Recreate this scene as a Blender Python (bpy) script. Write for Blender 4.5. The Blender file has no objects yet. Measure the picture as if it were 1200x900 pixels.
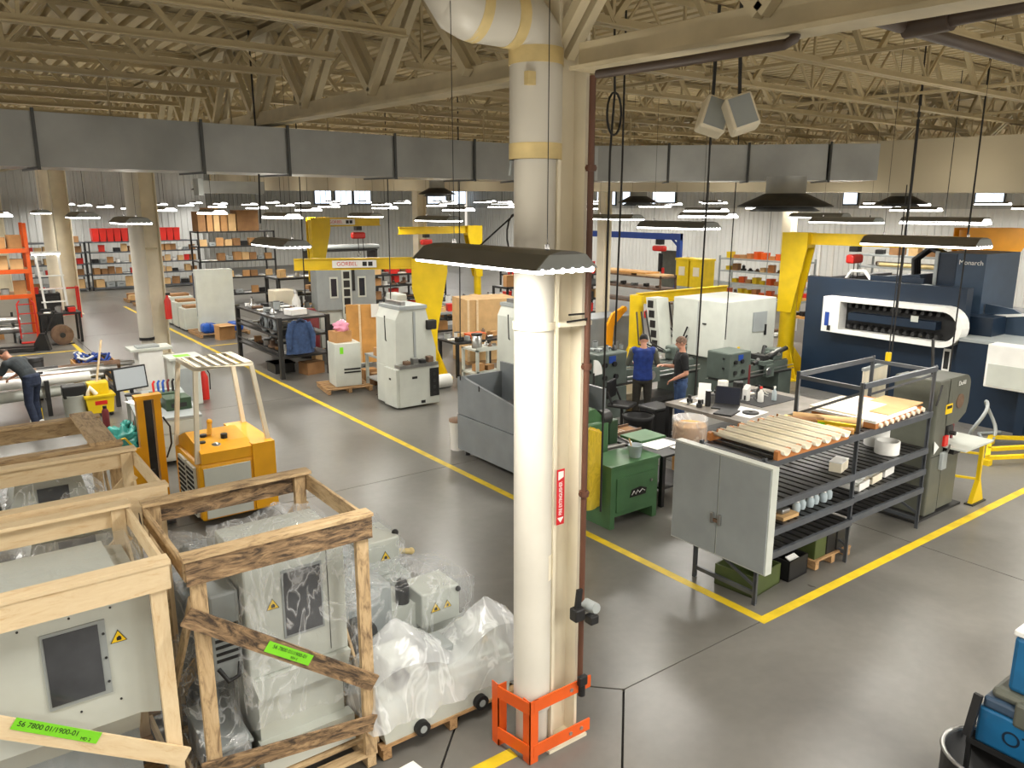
import bpy, bmesh, math, random
from mathutils import Vector, Matrix, noise
PI = math.pi
scene = bpy.context.scene
C = scene.collection
RND = random.Random(7)

# ------------------------------------------------------------------ camera
FPX, HZ, CAM_H = 915.0, 242.0, 4.1           # focal length and horizon in photo pixels, eye height in metres
PITCH = math.atan((450 - HZ) / FPX)
AZ = math.radians(36.44)
cam_d = bpy.data.cameras.new('camera')
cam_d.sensor_width = 36.0
cam_d.lens = FPX / 1200 * 36.0
cam_d.clip_end = 300
cam = bpy.data.objects.new('camera', cam_d)
C.objects.link(cam)
cam.location = (0, 0, CAM_H)
cam.rotation_euler = (PI / 2 - PITCH, 0, -AZ)
scene.camera = cam
# ------------------------------------------------------------------ world, exposure
w = bpy.data.worlds.new('world'); scene.world = w; w.use_nodes = True
bg = w.node_tree.nodes['Background']
bg.inputs[0].default_value = (1.0, 0.92, 0.80, 1); bg.inputs[1].default_value = 0.65
scene.view_settings.view_transform = 'Standard'
scene.view_settings.look = 'None'
scene.view_settings.gamma = 1
scene.view_settings.use_curve_mapping = False
scene.view_settings.exposure = 0.55
LAMP_W = 50.0
UP_W = 7.0                                     # upward fill light added over each lamp to brighten the roof


def ray(x, y):
    r = (x - 600) / FPX; d = (y - 450) / FPX
    c, s = math.cos(PITCH), math.sin(PITCH)
    z = -(d * c + s); f = c - d * s
    return Vector((f * math.sin(AZ) + r * math.cos(AZ), f * math.cos(AZ) - r * math.sin(AZ), z))


def G(x, y, z=0.0):                            # the point of a photo pixel on the level z
    v = ray(x, y)
    return Vector((0, 0, CAM_H)) + v * ((z - CAM_H) / v.z)


def atX(x, y, X):
    v = ray(x, y); return Vector((0, 0, CAM_H)) + v * (X / v.x)


def atY(x, y, Y):
    v = ray(x, y); return Vector((0, 0, CAM_H)) + v * (Y / v.y)


# ------------------------------------------------------------------ materials
MATS = {}


def mat(name, rgb, rough=.5, metal=0., var=.06, vscale=3., bump=0., bscale=40., rgb2=None, spec=None, coat=0.):
    m = bpy.data.materials.new(name); m.use_nodes = True
    nt = m.node_tree; b = nt.nodes['Principled BSDF']
    lin = [(c / 12.92 if c <= .04045 else ((c + .055) / 1.055) ** 2.4) for c in [q / 255 for q in rgb]]
    b.inputs['Roughness'].default_value = rough; b.inputs['Metallic'].default_value = metal
    if spec is not None: b.inputs['Specular IOR Level'].default_value = spec
    if coat: b.inputs['Coat Weight'].default_value = coat
    tc = nt.nodes.new('ShaderNodeTexCoord')
    n = nt.nodes.new('ShaderNodeTexNoise'); n.inputs['Scale'].default_value = vscale; n.inputs['Detail'].default_value = 5
    nt.links.new(tc.outputs['Object'], n.inputs['Vector'])
    r = nt.nodes.new('ShaderNodeValToRGB')
    if rgb2:
        lin2 = [(c / 12.92 if c <= .04045 else ((c + .055) / 1.055) ** 2.4) for c in [q / 255 for q in rgb2]]
    else:
        lin2 = [min(1, c * (1 + var * 2)) for c in lin]; lin = [c * (1 - var * 2) for c in lin]
    r.color_ramp.elements[0].color = (*lin, 1); r.color_ramp.elements[1].color = (*lin2, 1)
    r.color_ramp.elements[0].position = .3; r.color_ramp.elements[1].position = .7
    nt.links.new(n.outputs['Fac'], r.inputs['Fac']); nt.links.new(r.outputs['Color'], b.inputs['Base Color'])
    if bump:
        n2 = nt.nodes.new('ShaderNodeTexNoise'); n2.inputs['Scale'].default_value = bscale; n2.inputs['Detail'].default_value = 4
        nt.links.new(tc.outputs['Object'], n2.inputs['Vector'])
        bp = nt.nodes.new('ShaderNodeBump'); bp.inputs['Strength'].default_value = bump; bp.inputs['Distance'].default_value = .02
        nt.links.new(n2.outputs['Fac'], bp.inputs['Height']); nt.links.new(bp.outputs['Normal'], b.inputs['Normal'])
    MATS[name] = m
    return m


def wood_mat(name, c1, c2, c3, wear=.0):
    m = mat(name, c1, .75)
    nt = m.node_tree; b = nt.nodes['Principled BSDF']
    tc = nt.nodes.new('ShaderNodeTexCoord'); mp = nt.nodes.new('ShaderNodeMapping')
    nt.links.new(tc.outputs['Generated'], mp.inputs['Vector'])
    mp.inputs['Scale'].default_value = (3, 3, 3)
    oi = nt.nodes.new('ShaderNodeObjectInfo')
    n = nt.nodes.new('ShaderNodeTexNoise'); n.noise_dimensions = '4D'; n.inputs['Scale'].default_value = 2.2; n.inputs['Detail'].default_value = 8; n.inputs['Roughness'].default_value = .7
    n.inputs['Distortion'].default_value = 1.2
    mu = nt.nodes.new('ShaderNodeMath'); mu.operation = 'MULTIPLY'; mu.inputs[1].default_value = 20
    nt.links.new(oi.outputs['Random'], mu.inputs[0]); nt.links.new(mu.outputs[0], n.inputs['W'])
    nt.links.new(tc.outputs['Object'], mp.inputs['Vector']); nt.links.new(mp.outputs['Vector'], n.inputs['Vector'])
    mp.inputs['Scale'].default_value = (2, 9, 9)
    r = nt.nodes.new('ShaderNodeValToRGB')
    f = lambda rgb: tuple((c / 12.92 if c <= .04045 else ((c + .055) / 1.055) ** 2.4) for c in [q / 255 for q in rgb]) + (1,)
    e = r.color_ramp.elements
    e[0].color = f(c3); e[0].position = .28 + wear * .12
    e[1].color = f(c2); e[1].position = .72
    k = e.new(.45 + wear * .1); k.color = f(c1)
    nt.links.new(n.outputs['Fac'], r.inputs['Fac'])
    nt.links.new(r.outputs['Color'], b.inputs['Base Color'])
    return m


def emis(name, rgb, strength):
    m = bpy.data.materials.new(name); m.use_nodes = True
    b = m.node_tree.nodes['Principled BSDF']
    b.inputs['Base Color'].default_value = (*rgb, 1)
    b.inputs['Emission Color'].default_value = (*rgb, 1); b.inputs['Emission Strength'].default_value = strength
    MATS[name] = m
    return m


mat('cream', (222, 213, 190), .45, var=.05, vscale=2)
mat('cream_dark', (190, 178, 148), .5, var=.08, vscale=3)
mat('tan_paint', (178, 163, 128), .55, var=.05, vscale=1.5)
mat('deck', (196, 180, 142), .6, var=.05, vscale=1.)
mat('beige_duct', (178, 168, 144), .5, var=.05, vscale=.6)
mat('pipe_white', (196, 192, 181), .35, var=.03, vscale=2)
mat('pipe_band', (205, 184, 130), .5, var=.08, vscale=6)
mat('galv', (152, 154, 152), .4, .45, var=.08, vscale=1.6, bump=.05, bscale=3)
mat('galv_dark', (78, 80, 80), .45, .6, var=.1)
mat('white_wall', (228, 229, 226), .45, var=.03, vscale=.5)
mat('grey_wall', (190, 192, 190), .5, var=.04, vscale=.5)
mat('yellow', (224, 190, 16), .38, var=.05, vscale=3)
mat('yellow_line', (210, 180, 30), .5, var=.10, vscale=5)
mat('fork_yellow', (228, 164, 18), .35, var=.05)
mat('amber', (246, 166, 16), .38, var=.04)
mat('orange', (224, 92, 26), .4, var=.06)
mat('navy', (22, 38, 56), .38, var=.08, vscale=1.5)
mat('navy_light', (52, 70, 90), .4, var=.06)
mat('machine_light', (196, 200, 192), .4, var=.03)
mat('machine_grey', (152, 158, 158), .42, var=.04)
mat('enclosure_grey', (128, 134, 138), .4, var=.05)
mat('lathe_green', (82, 92, 86), .42, var=.08)
mat('green', (76, 116, 78), .4, var=.08)
mat('green_dark', (46, 70, 48), .45, var=.1)
mat('olive', (92, 94, 84), .42, var=.08)
mat('olive_green', (72, 84, 44), .5, var=.1)
mat('rack_steel', (88, 92, 98), .42, .35, var=.08, vscale=5)
mat('dark_steel', (58, 58, 58), .45, .5, var=.15, vscale=5)
mat('black', (24, 24, 25), .5, var=.15)
mat('rubber', (30, 30, 31), .7, var=.1)
mat('steel', (170, 170, 168), .28, .9, var=.08, vscale=6)
mat('rust_steel', (120, 96, 78), .55, .5, var=.2, vscale=4)
mat('white_paint', (232, 232, 228), .45, var=.03)
mat('paper', (238, 238, 234), .8, var=.02)
mat('cardboard', (176, 132, 84), .8, var=.07, vscale=4)
mat('cardboard_dark', (142, 104, 66), .8, var=.08, vscale=4)
mat('cardboard_pale', (204, 168, 118), .8, var=.06, vscale=4)
mat('tube_card', (236, 228, 206), .75, var=.05, vscale=5)
mat('ply', (206, 152, 82), .6, var=.1, vscale=3)
mat('red', (206, 40, 30), .4, var=.06)
mat('red_sign', (200, 24, 34), .45, var=.02)
mat('maroon', (110, 34, 38), .5, var=.1)
mat('blue', (28, 84, 176), .4, var=.08)
mat('gantry_blue', (34, 68, 150), .4, var=.05)
mat('box_blue', (22, 92, 136), .4, var=.1, vscale=4)
mat('pink', (226, 150, 176), .6, var=.1)
mat('teal', (60, 150, 140), .4, var=.12, vscale=8)
mat('neon', (126, 214, 40), .6, var=.05)
mat('sticker_yellow', (240, 200, 20), .5, var=.02)
mat('denim', (52, 74, 112), .85, var=.15, vscale=12, bump=.3, bscale=30)
mat('denim_dark', (34, 44, 66), .85, var=.15, vscale=12, bump=.3, bscale=30)
mat('shirt_black', (26, 27, 29), .85, var=.12, vscale=10, bump=.2, bscale=20)
mat('shirt_grey', (54, 60, 64), .85, var=.12, vscale=10, bump=.2, bscale=20)
mat('vest_blue', (30, 56, 128), .8, var=.12, vscale=10, bump=.2, bscale=20)
mat('trouser_dark', (48, 46, 40), .85, var=.12, vscale=10)
mat('skin', (206, 150, 124), .55, var=.05, vscale=8)
mat('hair', (62, 46, 36), .7, var=.2, vscale=30)
mat('hair_grey', (120, 96, 80), .7, var=.2, vscale=30)
mat('sole', (214, 214, 210), .6, var=.05)
mat('shadow_gap', (34, 34, 34), .8, var=.1)
mat('screen', (36, 40, 52), .15, var=.05)
mat('window_dark', (66, 68, 72), .12, var=.2, vscale=2.5)
mat('bucket_yellow', (222, 190, 20), .4, var=.06)
mat('brown_pipe', (92, 58, 42), .5, var=.1)
mat('dark_pipe', (72, 60, 52), .5, var=.1)
mat('clear_bottle', (176, 190, 196), .1, var=.05)
mat('orange_box', (188, 122, 66), .6, var=.06)
mat('joint', (40, 38, 36), .9, var=.1)
wood_mat('pine', (226, 202, 162), (236, 216, 180), (206, 170, 122))
wood_mat('old_wood', (190, 162, 122), (212, 188, 150), (120, 98, 74), .5)
wood_mat('stained_wood', (150, 122, 90), (196, 168, 128), (62, 50, 40), 1.)
wood_mat('pallet_wood', (170, 134, 92), (190, 156, 112), (110, 82, 56), .5)
emis('tube_light', (1.0, .98, .94), 9.0)
emis('daylight', (.72, .84, 1.0), 1.3)
emis('screen_lit', (.35, .38, .40), .10)
mat('lamp_grey', (120, 120, 118), .5, .3, var=.05)
mat('bench_brown', (118, 112, 104), .5, var=.15, vscale=3)


def concrete():
    m = mat('concrete', (150, 146, 137), .3)
    nt = m.node_tree; b = nt.nodes['Principled BSDF']
    geo = nt.nodes.new('ShaderNodeNewGeometry')
    n1 = nt.nodes.new('ShaderNodeTexNoise'); n1.inputs['Scale'].default_value = .55; n1.inputs['Detail'].default_value = 5; n1.inputs['Roughness'].default_value = .6; n1.inputs['Distortion'].default_value = .6
    nt.links.new(geo.outputs['Position'], n1.inputs['Vector'])
    n3 = nt.nodes.new('ShaderNodeTexNoise'); n3.inputs['Scale'].default_value = 9.; n3.inputs['Detail'].default_value = 3
    nt.links.new(geo.outputs['Position'], n3.inputs['Vector'])
    bp = nt.nodes.new('ShaderNodeMapRange'); bp.inputs[3].default_value = .22; bp.inputs[4].default_value = .40
    nt.links.new(n1.outputs['Fac'], bp.inputs[0]); nt.links.new(bp.outputs[0], b.inputs['Roughness'])
    mx = nt.nodes.new('ShaderNodeMath'); mx.operation = 'MULTIPLY_ADD'; mx.inputs[1].default_value = .18
    nt.links.new(n3.outputs['Fac'], mx.inputs[0]); nt.links.new(n1.outputs['Fac'], mx.inputs[2])
    r = nt.nodes.new('ShaderNodeValToRGB'); e = r.color_ramp.elements
    e[0].position = .35; e[0].color = (.098, .094, .084, 1); e[1].position = .85; e[1].color = (.185, .177, .160, 1)
    nt.links.new(mx.outputs[0], r.inputs['Fac']); nt.links.new(r.outputs['Color'], b.inputs['Base Color'])
    b.inputs['Specular IOR Level'].default_value = .5


concrete()


def film(name='film', tint=(.93, .95, .97), lo=.05, hi=.36, scale=4.5, bumpd=.02):
    m = bpy.data.materials.new(name); m.use_nodes = True
    nt = m.node_tree; nt.nodes.clear()
    out = nt.nodes.new('ShaderNodeOutputMaterial')
    tr = nt.nodes.new('ShaderNodeBsdfTransparent'); tr.inputs[0].default_value = (.97, .98, .99, 1)
    pb = nt.nodes.new('ShaderNodeBsdfPrincipled'); pb.inputs['Base Color'].default_value = (*tint, 1); pb.inputs['Roughness'].default_value = .12
    pb.inputs['Specular IOR Level'].default_value = .9
    tc = nt.nodes.new('ShaderNodeTexCoord'); mp = nt.nodes.new('ShaderNodeMapping'); mp.inputs['Scale'].default_value = (1, 1, .45)
    nt.links.new(tc.outputs['Object'], mp.inputs['Vector'])
    vo = nt.nodes.new('ShaderNodeTexNoise'); vo.inputs['Scale'].default_value = scale; vo.inputs['Detail'].default_value = 3; vo.inputs['Distortion'].default_value = 1.6
    nt.links.new(mp.outputs['Vector'], vo.inputs['Vector'])
    ab = nt.nodes.new('ShaderNodeMath'); ab.operation = 'SUBTRACT'; ab.inputs[1].default_value = .5
    a2 = nt.nodes.new('ShaderNodeMath'); a2.operation = 'ABSOLUTE'
    nt.links.new(vo.outputs['Fac'], ab.inputs[0]); nt.links.new(ab.outputs[0], a2.inputs[0])
    bp = nt.nodes.new('ShaderNodeBump'); bp.inputs['Strength'].default_value = .7; bp.inputs['Distance'].default_value = bumpd * 2
    nt.links.new(a2.outputs[0], bp.inputs['Height']); nt.links.new(bp.outputs['Normal'], pb.inputs['Normal'])
    mr = nt.nodes.new('ShaderNodeMapRange'); mr.inputs[1].default_value = 0; mr.inputs[2].default_value = .05; mr.inputs[3].default_value = hi; mr.inputs[4].default_value = lo
    nt.links.new(a2.outputs[0], mr.inputs[0])
    lw = nt.nodes.new('ShaderNodeLayerWeight'); lw.inputs['Blend'].default_value = .5
    nt.links.new(bp.outputs['Normal'], lw.inputs['Normal'])
    pw = nt.nodes.new('ShaderNodeMath'); pw.operation = 'POWER'; pw.inputs[1].default_value = 4
    nt.links.new(lw.outputs['Facing'], pw.inputs[0])
    fr = nt.nodes.new('ShaderNodeMath'); fr.operation = 'MULTIPLY'; fr.inputs[1].default_value = .6
    nt.links.new(pw.outputs[0], fr.inputs[0])
    ad = nt.nodes.new('ShaderNodeMath'); ad.operation = 'MAXIMUM'
    nt.links.new(mr.outputs[0], ad.inputs[0]); nt.links.new(fr.outputs[0], ad.inputs[1])
    mx = nt.nodes.new('ShaderNodeMixShader')
    nt.links.new(ad.outputs[0], mx.inputs[0]); nt.links.new(tr.outputs[0], mx.inputs[1]); nt.links.new(pb.outputs[0], mx.inputs[2])
    nt.links.new(mx.outputs[0], out.inputs[0])
    MATS[name] = m


film('film')
film('film_smooth', (.93, .95, .97), .06, .16, 3., .006)
film('film_milky', (.9, .92, .94), .34, .6, 3.)
film('yellow_bag', (.85, .62, .05), .75, .9, 6.)

# ------------------------------------------------------------------ mesh builder


def rotz(a): return Matrix.Rotation(a, 4, 'Z')


class B:
    """collects boxes, bars, tubes and lathes and links them as ONE mesh object"""

    def __init__(s): s.v = []; s.f = []; s.sm = []

    def _add(s, vs, fs, smooth=False):
        o = len(s.v); s.v += [tuple(v) for v in vs]
        s.f += [tuple(i + o for i in f) for f in fs]; s.sm += [smooth] * len(fs)
        return s

    def box(s, x0, x1, y0, y1, z0, z1, M=None):
        vs = [Vector(p) for p in ((x0, y0, z0), (x1, y0, z0), (x1, y1, z0), (x0, y1, z0), (x0, y0, z1), (x1, y0, z1), (x1, y1, z1), (x0, y1, z1))]
        if M: vs = [M @ v for v in vs]
        return s._add(vs, [(3, 2, 1, 0), (4, 5, 6, 7), (0, 1, 5, 4), (1, 2, 6, 5), (2, 3, 7, 6), (3, 0, 4, 7)])

    def rbox(s, x0, x1, y0, y1, z0, z1, r=.02, seg=2, M=None):
        bm = bmesh.new()
        bmesh.ops.create_cube(bm, size=1)
        for v in bm.verts: v.co = Vector(((x0 + x1) / 2 + v.co.x * (x1 - x0), (y0 + y1) / 2 + v.co.y * (y1 - y0), (z0 + z1) / 2 + v.co.z * (z1 - z0)))
        bmesh.ops.bevel(bm, geom=bm.edges[:], offset=r, segments=seg, affect='EDGES', profile=.5)
        bm.verts.index_update()
        vs = [M @ v.co if M else v.co.copy() for v in bm.verts]
        s._add(vs, [tuple(v.index for v in f.verts) for f in bm.faces]); bm.free()
        return s

    def bar(s, p0, p1, w, h=None, up=None):
        """rectangular bar from p0 to p1: w across, h along the up direction"""
        p0, p1 = Vector(p0), Vector(p1); h = h or w
        d = (p1 - p0).normalized(); u = Vector(up or (0, 0, 1))
        if abs(d.dot(u)) > .98: u = Vector((0, 1, 0))
        a = d.cross(u).normalized() * w / 2; b = a.cross(d).normalized() * h / 2
        vs = [p + i * a + j * b for p in (p0, p1) for i, j in ((-1, -1), (1, -1), (1, 1), (-1, 1))]
        return s._add(vs, [(0, 1, 2, 3), (7, 6, 5, 4), (0, 4, 5, 1), (1, 5, 6, 2), (2, 6, 7, 3), (3, 7, 4, 0)])

    def cyl(s, p0, p1, r0, r1=None, n=12, caps=True):
        p0, p1 = Vector(p0), Vector(p1); r1 = r0 if r1 is None else r1
        d = (p1 - p0).normalized(); u = Vector((0, 0, 1)) if abs(d.z) < .9 else Vector((1, 0, 0))
        a = d.cross(u).normalized(); b = d.cross(a)
        vs = []
        for p, r in ((p0, r0), (p1, r1)):
            vs += [p + (a * math.cos(t) + b * math.sin(t)) * r for t in [2 * PI * i / n for i in range(n)]]
        s._add(vs, [((i + 1) % n, i, i + n, (i + 1) % n + n) for i in range(n)], True)
        if caps:
            s._add(vs, [tuple(range(n)), tuple(range(2 * n - 1, n - 1, -1))])
        return s

    def tube(s, pts, r, n=8, closed=False):
        pts = [Vector(p) for p in pts]; rs = r if isinstance(r, (list, tuple)) else [r] * len(pts)
        vs = []; m = len(pts); a = None
        for i, p in enumerate(pts):
            q0 = pts[i - 1] if (i or closed) else p; q1 = pts[(i + 1) % m] if (i < m - 1 or closed) else p
            d = (q1 - q0).normalized()
            if a is None:
                u = Vector((0, 0, 1)) if abs(d.z) < .9 else Vector((1, 0, 0)); a = d.cross(u).normalized()
            else:
                a = (a - d * a.dot(d)).normalized()
            b = d.cross(a)
            vs += [p + (a * math.cos(t) + b * math.sin(t)) * rs[i] for t in [2 * PI * k / n for k in range(n)]]
        fs = []
        for i in range(m if closed else m - 1):
            j = (i + 1) % m
            fs += [(i * n + k, i * n + (k + 1) % n, j * n + (k + 1) % n, j * n + k) for k in range(n)]
        s._add(vs, fs, True)
        if not closed: s._add(vs, [tuple(range(n - 1, -1, -1)), tuple(range((m - 1) * n, m * n))])
        return s

    def lathe(s, prof, x=0, y=0, z=0, n=20, M=None, ring=False):
        vs = []
        for r, h in prof:
            vs += [Vector((x + r * math.cos(2 * PI * k / n), y + r * math.sin(2 * PI * k / n), z + h)) for k in range(n)]
        if M: vs = [M @ v for v in vs]
        fs = []
        for i in range(len(prof) - 1):
            fs += [(i * n + k, i * n + (k + 1) % n, (i + 1) * n + (k + 1) % n, (i + 1) * n + k) for k in range(n)]
        s._add(vs, fs, True)
        if ring: return s
        if prof[0][0] > .001: s._add(vs, [tuple(range(n - 1, -1, -1))])
        if prof[-1][0] > .001: s._add(vs, [tuple(range((len(prof) - 1) * n, len(prof) * n))])
        return s

    def prism(s, poly, axis, a0, a1, M=None):
        """poly: 2-D outline; axis 'x': (y,z), 'y': (x,z), 'z': (x,y)"""
        def p3(p, a): return Vector((a, p[0], p[1])) if axis == 'x' else Vector((p[0], a, p[1])) if axis == 'y' else Vector((p[0], p[1], a))
        n = len(poly); vs = [p3(p, a0) for p in poly] + [p3(p, a1) for p in poly]
        if M: vs = [M @ v for v in vs]
        area = sum(poly[i][0] * poly[(i + 1) % n][1] - poly[(i + 1) % n][0] * poly[i][1] for i in range(n))
        flip = (area > 0) != (axis == 'y')
        lo = tuple(range(n)); hi = tuple(range(n, 2 * n))
        fs = [lo[::-1] if flip else lo, hi if flip else hi[::-1]]
        for i in range(n):
            j = (i + 1) % n
            fs.append((i, j, j + n, i + n) if flip else (j, i, i + n, j + n))
        return s._add(vs, fs)

    def ball(s, c, r, n=10, m=6, sx=1, sy=1, sz=1):
        c = Vector(c); vs = []
        for i in range(m + 1):
            t = PI * i / m
            vs += [c + Vector((sx * r * math.sin(t) * math.cos(2 * PI * k / n), sy * r * math.sin(t) * math.sin(2 * PI * k / n), sz * -r * math.cos(t))) for k in range(n)]
        return s._add(vs, [(i * n + k, i * n + (k + 1) % n, (i + 1) * n + (k + 1) % n, (i + 1) * n + k) for i in range(m) for k in range(n)], True)

    def lump(s, c, r, seed=0, amp=.35, sz=1., n=20, m=14, f=4.):
        c = Vector(c); vs = []
        for i in range(m + 1):
            t = PI * i / m
            for k in range(n):
                d = Vector((math.sin(t) * math.cos(2 * PI * k / n), math.sin(t) * math.sin(2 * PI * k / n), -math.cos(t)))
                rr = r * (1 + amp * noise.noise(d * f * .5 + Vector((seed, 0, 0))) + amp * .5 * abs(noise.noise(d * f + Vector((0, seed, 0)))))
                vs.append(c + Vector((d.x * rr, d.y * rr, d.z * rr * sz)))
        return s._add(vs, [(i * n + k, i * n + (k + 1) % n, (i + 1) * n + (k + 1) % n, (i + 1) * n + k) for i in range(m) for k in range(n)], True)

    def mesh(s, name):
        me = bpy.data.meshes.new(name)
        me.from_pydata(s.v, [], s.f); me.polygons.foreach_set('use_smooth', s.sm); me.validate(); me.update()
        return me

    def obj(s, name, m, parent=None, loc=None, rz=0.):
        me = s.mesh(name); me.materials.append(MATS[m])
        return link(name, me, parent, loc, rz)


def link(name, data, parent=None, loc=None, rz=0.):
    o = bpy.data.objects.new(name, data); C.objects.link(o)
    if parent is not None: o.parent = parent
    if loc is not None: o.location = loc
    if rz: o.rotation_euler = (0, 0, rz)
    return o


def tag(o, label=None, cat=None, group=None, kind=None):
    if label: o['label'] = label
    if cat: o['category'] = cat
    if group: o['group'] = group
    if kind: o['kind'] = kind
    return o


def thing(name, label, cat, loc=(0, 0, 0), rz=0., group=None):
    o = link(name, None, None, loc, rz); o.empty_display_size = .1
    return tag(o, label, cat, group)


def dup(root, loc=None, rz=None, label=None, parent=None):
    r = root.copy(); C.objects.link(r)
    if parent is not None: r.parent = parent
    if loc is not None: r.location = loc
    if rz is not None: r.rotation_euler = (0, 0, rz)
    if label: r['label'] = label
    for ch in list(root.children): dup(ch, parent=r)
    return r


def text(s, name, m, size, M, parent=None, ext=.0008, sx=1.):
    """flat lettering centred on M, reading along M's x axis, facing M's z axis"""
    cu = bpy.data.curves.new(name, 'FONT'); cu.body = s; cu.size = size; cu.extrude = ext
    cu.align_x = 'CENTER'; cu.align_y = 'CENTER'
    t = bpy.data.objects.new(name, cu); C.objects.link(t)
    dg = bpy.context.evaluated_depsgraph_get(); dg.update()
    me = bpy.data.meshes.new_from_object(t.evaluated_get(dg))
    bpy.data.objects.remove(t); bpy.data.curves.remove(cu)
    me.transform(M @ Matrix.Scale(sx, 4, (1, 0, 0)))
    me.materials.clear(); me.materials.append(MATS[m])
    return link(name, me, parent)


def frame(o, xdir, zdir):
    """matrix with origin o, local x along xdir and local z facing zdir"""
    x = Vector(xdir).normalized(); z = Vector(zdir).normalized(); y = z.cross(x).normalized(); x = y.cross(z)
    return Matrix(((x.x, y.x, z.x, o[0]), (x.y, y.y, z.y, o[1]), (x.z, y.z, z.z, o[2]), (0, 0, 0, 1)))


def warning_sticker(parent, M, size=.11):
    """yellow triangle with a black rim and a hand mark"""
    h = size * .87
    tri = lambda k: [(-size / 2 * k, -h / 3 * k), (size / 2 * k, -h / 3 * k), (0, h * 2 / 3 * k)]
    o = B().prism(tri(1.), 'z', 0, .002, M).obj('warning_rim', 'black', parent)
    B().prism(tri(.86), 'z', .002, .003, M).obj('warning_field', 'sticker_yellow', o)
    k = size
    B().prism([(-.12 * k, -.16 * k), (.16 * k, -.16 * k), (.16 * k, .05 * k), (.04 * k, .16 * k), (-.12 * k, .05 * k)], 'z', .003, .004, M).obj('warning_mark', 'black', o)
    return o
# ================================================================== the setting
def rise(y): return .02 * (y - 4.2)             # the roof climbs gently along the aisle


floor = B().box(-14, 40, -9, 58, -.30, -.03).obj('floor', 'joint'); tag(floor, kind='structure')
XJ = [-14, -2.6, 3.42, 9.42, 15.4, 21.4, 27.4, 40]
YJ = [-9, -1.7, 4.28, 10.3, 16.3, 22.3, 28.3, 34.3, 40.3, 58]
for i in range(len(XJ) - 1):
    for j in range(len(YJ) - 1):
        x0, x1, y0, y1 = XJ[i] + .006, XJ[i + 1] - .006, YJ[j] + .006, YJ[j + 1] - .006
        d = .95; px, py = 3.42, 4.28
        poly = [(x0, y0), (x1, y0), (x1, y1), (x0, y1)]
        if abs(x1 - px) < .1 and abs(y1 - py) < .1: poly = [(x0, y0), (x1, y0), (x1, y1 - d), (x1 - d, y1), (x0, y1)]
        elif abs(x0 - px) < .1 and abs(y1 - py) < .1: poly = [(x0, y0), (x1, y0), (x1, y1), (x0 + d, y1), (x0, y1 - d)]
        elif abs(x0 - px) < .1 and abs(y0 - py) < .1: poly = [(x0 + d, y0), (x1, y0), (x1, y1), (x0, y1), (x0, y0 + d)]
        elif abs(x1 - px) < .1 and abs(y0 - py) < .1: poly = [(x0, y0), (x1 - d, y0), (x1, y0 + d), (x1, y1), (x0, y1)]
        B().prism(poly, 'z', -.03, 0).obj('floor_slab', 'concrete', floor)
d = .935
B().prism([(px - d, py), (px, py - d), (px + d, py), (px, py + d)], 'z', -.03, 0).obj('floor_slab', 'concrete', floor)


def stripe(x0, x1, y0, y1, label, z=.0015):
    o = B().box(x0, x1, y0, y1, 0, z).obj('floor_stripe', 'yellow_line'); tag(o, label, 'floor marking', 'yellow lines on the floor')


stripe(6.28, 6.39, 4.34, 36, 'long yellow floor line running along the aisle past the machines')
stripe(6.28, 15.5, 4.23, 4.34, 'yellow floor line in front of the steel shelf rack and band saw')
stripe(3.15, 3.25, 18.5, 28.4, 'yellow floor line beside the shaft rack and the far column')
stripe(.2, 3.15, 25.6, 25.7, 'thin yellow floor line in front of the pallet jack')
stripe(.6, 3.12, 4.15, 4.26, 'short yellow floor line ending at the orange column guard')
stripe(6.39, 7.5, 24.0, 24.1, 'short yellow floor line in front of the blue bundle')

# ---- walls: ribbed metal sheets
def ribbed(name, p0, p1, z0, z1, m, pitch=.3, depth=.05, zs=None):
    p0, p1 = Vector(p0), Vector(p1); L = (p1 - p0).length; d = (p1 - p0).normalized(); nrm = Vector((d.y, -d.x, 0))
    vs = []; n = int(L / pitch)
    prof = [(0, 0), (.6, 0), (.7, depth), (.9, depth)]
    for i in range(n):
        for u, h in prof:
            q = p0 + d * (i + u) * pitch + nrm * h
            vs.append((q.x, q.y, z0)); vs.append((q.x, q.y, z1))
    b = B(); b._add(vs, [(2 * k, 2 * k + 2, 2 * k + 3, 2 * k + 1) for k in range(len(vs) // 2 - 1)])
    o = b.obj(name, m); tag(o, kind='structure'); return o


ribbed('wall_back', (13.6, 55, 0), (36, 55, 0), 0, 4.15, 'white_wall')
ribbed('wall_back_upper', (13.6, 55.02, 0), (36, 55.02, 0), 4.15, 7.4, 'grey_wall')
ribbed('wall_left', (-14, 49, 0), (13.6, 49, 0), 0, 7.4, 'grey_wall', .35)
ribbed('wall_return', (13.6, 49, 0), (13.6, 55, 0), 0, 7.4, 'grey_wall', .35)
ribbed('wall_right', (36, 55, 0), (36, -9, 0), 0, 4.0, 'white_wall')
ribbed('wall_right_upper', (36.02, 55, 0), (36.02, -9, 0), 4.0, 7.4, 'grey_wall')
n = 0
for xa, xb in ((368, 388), (392, 412), (414, 434), (500, 522), (528, 545)):     # high windows in the back wall
    a = atY(xa, 235, 54.95); b_ = atY(xb, 235, 54.95); n += 1
    wn = B().box(a.x, b_.x, 54.86, 54.94, 4.25, 5.35).obj('window_%d' % n, 'galv_dark'); tag(wn, kind='structure')
    k = 3; wd = (b_.x - a.x - .05) / k
    for i in range(k): B().box(a.x + .05 + i * wd, a.x + i * wd + wd, 54.83, 54.855, 4.32, 5.28).obj('pane', 'daylight', wn)
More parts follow.
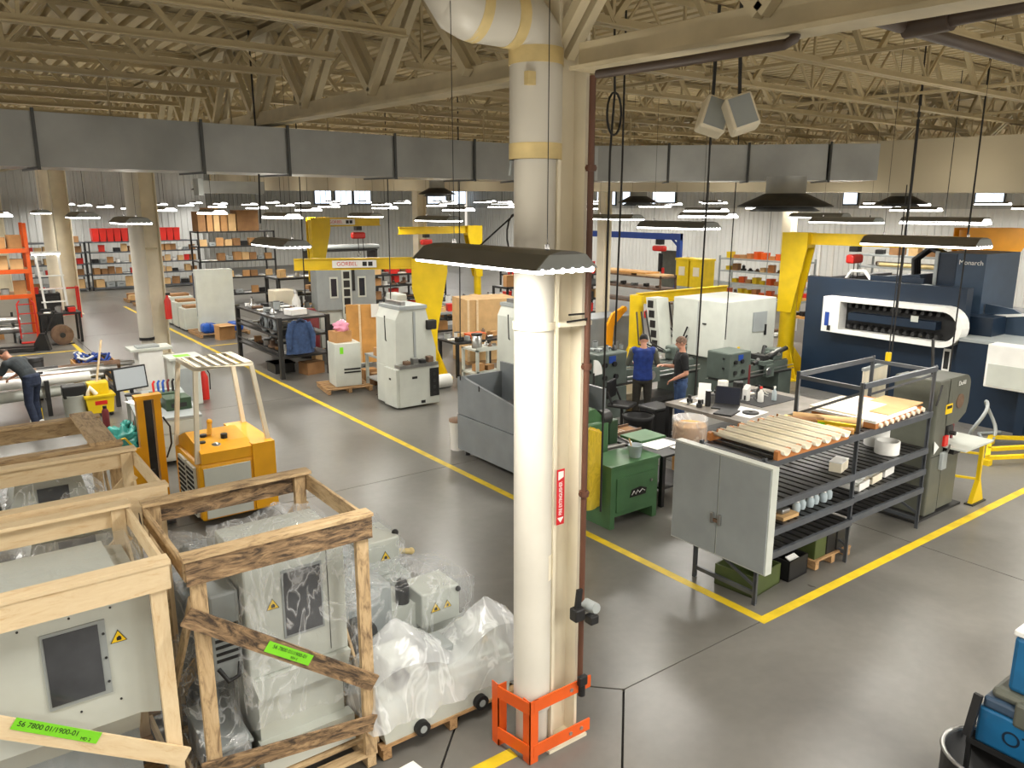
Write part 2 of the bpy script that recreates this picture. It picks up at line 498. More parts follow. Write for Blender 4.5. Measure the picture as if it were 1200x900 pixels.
for xa, xb in ((700, 722), (730, 745), (765, 792), (988, 1006), (1142, 1178)):         # high windows in the right wall
    a = atX(xa, 235, 35.9); b_ = atX(xb, 235, 35.9); n += 1
    wn = B().box(35.86, 35.94, b_.y, a.y, 4.15, 5.1).obj('window_%d' % n, 'galv_dark'); tag(wn, kind='structure')
    B().box(35.83, 35.855, b_.y + .06, a.y - .06, 4.22, 5.03).obj('pane', 'daylight', wn)

# ---- roof deck, joists, girders
vs = []; pitch = .2
x = -14.; Y0, Y1 = -9, 56
while x < 38:
    for u, h in ((0, 0), (.55, 0), (.65, .06), (.9, .06)):
        for yy in (Y0, Y1): vs.append((x + u * pitch, yy, 6.03 + h + rise(yy)))
    x += pitch
b = B(); b._add(vs, [(2 * k, 2 * k + 1, 2 * k + 3, 2 * k + 2) for k in range(len(vs) // 2 - 1)])
ceiling = b.obj('ceiling', 'deck'); tag(ceiling, kind='structure')


def joist_meshes(L, zb, zt, npan):
    ch = B()
    for s in (-1, 1):
        ch.box(.25, L - .25, s * .03 - .02, s * .03 + .02, zb, zb + .012).box(.25, L - .25, s * .012 - .005, s * .012 + .005, zb, zb + .06)
        ch.box(0, L, s * .035 - .022, s * .035 + .022, zt - .012, zt).box(0, L, s * .012 - .005, s * .012 + .005, zt - .06, zt)
    webs = []
    pw = (L - .9) / npan
    for k in range(npan):
        xa = .45 + k * pw
        webs.append(((xa, 0, zb + .03), (xa + pw / 2, 0, zt - .03), .022 if k % 3 else .045))
        webs.append(((xa + pw / 2, 0, zt - .03), (xa + pw, 0, zb + .03), .022 if k % 2 else .045))
        if k % 2 == 0: webs.append(((xa, 0, zb + .03), (xa, 0, zt - .03), .025))
    webs.append(((.02, 0, zt - .05), (.45, 0, zb + .03), .04)); webs.append(((L - .02, 0, zt - .05), (L - .45, 0, zb + .03), .04))
    return ch, webs


ch, webs = joist_meshes(11.75, 0, .70, 10)
chord_me = ch.mesh('joist_chord'); chord_me.materials.append(MATS['tan_paint'])
full = B(); full.v, full.f, full.sm = list(ch.v), list(ch.f), list(ch.sm)
for a, b_, r in webs: full.bar(a, b_, r)
full_me = full.mesh('roof_joist'); full_me.materials.append(MATS['tan_paint'])
web_me = []
for a, b_, r in webs:
    me = B().bar(a, b_, r).mesh('joist_web'); me.materials.append(MATS['tan_paint']); web_me.append(me)
GX = [-8.5, 3.45, 15.4, 27.35]
y = -3.55
while y < 48.5:
    for gx in GX[:3] if y > 30 else GX[:3]:
        near = (y < 11 and gx < 10)
        vis = not (gx < 0 and y < 3) and not (gx > 10 and y < 1) and not (y < 1.5 and gx < 10 and gx > 0 and y < .2)
        if not vis: continue
        j = link('roof_joist', chord_me if near else full_me, ceiling, (gx + .1, y, 5.31 + rise(y)))
        if near:
            for me in web_me: link('joist_web', me, j)
    y += 1.3 if y < 20 else 1.95
# cross bridging rods along the roof
for xx in (-4, -1, 6.5, 9.4, 12.3, 18.4, 21.5):
    B().bar((xx, 1, 5.36 + rise(1)), (xx, 47, 5.36 + rise(47)), .03).obj('bridging_rod', 'tan_paint', ceiling)


def girder(X, ya, yb, z, name='roof_girder', near=False):
    g = B()
    L = yb - ya
    g._add([(X + sx, yy, zz + rise(yy) + z) for yy in (ya, yb) for sx, zz in ((-.1, 0), (.1, 0), (.1, .025), (-.1, .025))], [(0, 1, 2, 3), (7, 6, 5, 4), (0, 4, 5, 1), (1, 5, 6, 2), (2, 6, 7, 3), (3, 7, 4, 0)])
    g._add([(X + sx, yy, zz + rise(yy) + z) for yy in (ya, yb) for sx, zz in ((-.02, .025), (.02, .025), (.02, .17), (-.02, .17))], [(0, 1, 2, 3), (7, 6, 5, 4), (0, 4, 5, 1), (1, 5, 6, 2), (2, 6, 7, 3), (3, 7, 4, 0)])
    g._add([(X + sx, yy, zz + rise(yy) + z) for yy in (ya, yb) for sx, zz in ((-.1, .98), (.1, .98), (.1, 1.04), (-.1, 1.04))], [(0, 1, 2, 3), (7, 6, 5, 4), (0, 4, 5, 1), (1, 5, 6, 2), (2, 6, 7, 3), (3, 7, 4, 0)])
    o = g.obj(name, 'cream_dark', ceiling)
    yy = ya + .8; pts = []
    while yy < yb - .8:
        for (p, q) in (((yy, .12), (yy + .8, .98)), ((yy + .8, .98), (yy + 1.6, .12))):
            for s in (-1, 1):
                pts.append(((X + s * .06, p[0], z + p[1] + rise(p[0])), (X + s * .06, q[0], z + q[1] + rise(q[0]))))
        yy += 1.6
    if near:
        for p, q in pts: B().bar(p, q, .07, .07).obj('girder_web', 'cream_dark', o)
    else:
        b = B()
        for p, q in pts: b.bar(p, q, .07, .07)
        b.obj('girder_web', 'cream_dark', o)
    return o


girder(3.5, 4.42, 23.4, 4.94, near=True)
girder(3.5, -3.0, 4.0, 4.94, near=True)
girder(3.5, 23.8, 48.6, 4.94)
girder(15.4, -2, 48.6, 4.94)
girder(-8.5, 6, 48.6, 4.94)


def h_column(label, x, y, zt, w=.32, rz=0, m='cream'):
    t = thing('steel_column', label, 'column', (x, y, 0), rz)
    b = B(); h = w / 2
    b.box(-h, h, -h, -h + .025, .02, zt).box(-h, h, h - .025, h, .02, zt)
    b.obj('flange', m, t)
    B().box(-.012, .012, -h + .025, h - .025, .02, zt).obj('web', m, t)
    B().box(-h - .06, h + .06, -h - .06, h + .06, 0, .025).obj('base_plate', m, t)
    return t


# ---- main column with its drain pipe
mc = h_column('cream steel column beside the white drain pipe and orange guard', 3.515, 4.21, 6.0, .26, PI / 2)
B().box(-.05, .05, -.135, -.131, 4.62, 4.72).obj('number_plate', 'machine_grey', mc)
pp = thing('drain_pipe', 'thick white drain pipe with a bend at the roof strapped to the main column', 'pipe', (3.30, 4.21, 0))
B().cyl((0, 0, .02), (0, 0, .36), .125, n=24).obj('lower_pipe', 'pipe_white', pp)
B().lathe([(.150, .36), (.155, .38), (.155, .40), (.142, .42), (.142, 4.42)], n=28).obj('pipe_body', 'pipe_white', pp)
pts = [(0, 0, 4.4), (0, 0, 5.06), (-.02, 0, 5.16), (-.09, 0, 5.225), (-.2, 0, 5.24), (-.48, 0, 5.24), (-.58, 0, 5.27), (-.64, 0, 5.34), (-.65, 0, 5.5), (-.65, 0, 6.05)]
ins = B().tube(pts[:2], .172, 28).obj('insulated_pipe', 'pipe_white', pp)
B().tube(pts[1:5], .175, 28).obj('elbow', 'pipe_white', pp)
B().cyl((0, 0, 4.98), (0, 0, 5.08), .178, n=28).obj('tape_band', 'pipe_band', pp)
B().cyl((-.17, 0, 5.24), (-.25, 0, 5.24), .178, n=28).obj('tape_band', 'pipe_band', pp)
B().cyl((-.44, 0, 5.24), (-.51, 0, 5.25), .178, n=28).obj('tape_band', 'pipe_band', pp)
B().tube([(-.18, 0, 5.24), (-.5, 0, 5.24)], .172, 28).obj('insulated_pipe', 'pipe_white', pp)
B().tube(pts[5:], .175, 28).obj('elbow', 'pipe_white', pp)
B().cyl((0, 0, 4.40), (0, 0, 4.50), .175, n=28).obj('tape_band', 'pipe_band', pp)
B().box(-.172, -.11, -.14, -.10, 4.84, 4.92).obj('tape_patch', 'pipe_band', pp)
cl = B().cyl((0, 0, 3.28), (0, 0, 3.33), .152, n=24)
cl.bar((.1, -.13, 3.31), (.36, -.17, 3.31), .05, .03).obj('pipe_clamp', 'cream', pp)
B().tube([(.15, -.17, 3.33), (.3, -.2, 3.34), (.36, -.15, 3.37), (.2, -.13, 3.37)], .007).obj('wire_loop', 'black', pp)
# paper remnants on the pipe
lb = B()
for i in range(5):
    a0 = math.radians(-75 + i * 13); a1 = math.radians(-62 + i * 13)
    q = [(.1435 * math.cos(a), .1435 * math.sin(a)) for a in (a0, a1)]
    lb._add([(q[0][0], q[0][1], 1.42), (q[1][0], q[1][1], 1.42), (q[1][0], q[1][1], 1.62), (q[0][0], q[0][1], 1.62)], [(0, 1, 2, 3)])
lb.obj('torn_label', 'tube_card', pp)
# brown standpipe on the column's right edge
sp = thing('conduit', 'thin brown vertical pipe running down the main column', 'pipe', (3.63, 4.03, 0))
B().cyl((0, 0, .55), (0, 0, 4.93), .022, n=10).obj('pipe', 'brown_pipe', sp)
for z in (2.05, 3.0, 4.35): B().cyl((0, 0, z - .02), (0, 0, z + .02), .036, n=10).bar((-.04, 0, z), (.04, 0, z), .03, .02).obj('coupling', 'brown_pipe', sp)
B().rbox(-.05, .03, -.06, -.02, .5, .58, .008).cyl((0, -.02, .40), (0, -.02, .52), .03).obj('valve', 'black', sp)
# fire extinguisher sign on the column
sg = thing('fire_sign', 'red vertical fire extinguisher sign with white lettering and arrow on column', 'sign', (3.43, 4.06, 2.06))
B().box(-.035, .035, -.004, 0, -.21, .21).obj('sign_plate', 'red_sign', sg)
B().prism([(-.026, -.155), (.026, -.155), (.026, -.160), (0, -.195), (-.026, -.160)], 'y', -.0055, -.004).obj('arrow', 'white_paint', sg)
B().prism([(-.024, .13), (.024, .15), (.024, .195), (-.024, .195)], 'y', -.0055, -.004).obj('flame_mark', 'white_paint', sg)
text('FIRE EXTINGUISHER', 'sign_text', 'white_paint', .042, frame((.0, -.005, -.01), (0, 0, 1), (0, -1, 0)), sg, sx=.68)
# black clip holder on the column
ch_ = thing('hose_clip', 'black clip with a grey nozzle hung on the main column', 'clip', (3.535, 4.03, 1.14))
B().rbox(-.045, .05, -.10, -.02, -.05, .05, .012).bar((0, -.06, .04), (.01, -.07, .20), .05, .02).obj('clip_body', 'black', ch_)
B().cyl((.12, -.02, .02), (.12, -.14, .04), .05, .04).obj('nozzle', 'machine_grey', ch_)
B().rbox(.08, .16, -.13, -.05, -.10, -.03, .01).obj('nozzle_grip', 'black', ch_)
# orange guard round the pipe
gd = thing('column_guard', 'orange steel guard bolted around the foot of the main column', 'guard', (3.17, 4.02, 0))
for (px_, py_) in ((0, 0), (-.06, .32)):
    B().box(px_ - .04, px_ + .04, py_ - .004, py_ + .004, 0, .53).box(px_ - .04, px_ - .032, py_ - .004, py_ + .08, 0, .53).obj('upright', 'orange', gd)
for z in (.42, .06): B().bar((-.04, 0, z + .055), (-.10, .32, z + .055), .012, .10).obj('side_rail', 'orange', gd)
for z in (.43, .05):
    r_ = B().box(.0, .56, -.006, .006, z, z + .10).obj('front_rail', 'orange', gd)
    for xx in (.36, .47): B().cyl((xx, -.006, z + .05), (xx, -.014, z + .05), .016, n=8).obj('bolt', 'steel', r_)

# ---- other columns with their pipes
c2 = h_column('cream steel column rising behind the small desk with a red extinguisher', 5.0, 23.6, 6.3, .42, PI / 2)
p2 = thing('drain_pipe', 'white drain pipe strapped to the far column behind the desk', 'pipe', (4.60, 23.4, 0))
B().cyl((0, 0, .5), (0, 0, 6.2), .19, n=20).obj('pipe_body', 'pipe_white', p2)
B().cyl((0, 0, .47), (0, 0, .55), .20, n=20).obj('joint_ring', 'black', p2)
B().cyl((0, 0, 0), (0, 0, .48), .16, n=20).obj('lower_pipe', 'pipe_white', p2)
B().box(-.2, .5, -.02, .02, 2.95, 3.0).obj('pipe_clamp', 'cream_dark', p2)
c1 = h_column('cream steel column standing in the far aisle beside the red guard frame', 4.25, 34.6, 6.6, .55, PI / 2)
p1_ = thing('drain_pipe', 'cream drain pipe beside the far aisle column', 'pipe', (3.72, 34.2, 0))
B().cyl((0, 0, 0), (0, 0, 6.6), .2, n=16).obj('pipe_body', 'cream', p1_)
h_column('cream steel column far off behind the orange pallet racks', 2.6, 44., 6.8, .8, PI / 2)
h_column('cream steel column behind the twin windowed machine and yellow jib beam', 15.2, 26.5, 6.5, .4, PI / 2)
cc = atY(705, 400, 16.4)
h_column('cream steel column beside the blue gantry beam behind the lathes', cc.x, 16.4, 6.2, .28, PI / 2)
h_column('cream steel column by the far right wall behind the yellow jib crane', 30.0, 20.5, 6.3, .45, PI / 2)

# ---- grey duct under the roof
def duct_section(p0, p1, w, h, z, parent):
    d_ = (Vector(p1) - Vector(p0)).normalized(); nrm = Vector((-d_.y, d_.x, 0)) * w / 2
    vs = [Vector((p.x, p.y, zz)) for p in (Vector(p0) - nrm, Vector(p0) + nrm, Vector(p1) + nrm, Vector(p1) - nrm) for zz in (z, z + h)]
    sec = B()._add(vs, [(0, 1, 3, 2), (2, 3, 5, 4), (4, 5, 7, 6), (6, 7, 1, 0), (1, 7, 5, 3), (0, 2, 4, 6)]).obj('duct_section', 'galv', parent)
    for p in (Vector(p0),):
        nn = nrm * 1.06
        B().bar(Vector((p.x - nn.x, p.y - nn.y, z - .015)), Vector((p.x + nn.x, p.y + nn.y, z - .01)), .03, .02).bar(Vector((p.x - nn.x, p.y - nn.y, z - .03)), Vector((p.x - nn.x, p.y - nn.y, z + h + .03)), .03, .02).obj('flange', 'galv_dark', sec)
    return sec


ad = thing('air_duct', 'long grey galvanized rectangular air duct hung under the roof trusses', 'duct', (0, 0, 4.48))
dpts = [(-3.2, 9.25, 0), (-1.5, 9.38, 0), (.95, 9.5, 0), (2.55, 9.62, 0), (3.55, 9.7, 0), (5.05, 9.85, 0), (6.4, 9.97, 0), (7.3, 10.0, 0), (8.6, 9.5, 0), (9.45, 8.75, 0), (10.35, 7.95, 0), (11.15, 7.15, 0), (11.7, 6.7, 0)]
for i in range(len(dpts) - 1):
    duct_section(dpts[i], dpts[i + 1], .75, .52, 0, ad)
    m_ = (Vector(dpts[i]) + Vector(dpts[i + 1])) / 2
    B().cyl((m_.x, m_.y, .52), (m_.x, m_.y, .95), .012, n=6).obj('hanger_rod', 'tan_paint', ad)


def diffuser(label, x, y, ztop, r, group=None):
    t = thing('ceiling_diffuser', label, 'air vent', (x, y, ztop), 0, group)
    B().lathe([(r * .42, 0), (r * .42, -.22), (r * .46, -.24)], n=24).obj('neck', 'galv', t)
    B().lathe([(r * .44, -.22), (r, -.38), (r, -.40), (r * .9, -.40)], n=24).obj('cone', 'dark_steel', t)
    B().lathe([(r * .4, -.34), (r * .75, -.45), (r * .7, -.455)], n=24).obj('inner_cone', 'galv_dark', t)
    return t


q = G(922, 208, 4.48)
diffuser('round dark cone diffuser under the end of the grey air duct', q.x, q.y, 4.49, .62)
# ---- the wide beige trunk duct that climbs with the roof
bd = thing('trunk_duct', 'wide beige painted trunk duct crossing the hall under the roof', 'duct', (13.35, 3, 0))
b = B()
Ya, Yb = 0., 44.
for (y0, y1) in ((-4, 9), (9.02, 22), (22.02, 44)):
    vs = [(xx, yy, zz + .0167 * (yy + 3 - 8.6)) for yy in (y0, y1) for xx, zz in ((0, 4.36), (1.3, 4.36), (1.3, 5.21), (0, 5.21))]
    B()._add(vs, [(0, 1, 2, 3), (7, 6, 5, 4), (0, 4, 5, 1), (1, 5, 6, 2), (2, 6, 7, 3), (3, 7, 4, 0)]).obj('duct_section', 'beige_duct', bd)
for yy in (2, 10, 18, 28, 38): B().bar((.6, yy, 5.2 + .0167 * (yy - 5.6)), (.6, yy, 6.1), .03).obj('hanger_rod', 'tan_paint', bd)
for (px_, yy, zt) in ((512, 20.5, 4.75), (748, 16, 4.5), (1057, 9, 4.45), (240, 36, 5.1)):
    q = atY(px_, 225, yy) if px_ != 1057 else atX(px_, 228, 18.)
    names = {512: 'dark cone diffuser hanging behind the second yellow jib beam', 748: 'dark cone diffuser hanging above the blue gantry beam', 1057: 'dark cone diffuser hanging above the navy machine', 240: 'dark cone diffuser high above the tall boxed racks'}
    diffuser(names[px_], q.x, q.y, zt + .1, .55)
gb = thing('duct_branch', 'small grey square branch duct below the beige trunk near the left column', 'duct', (5.6, 20.5, 4.42))
B().box(0, 1.6, 0, .35, 0, .3).obj('duct_section', 'galv', gb); B().box(-.06, .06, -.04, .39, -.05, .35).obj('end_cap', 'machine_grey', gb)
for xx in (.3, 1.3): B().bar((xx, .17, .3), (xx, .17, 1.9), .02).obj('hanger_rod', 'tan_paint', gb)

# ---- dark sprinkler pipes at the upper right
sk = thing('sprinkler_pipe', 'dark iron sprinkler main with a branch tee below the roof at right', 'pipe', (0, 0, 0))
P0 = G(1000, 14, 5.25); P1 = G(1062, 32, 5.25); P2 = G(1210, 74, 5.25); P3 = G(1215, 2, 5.25)
B().tube([P0 + (P0 - P1) * 2, P0, P1, P2, P2 + (P2 - P1)], .045, 10).obj('main_pipe', 'dark_pipe', sk)
B().tube([P1, P3, P3 + (P3 - P1) * .5], .05, 10).obj('branch_pipe', 'dark_pipe', sk)
dd = (P3 - P1).normalized()
B().cyl(P1, P1 + dd * .3, .075, n=12).obj('tee', 'dark_pipe', sk)
B().bar(P1 + dd * .06 + Vector((0, 0, .04)), P1 + dd * .06 + Vector((0, 0, .13)), .02).cyl(P1 + dd * .06 + Vector((0, 0, .12)), P1 + dd * .06 + Vector((0, 0, .15)), .03, n=8).obj('sprinkler_head', 'black', sk)
for p in (P0 + (P0 - P1) * 1.5, P2): B().bar(p, p + Vector((0, 0, .75)), .015).obj('hanger_rod', 'dark_pipe', sk)
sk2 = thing('drain_line', 'dark bent pipe running under the girder from the main column', 'pipe', (0, 0, 0))
Q = [G(700, 87, 4.85), G(800, 72, 4.85), G(920, 52, 4.85), G(930, 46, 4.88), G(936, 32, 4.95)]
B().tube(Q + [Q[-1] + Vector((0, 0, .15))], .026, 8).obj('pipe', 'dark_pipe', sk2)

# ---- pair of loudspeakers
for k, (px_, py_, sgn) in enumerate(((836, 137, -1), (868, 134, 1))):
    q = G(px_, py_, 4.72)
    t = thing('loudspeaker', ['white box loudspeaker tilted down toward the main column', 'white box loudspeaker tilted down toward the sprinkler pipe'][k], 'loudspeaker', q, -AZ)
    M_ = Matrix.Rotation(math.radians(-18 * sgn), 4, 'Y') @ Matrix.Rotation(math.radians(-14), 4, 'X')
    B().rbox(-.095, .095, -.08, .08, -.12, .12, .02, M=M_).obj('cabinet', 'cream', t)
    B().box(-.075, .075, -.086, -.08, -.10, .10, M=M_).obj('grille', 'machine_grey', t)
    B().bar((0, .05, .08), (-.02 * sgn, .08, .75), .02).obj('bracket', 'dark_steel', t)
# ================================================================== fluorescent high-bay lamps
LL, LW_ = 1.22, .41
def lamp_proto(detail):
    t = thing('high_bay_lamp', '', 'lamp', (0, 0, 0))
    o, i, L = LW_ / 2, .12, LL
    prof = [(-o, 0), (-i, .075), (-.05, .09), (.05, .09), (i, .075), (o, 0), (o - .012, 0), (i - .01, .065), (-i + .01, .065), (-o + .012, 0)]
    B().prism(prof, 'y', -L / 2, L / 2).obj('housing', 'lamp_grey', t)
    if detail:
        for s in (-1, 1):
            B().prism([(-o, 0), (-i, .075), (i, .075), (o, 0)], 'y', s * L / 2 - .006, s * L / 2 + .006).obj('end_plate', 'machine_grey', t)
            B().cyl((0, s * .45, .085), (0, s * .45, .12), .012, n=6).obj('hanger_eye', 'black', t)
        for k in range(6):
            B().cyl((-.165 + k * .066, -L / 2 - .008, -.006), (-.165 + k * .066, L / 2 + .008, -.006), .014, n=8).obj('tube', 'tube_light', t)
    else:
        B().box(-o + .02, o - .02, -L / 2 + .01, L / 2 - .01, -.022, .02).obj('tube', 'tube_light', t)
    ld = bpy.data.lights.new('lamp_light', 'AREA'); ld.shape = 'RECTANGLE'; ld.size = LW_; ld.size_y = L
    ld.energy = LAMP_W; ld.color = (1.0, .955, .87); ld.spread = math.radians(165)
    link('lamp_light', ld, t, (0, 0, -.03))
    ud = bpy.data.lights.new('roof_fill_light', 'AREA'); ud.shape = 'RECTANGLE'; ud.size = .08; ud.size_y = L - .1; ud.energy = UP_W; ud.color = (1.0, .93, .8)  # added fill aimed at the roof; the housing itself has no opening
    uo = link('roof_fill_light', ud, t, (0, 0, .095)); uo.rotation_euler = (PI, 0, 0)
    return t


near_lamp = lamp_proto(True)
far_lamp = lamp_proto(False)
used = set()


def put_lamp(proto, x, y, z, label, group=None):
    if proto in used: o = dup(proto, (x, y, z))
    else: o = proto; o.location = (x, y, z); used.add(proto)
    for c_ in [c_ for c_ in o.children if c_.name.startswith('hanger_wire')]: bpy.data.objects.remove(c_)
    zt = 6.02 + rise(y) - z
    for s_ in ((-.45, .45) if proto is near_lamp else (0,)):
        B().tube([(0, s_, .085), (0, s_, zt)], .0025 if proto is near_lamp else .006, 5).obj('hanger_wire', 'black', o)
    o['label'] = label
    if group: o['group'] = group
    elif 'group' in o: del o['group']
    return o


placed = []
def lamp_px(corner, z, label):
    """lamp whose near lower left corner shows at a photo pixel; it hangs along the aisle on level z"""
    p = G(*corner, z)
    put_lamp(near_lamp, p.x + LW_ / 2, p.y + LL / 2, z, label); placed.append((p.x + LW_ / 2, p.y + LL / 2))


lamp_px((627, 318), 3.79, 'large grey fluorescent lamp hanging in front of the main column')
lamp_px((330, 290), 3.60, 'grey fluorescent lamp hanging above the overhead guard of the yellow stacker')
lamp_px((1142, 290), 3.70, 'grey fluorescent lamp hanging over the band saw in front of the navy machine')
lamp_px((822, 268), 3.81, 'grey fluorescent lamp hanging below the pair of loudspeakers')
lamp_px((145, 262), 3.86, 'grey fluorescent lamp hanging in front of the drain pipe behind the desk')
lamp_px((87, 255), 3.92, 'grey fluorescent lamp hanging beside the far aisle column')
lamp_px((738, 257), 3.86, 'slim fluorescent lamp hanging above the blue gantry beam')
lamp_px((1022, 261), 3.83, 'lit fluorescent lamp hanging above the yellow jib crane arm')
lamp_px((432, 254), 3.86, 'lit fluorescent lamp above the upper yellow jib beam with red hoist')
lamp_px((522, 259), 3.83, 'lit fluorescent lamp above the yellow jib beam behind the big lamp')
lamp_px((40, 250), 3.93, 'grey fluorescent lamp hanging nearest the orange pallet rack')
lamp_px((985, 255), 3.88, 'lit fluorescent lamp hanging above the round diffuser end of the duct')
MARKS = [((8.5, 24), 'the dark stock rack'), ((7.2, 27), 'the tall grey panel'), ((10.5, 34), 'the tall dark rack'), ((5, 44), 'the far grey racks'), ((1, 29), 'the orange pallet rack'), ((15, 24), 'the bench with white equipment'),
         ((12, 29), 'the high rack of white rolls'), ((20, 40), 'the empty floor by the back wall windows'), ((28.6, 28), 'the blue gantry beam'), ((27, 20), 'the rack of yellow and orange bins'), ((22, 22), 'the brown timber rack'),
         ((26, 12), 'the bar stock rack'), ((18, 7), 'the navy machining centre'), ((14.5, 12), 'the white machine enclosure'), ((10, 17), 'the plywood shipping box'), ((32, 45), 'the corner of the white walls'), ((31, 8), 'the floor behind the amber crane'), ((12, 10.5), 'the engine lathes'), ((20, 16), 'the light tool carts'), ((2, 20), 'the shaft rack')]
for xi, X in enumerate((1.2, 5.6, 9.4, 12.6, 16.6, 20.8, 25.2, 29.6, 33.4)):
    for yi in range(12):
        Y = -4.5 + yi * 4.6 + (xi % 2) * 1.2
        if Y > 47.5: continue
        dist = math.hypot(X, Y); ang = math.degrees(math.atan2(X, Y)) - 36.44
        if abs(ang) < 75 and dist < 13: continue         # the near ones in view are placed above
        if Y < 0 and X > 20: continue
        if any(math.hypot(X - a, Y - b_) < 1.6 for a, b_ in placed) or (abs(Y - 9.6) < 1.2 and X < 8) or (6 < Y < 10.5 and 8 < X < 12): continue
        z = min(3.80 + .0105 * max(0, Y - 6) + .012 * max(0, X - 8), 4.42)
        mk = min(MARKS, key=lambda m_: math.hypot(m_[0][0] - X, m_[0][1] - Y))[1]
        if abs(ang) > 36: mk = 'the floor outside the photographed bays'
        put_lamp(far_lamp, X, Y, z, 'lit fluorescent lamp hanging above ' + mk, 'lamps above ' + mk)
for (X, Y) in ((7.6, -.9), (10.2, -1.6), (11.6, 1.0), (5.2, -2.2), (3.2, -1.2), (-1.6, 3.6), (-2.6, 7.6), (-1.2, .2), (15.8, 1.4), (8.4, -3.4), (6.2, .2), (8.9, .7), (4.3, -.5)):    # unseen lamps added beside and behind the camera to brighten floor, column and crates
    put_lamp(far_lamp, X, Y, 3.8, 'lit fluorescent lamp added out of view to brighten near floor, column and crates', 'lamps above the floor outside the photographed bays')
# ================================================================== crates, wrapped machines, stacker
def board(name, parent, p0, p1, w, h, m, up=(0, 0, 1)):
    p0, p1 = Vector(p0), Vector(p1); L = (p1 - p0).length; x = (p1 - p0).normalized(); u = Vector(up)
    if abs(x.dot(u)) > .98: u = Vector((0, 1, 0))
    y = u.cross(x).normalized(); z = x.cross(y)
    me = B().box(0, L, -w / 2, w / 2, -h / 2, h / 2).mesh(name); me.materials.append(MATS[m])
    o = link(name, me, parent)
    o.matrix_local = Matrix(((x.x, y.x, z.x, p0.x), (x.y, y.y, z.y, p0.y), (x.z, y.z, z.z, p0.z), (0, 0, 0, 1)))
    return o


def pallet_parts(t, W, D, m='pallet_wood', z=0., nb=7):
    for k in range(3):
        x_ = .05 + k * (W - .1) / 2
        board('runner', t, (x_, 0, z + .055), (x_, D, z + .055), .07, .09, m)
    for k in range(nb):
        y_ = .05 + k * (D - .1) / (nb - 1)
        board('deck_board', t, (0, y_, z + .111), (W, y_, z + .111), .095, .022, m)


def crate(label, x0, y0, W, D, h, m, front=(), back_diag=True, fm=None):
    t = thing('wooden_crate', label, 'crate', (x0, y0, 0))
    pallet_parts(t, W, D, m if m != 'pine' else 'pallet_wood')
    for (x_, y_) in ((.05, .02), (W - .05, .02), (.05, D - .02), (W - .05, D - .02)):
        board('post', t, (x_, y_, .12), (x_, y_, h - .02), .09, .045, m, up=(0, 1, 0))
    for y_, s in ((0, -1), (D, 1)):
        board('top_rail', t, (-.02, y_ + s * .012, h - .08), (W + .02, y_ + s * .012, h - .08), .022, .16, fm or m)
        board('top_board', t, (-.03, y_ - s * .03, h + .012), (W + .03, y_ - s * .03, h + .012), .12, .024, m)
    for x_ in (-.012, W + .012):
        board('side_rail', t, (x_, .02, h - .08), (x_, D - .02, h - .08), .022, .13, m)
        board('side_rail', t, (x_, .02, .22), (x_, D - .02, .22), .022, .10, m)
    for (xa, za, xb, zb) in front:
        board('brace', t, (xa - x0, -.036, za), (xb - x0, -.036, zb), .022, .12, fm or m)
    if back_diag: board('brace', t, (W, D + .035, h - .25), (.1, D + .035, .4), .022, .10, m)
    board('brace', t, (W - .012, .05, .35), (W - .012, D - .05, h - .3), .02, .09, m, up=(0, 0, 1))
    board('brace', t, (.012, D - .05, .35), (.012, .05, h - .3), .02, .09, m)
    return t


def tape_label(t, p0, p1, w, lines, face_y):
    """green tape with handwriting on a front brace"""
    p0, p1 = Vector(p0), Vector(p1); d_ = (p1 - p0).normalized(); M_ = frame((p0 + p1) / 2, d_, (0, -1, 0)); L = (p1 - p0).length
    o = B().box(-L / 2, L / 2, -w / 2, w / 2, 0, .002, M=M_).obj('tape_label', 'neon', t)
    for s, sz, dx, dy in lines:
        text(s, 'handwriting', 'black', sz, M_ @ Matrix.Translation((dx, dy, .0025)), o)


cr2 = crate('weathered wooden crate around a wrapped cabinet with tall grey window', 1.02, 4.70, 1.20, 1.16, 2.0, 'old_wood', front=((.97, 1.66, 2.2, .72), (.97, .56, 2.2, .40)), fm='stained_wood')
tape_label(cr2, (.42, -.052, 1.30), (.71, -.052, 1.085), .075, (('56 7800 01/1900-01', .034, 0, .012), ('REV 2', .022, .05, -.02)), 0)
cr1 = crate('pale pine crate around a machine hood with a square grey window', -.55, 4.75, 1.45, 1.20, 2.0, 'pine', front=((-.5, 1.62, .90, .68),))
tape_label(cr1, (.585, -.052, 1.31), (.985, -.052, 1.035), .07, (('56 7800 01/1900-01', .042, -.05, .004), ('MD 2', .026, .17, -.018)), 0)
cr3 = crate('pine crate open on top standing behind the pale front crate', -.30, 6.16, 1.52, 1.2, 2.0, 'pine')
cr4 = crate('weathered crate with one wide grey board on top beside the desk', -.30, 7.56, 1.46, 1.2, 2.0, 'old_wood')
board('top_board', cr4, (1.33, -.02, 2.04), (1.33, 1.24, 2.04), .20, .03, 'old_wood')

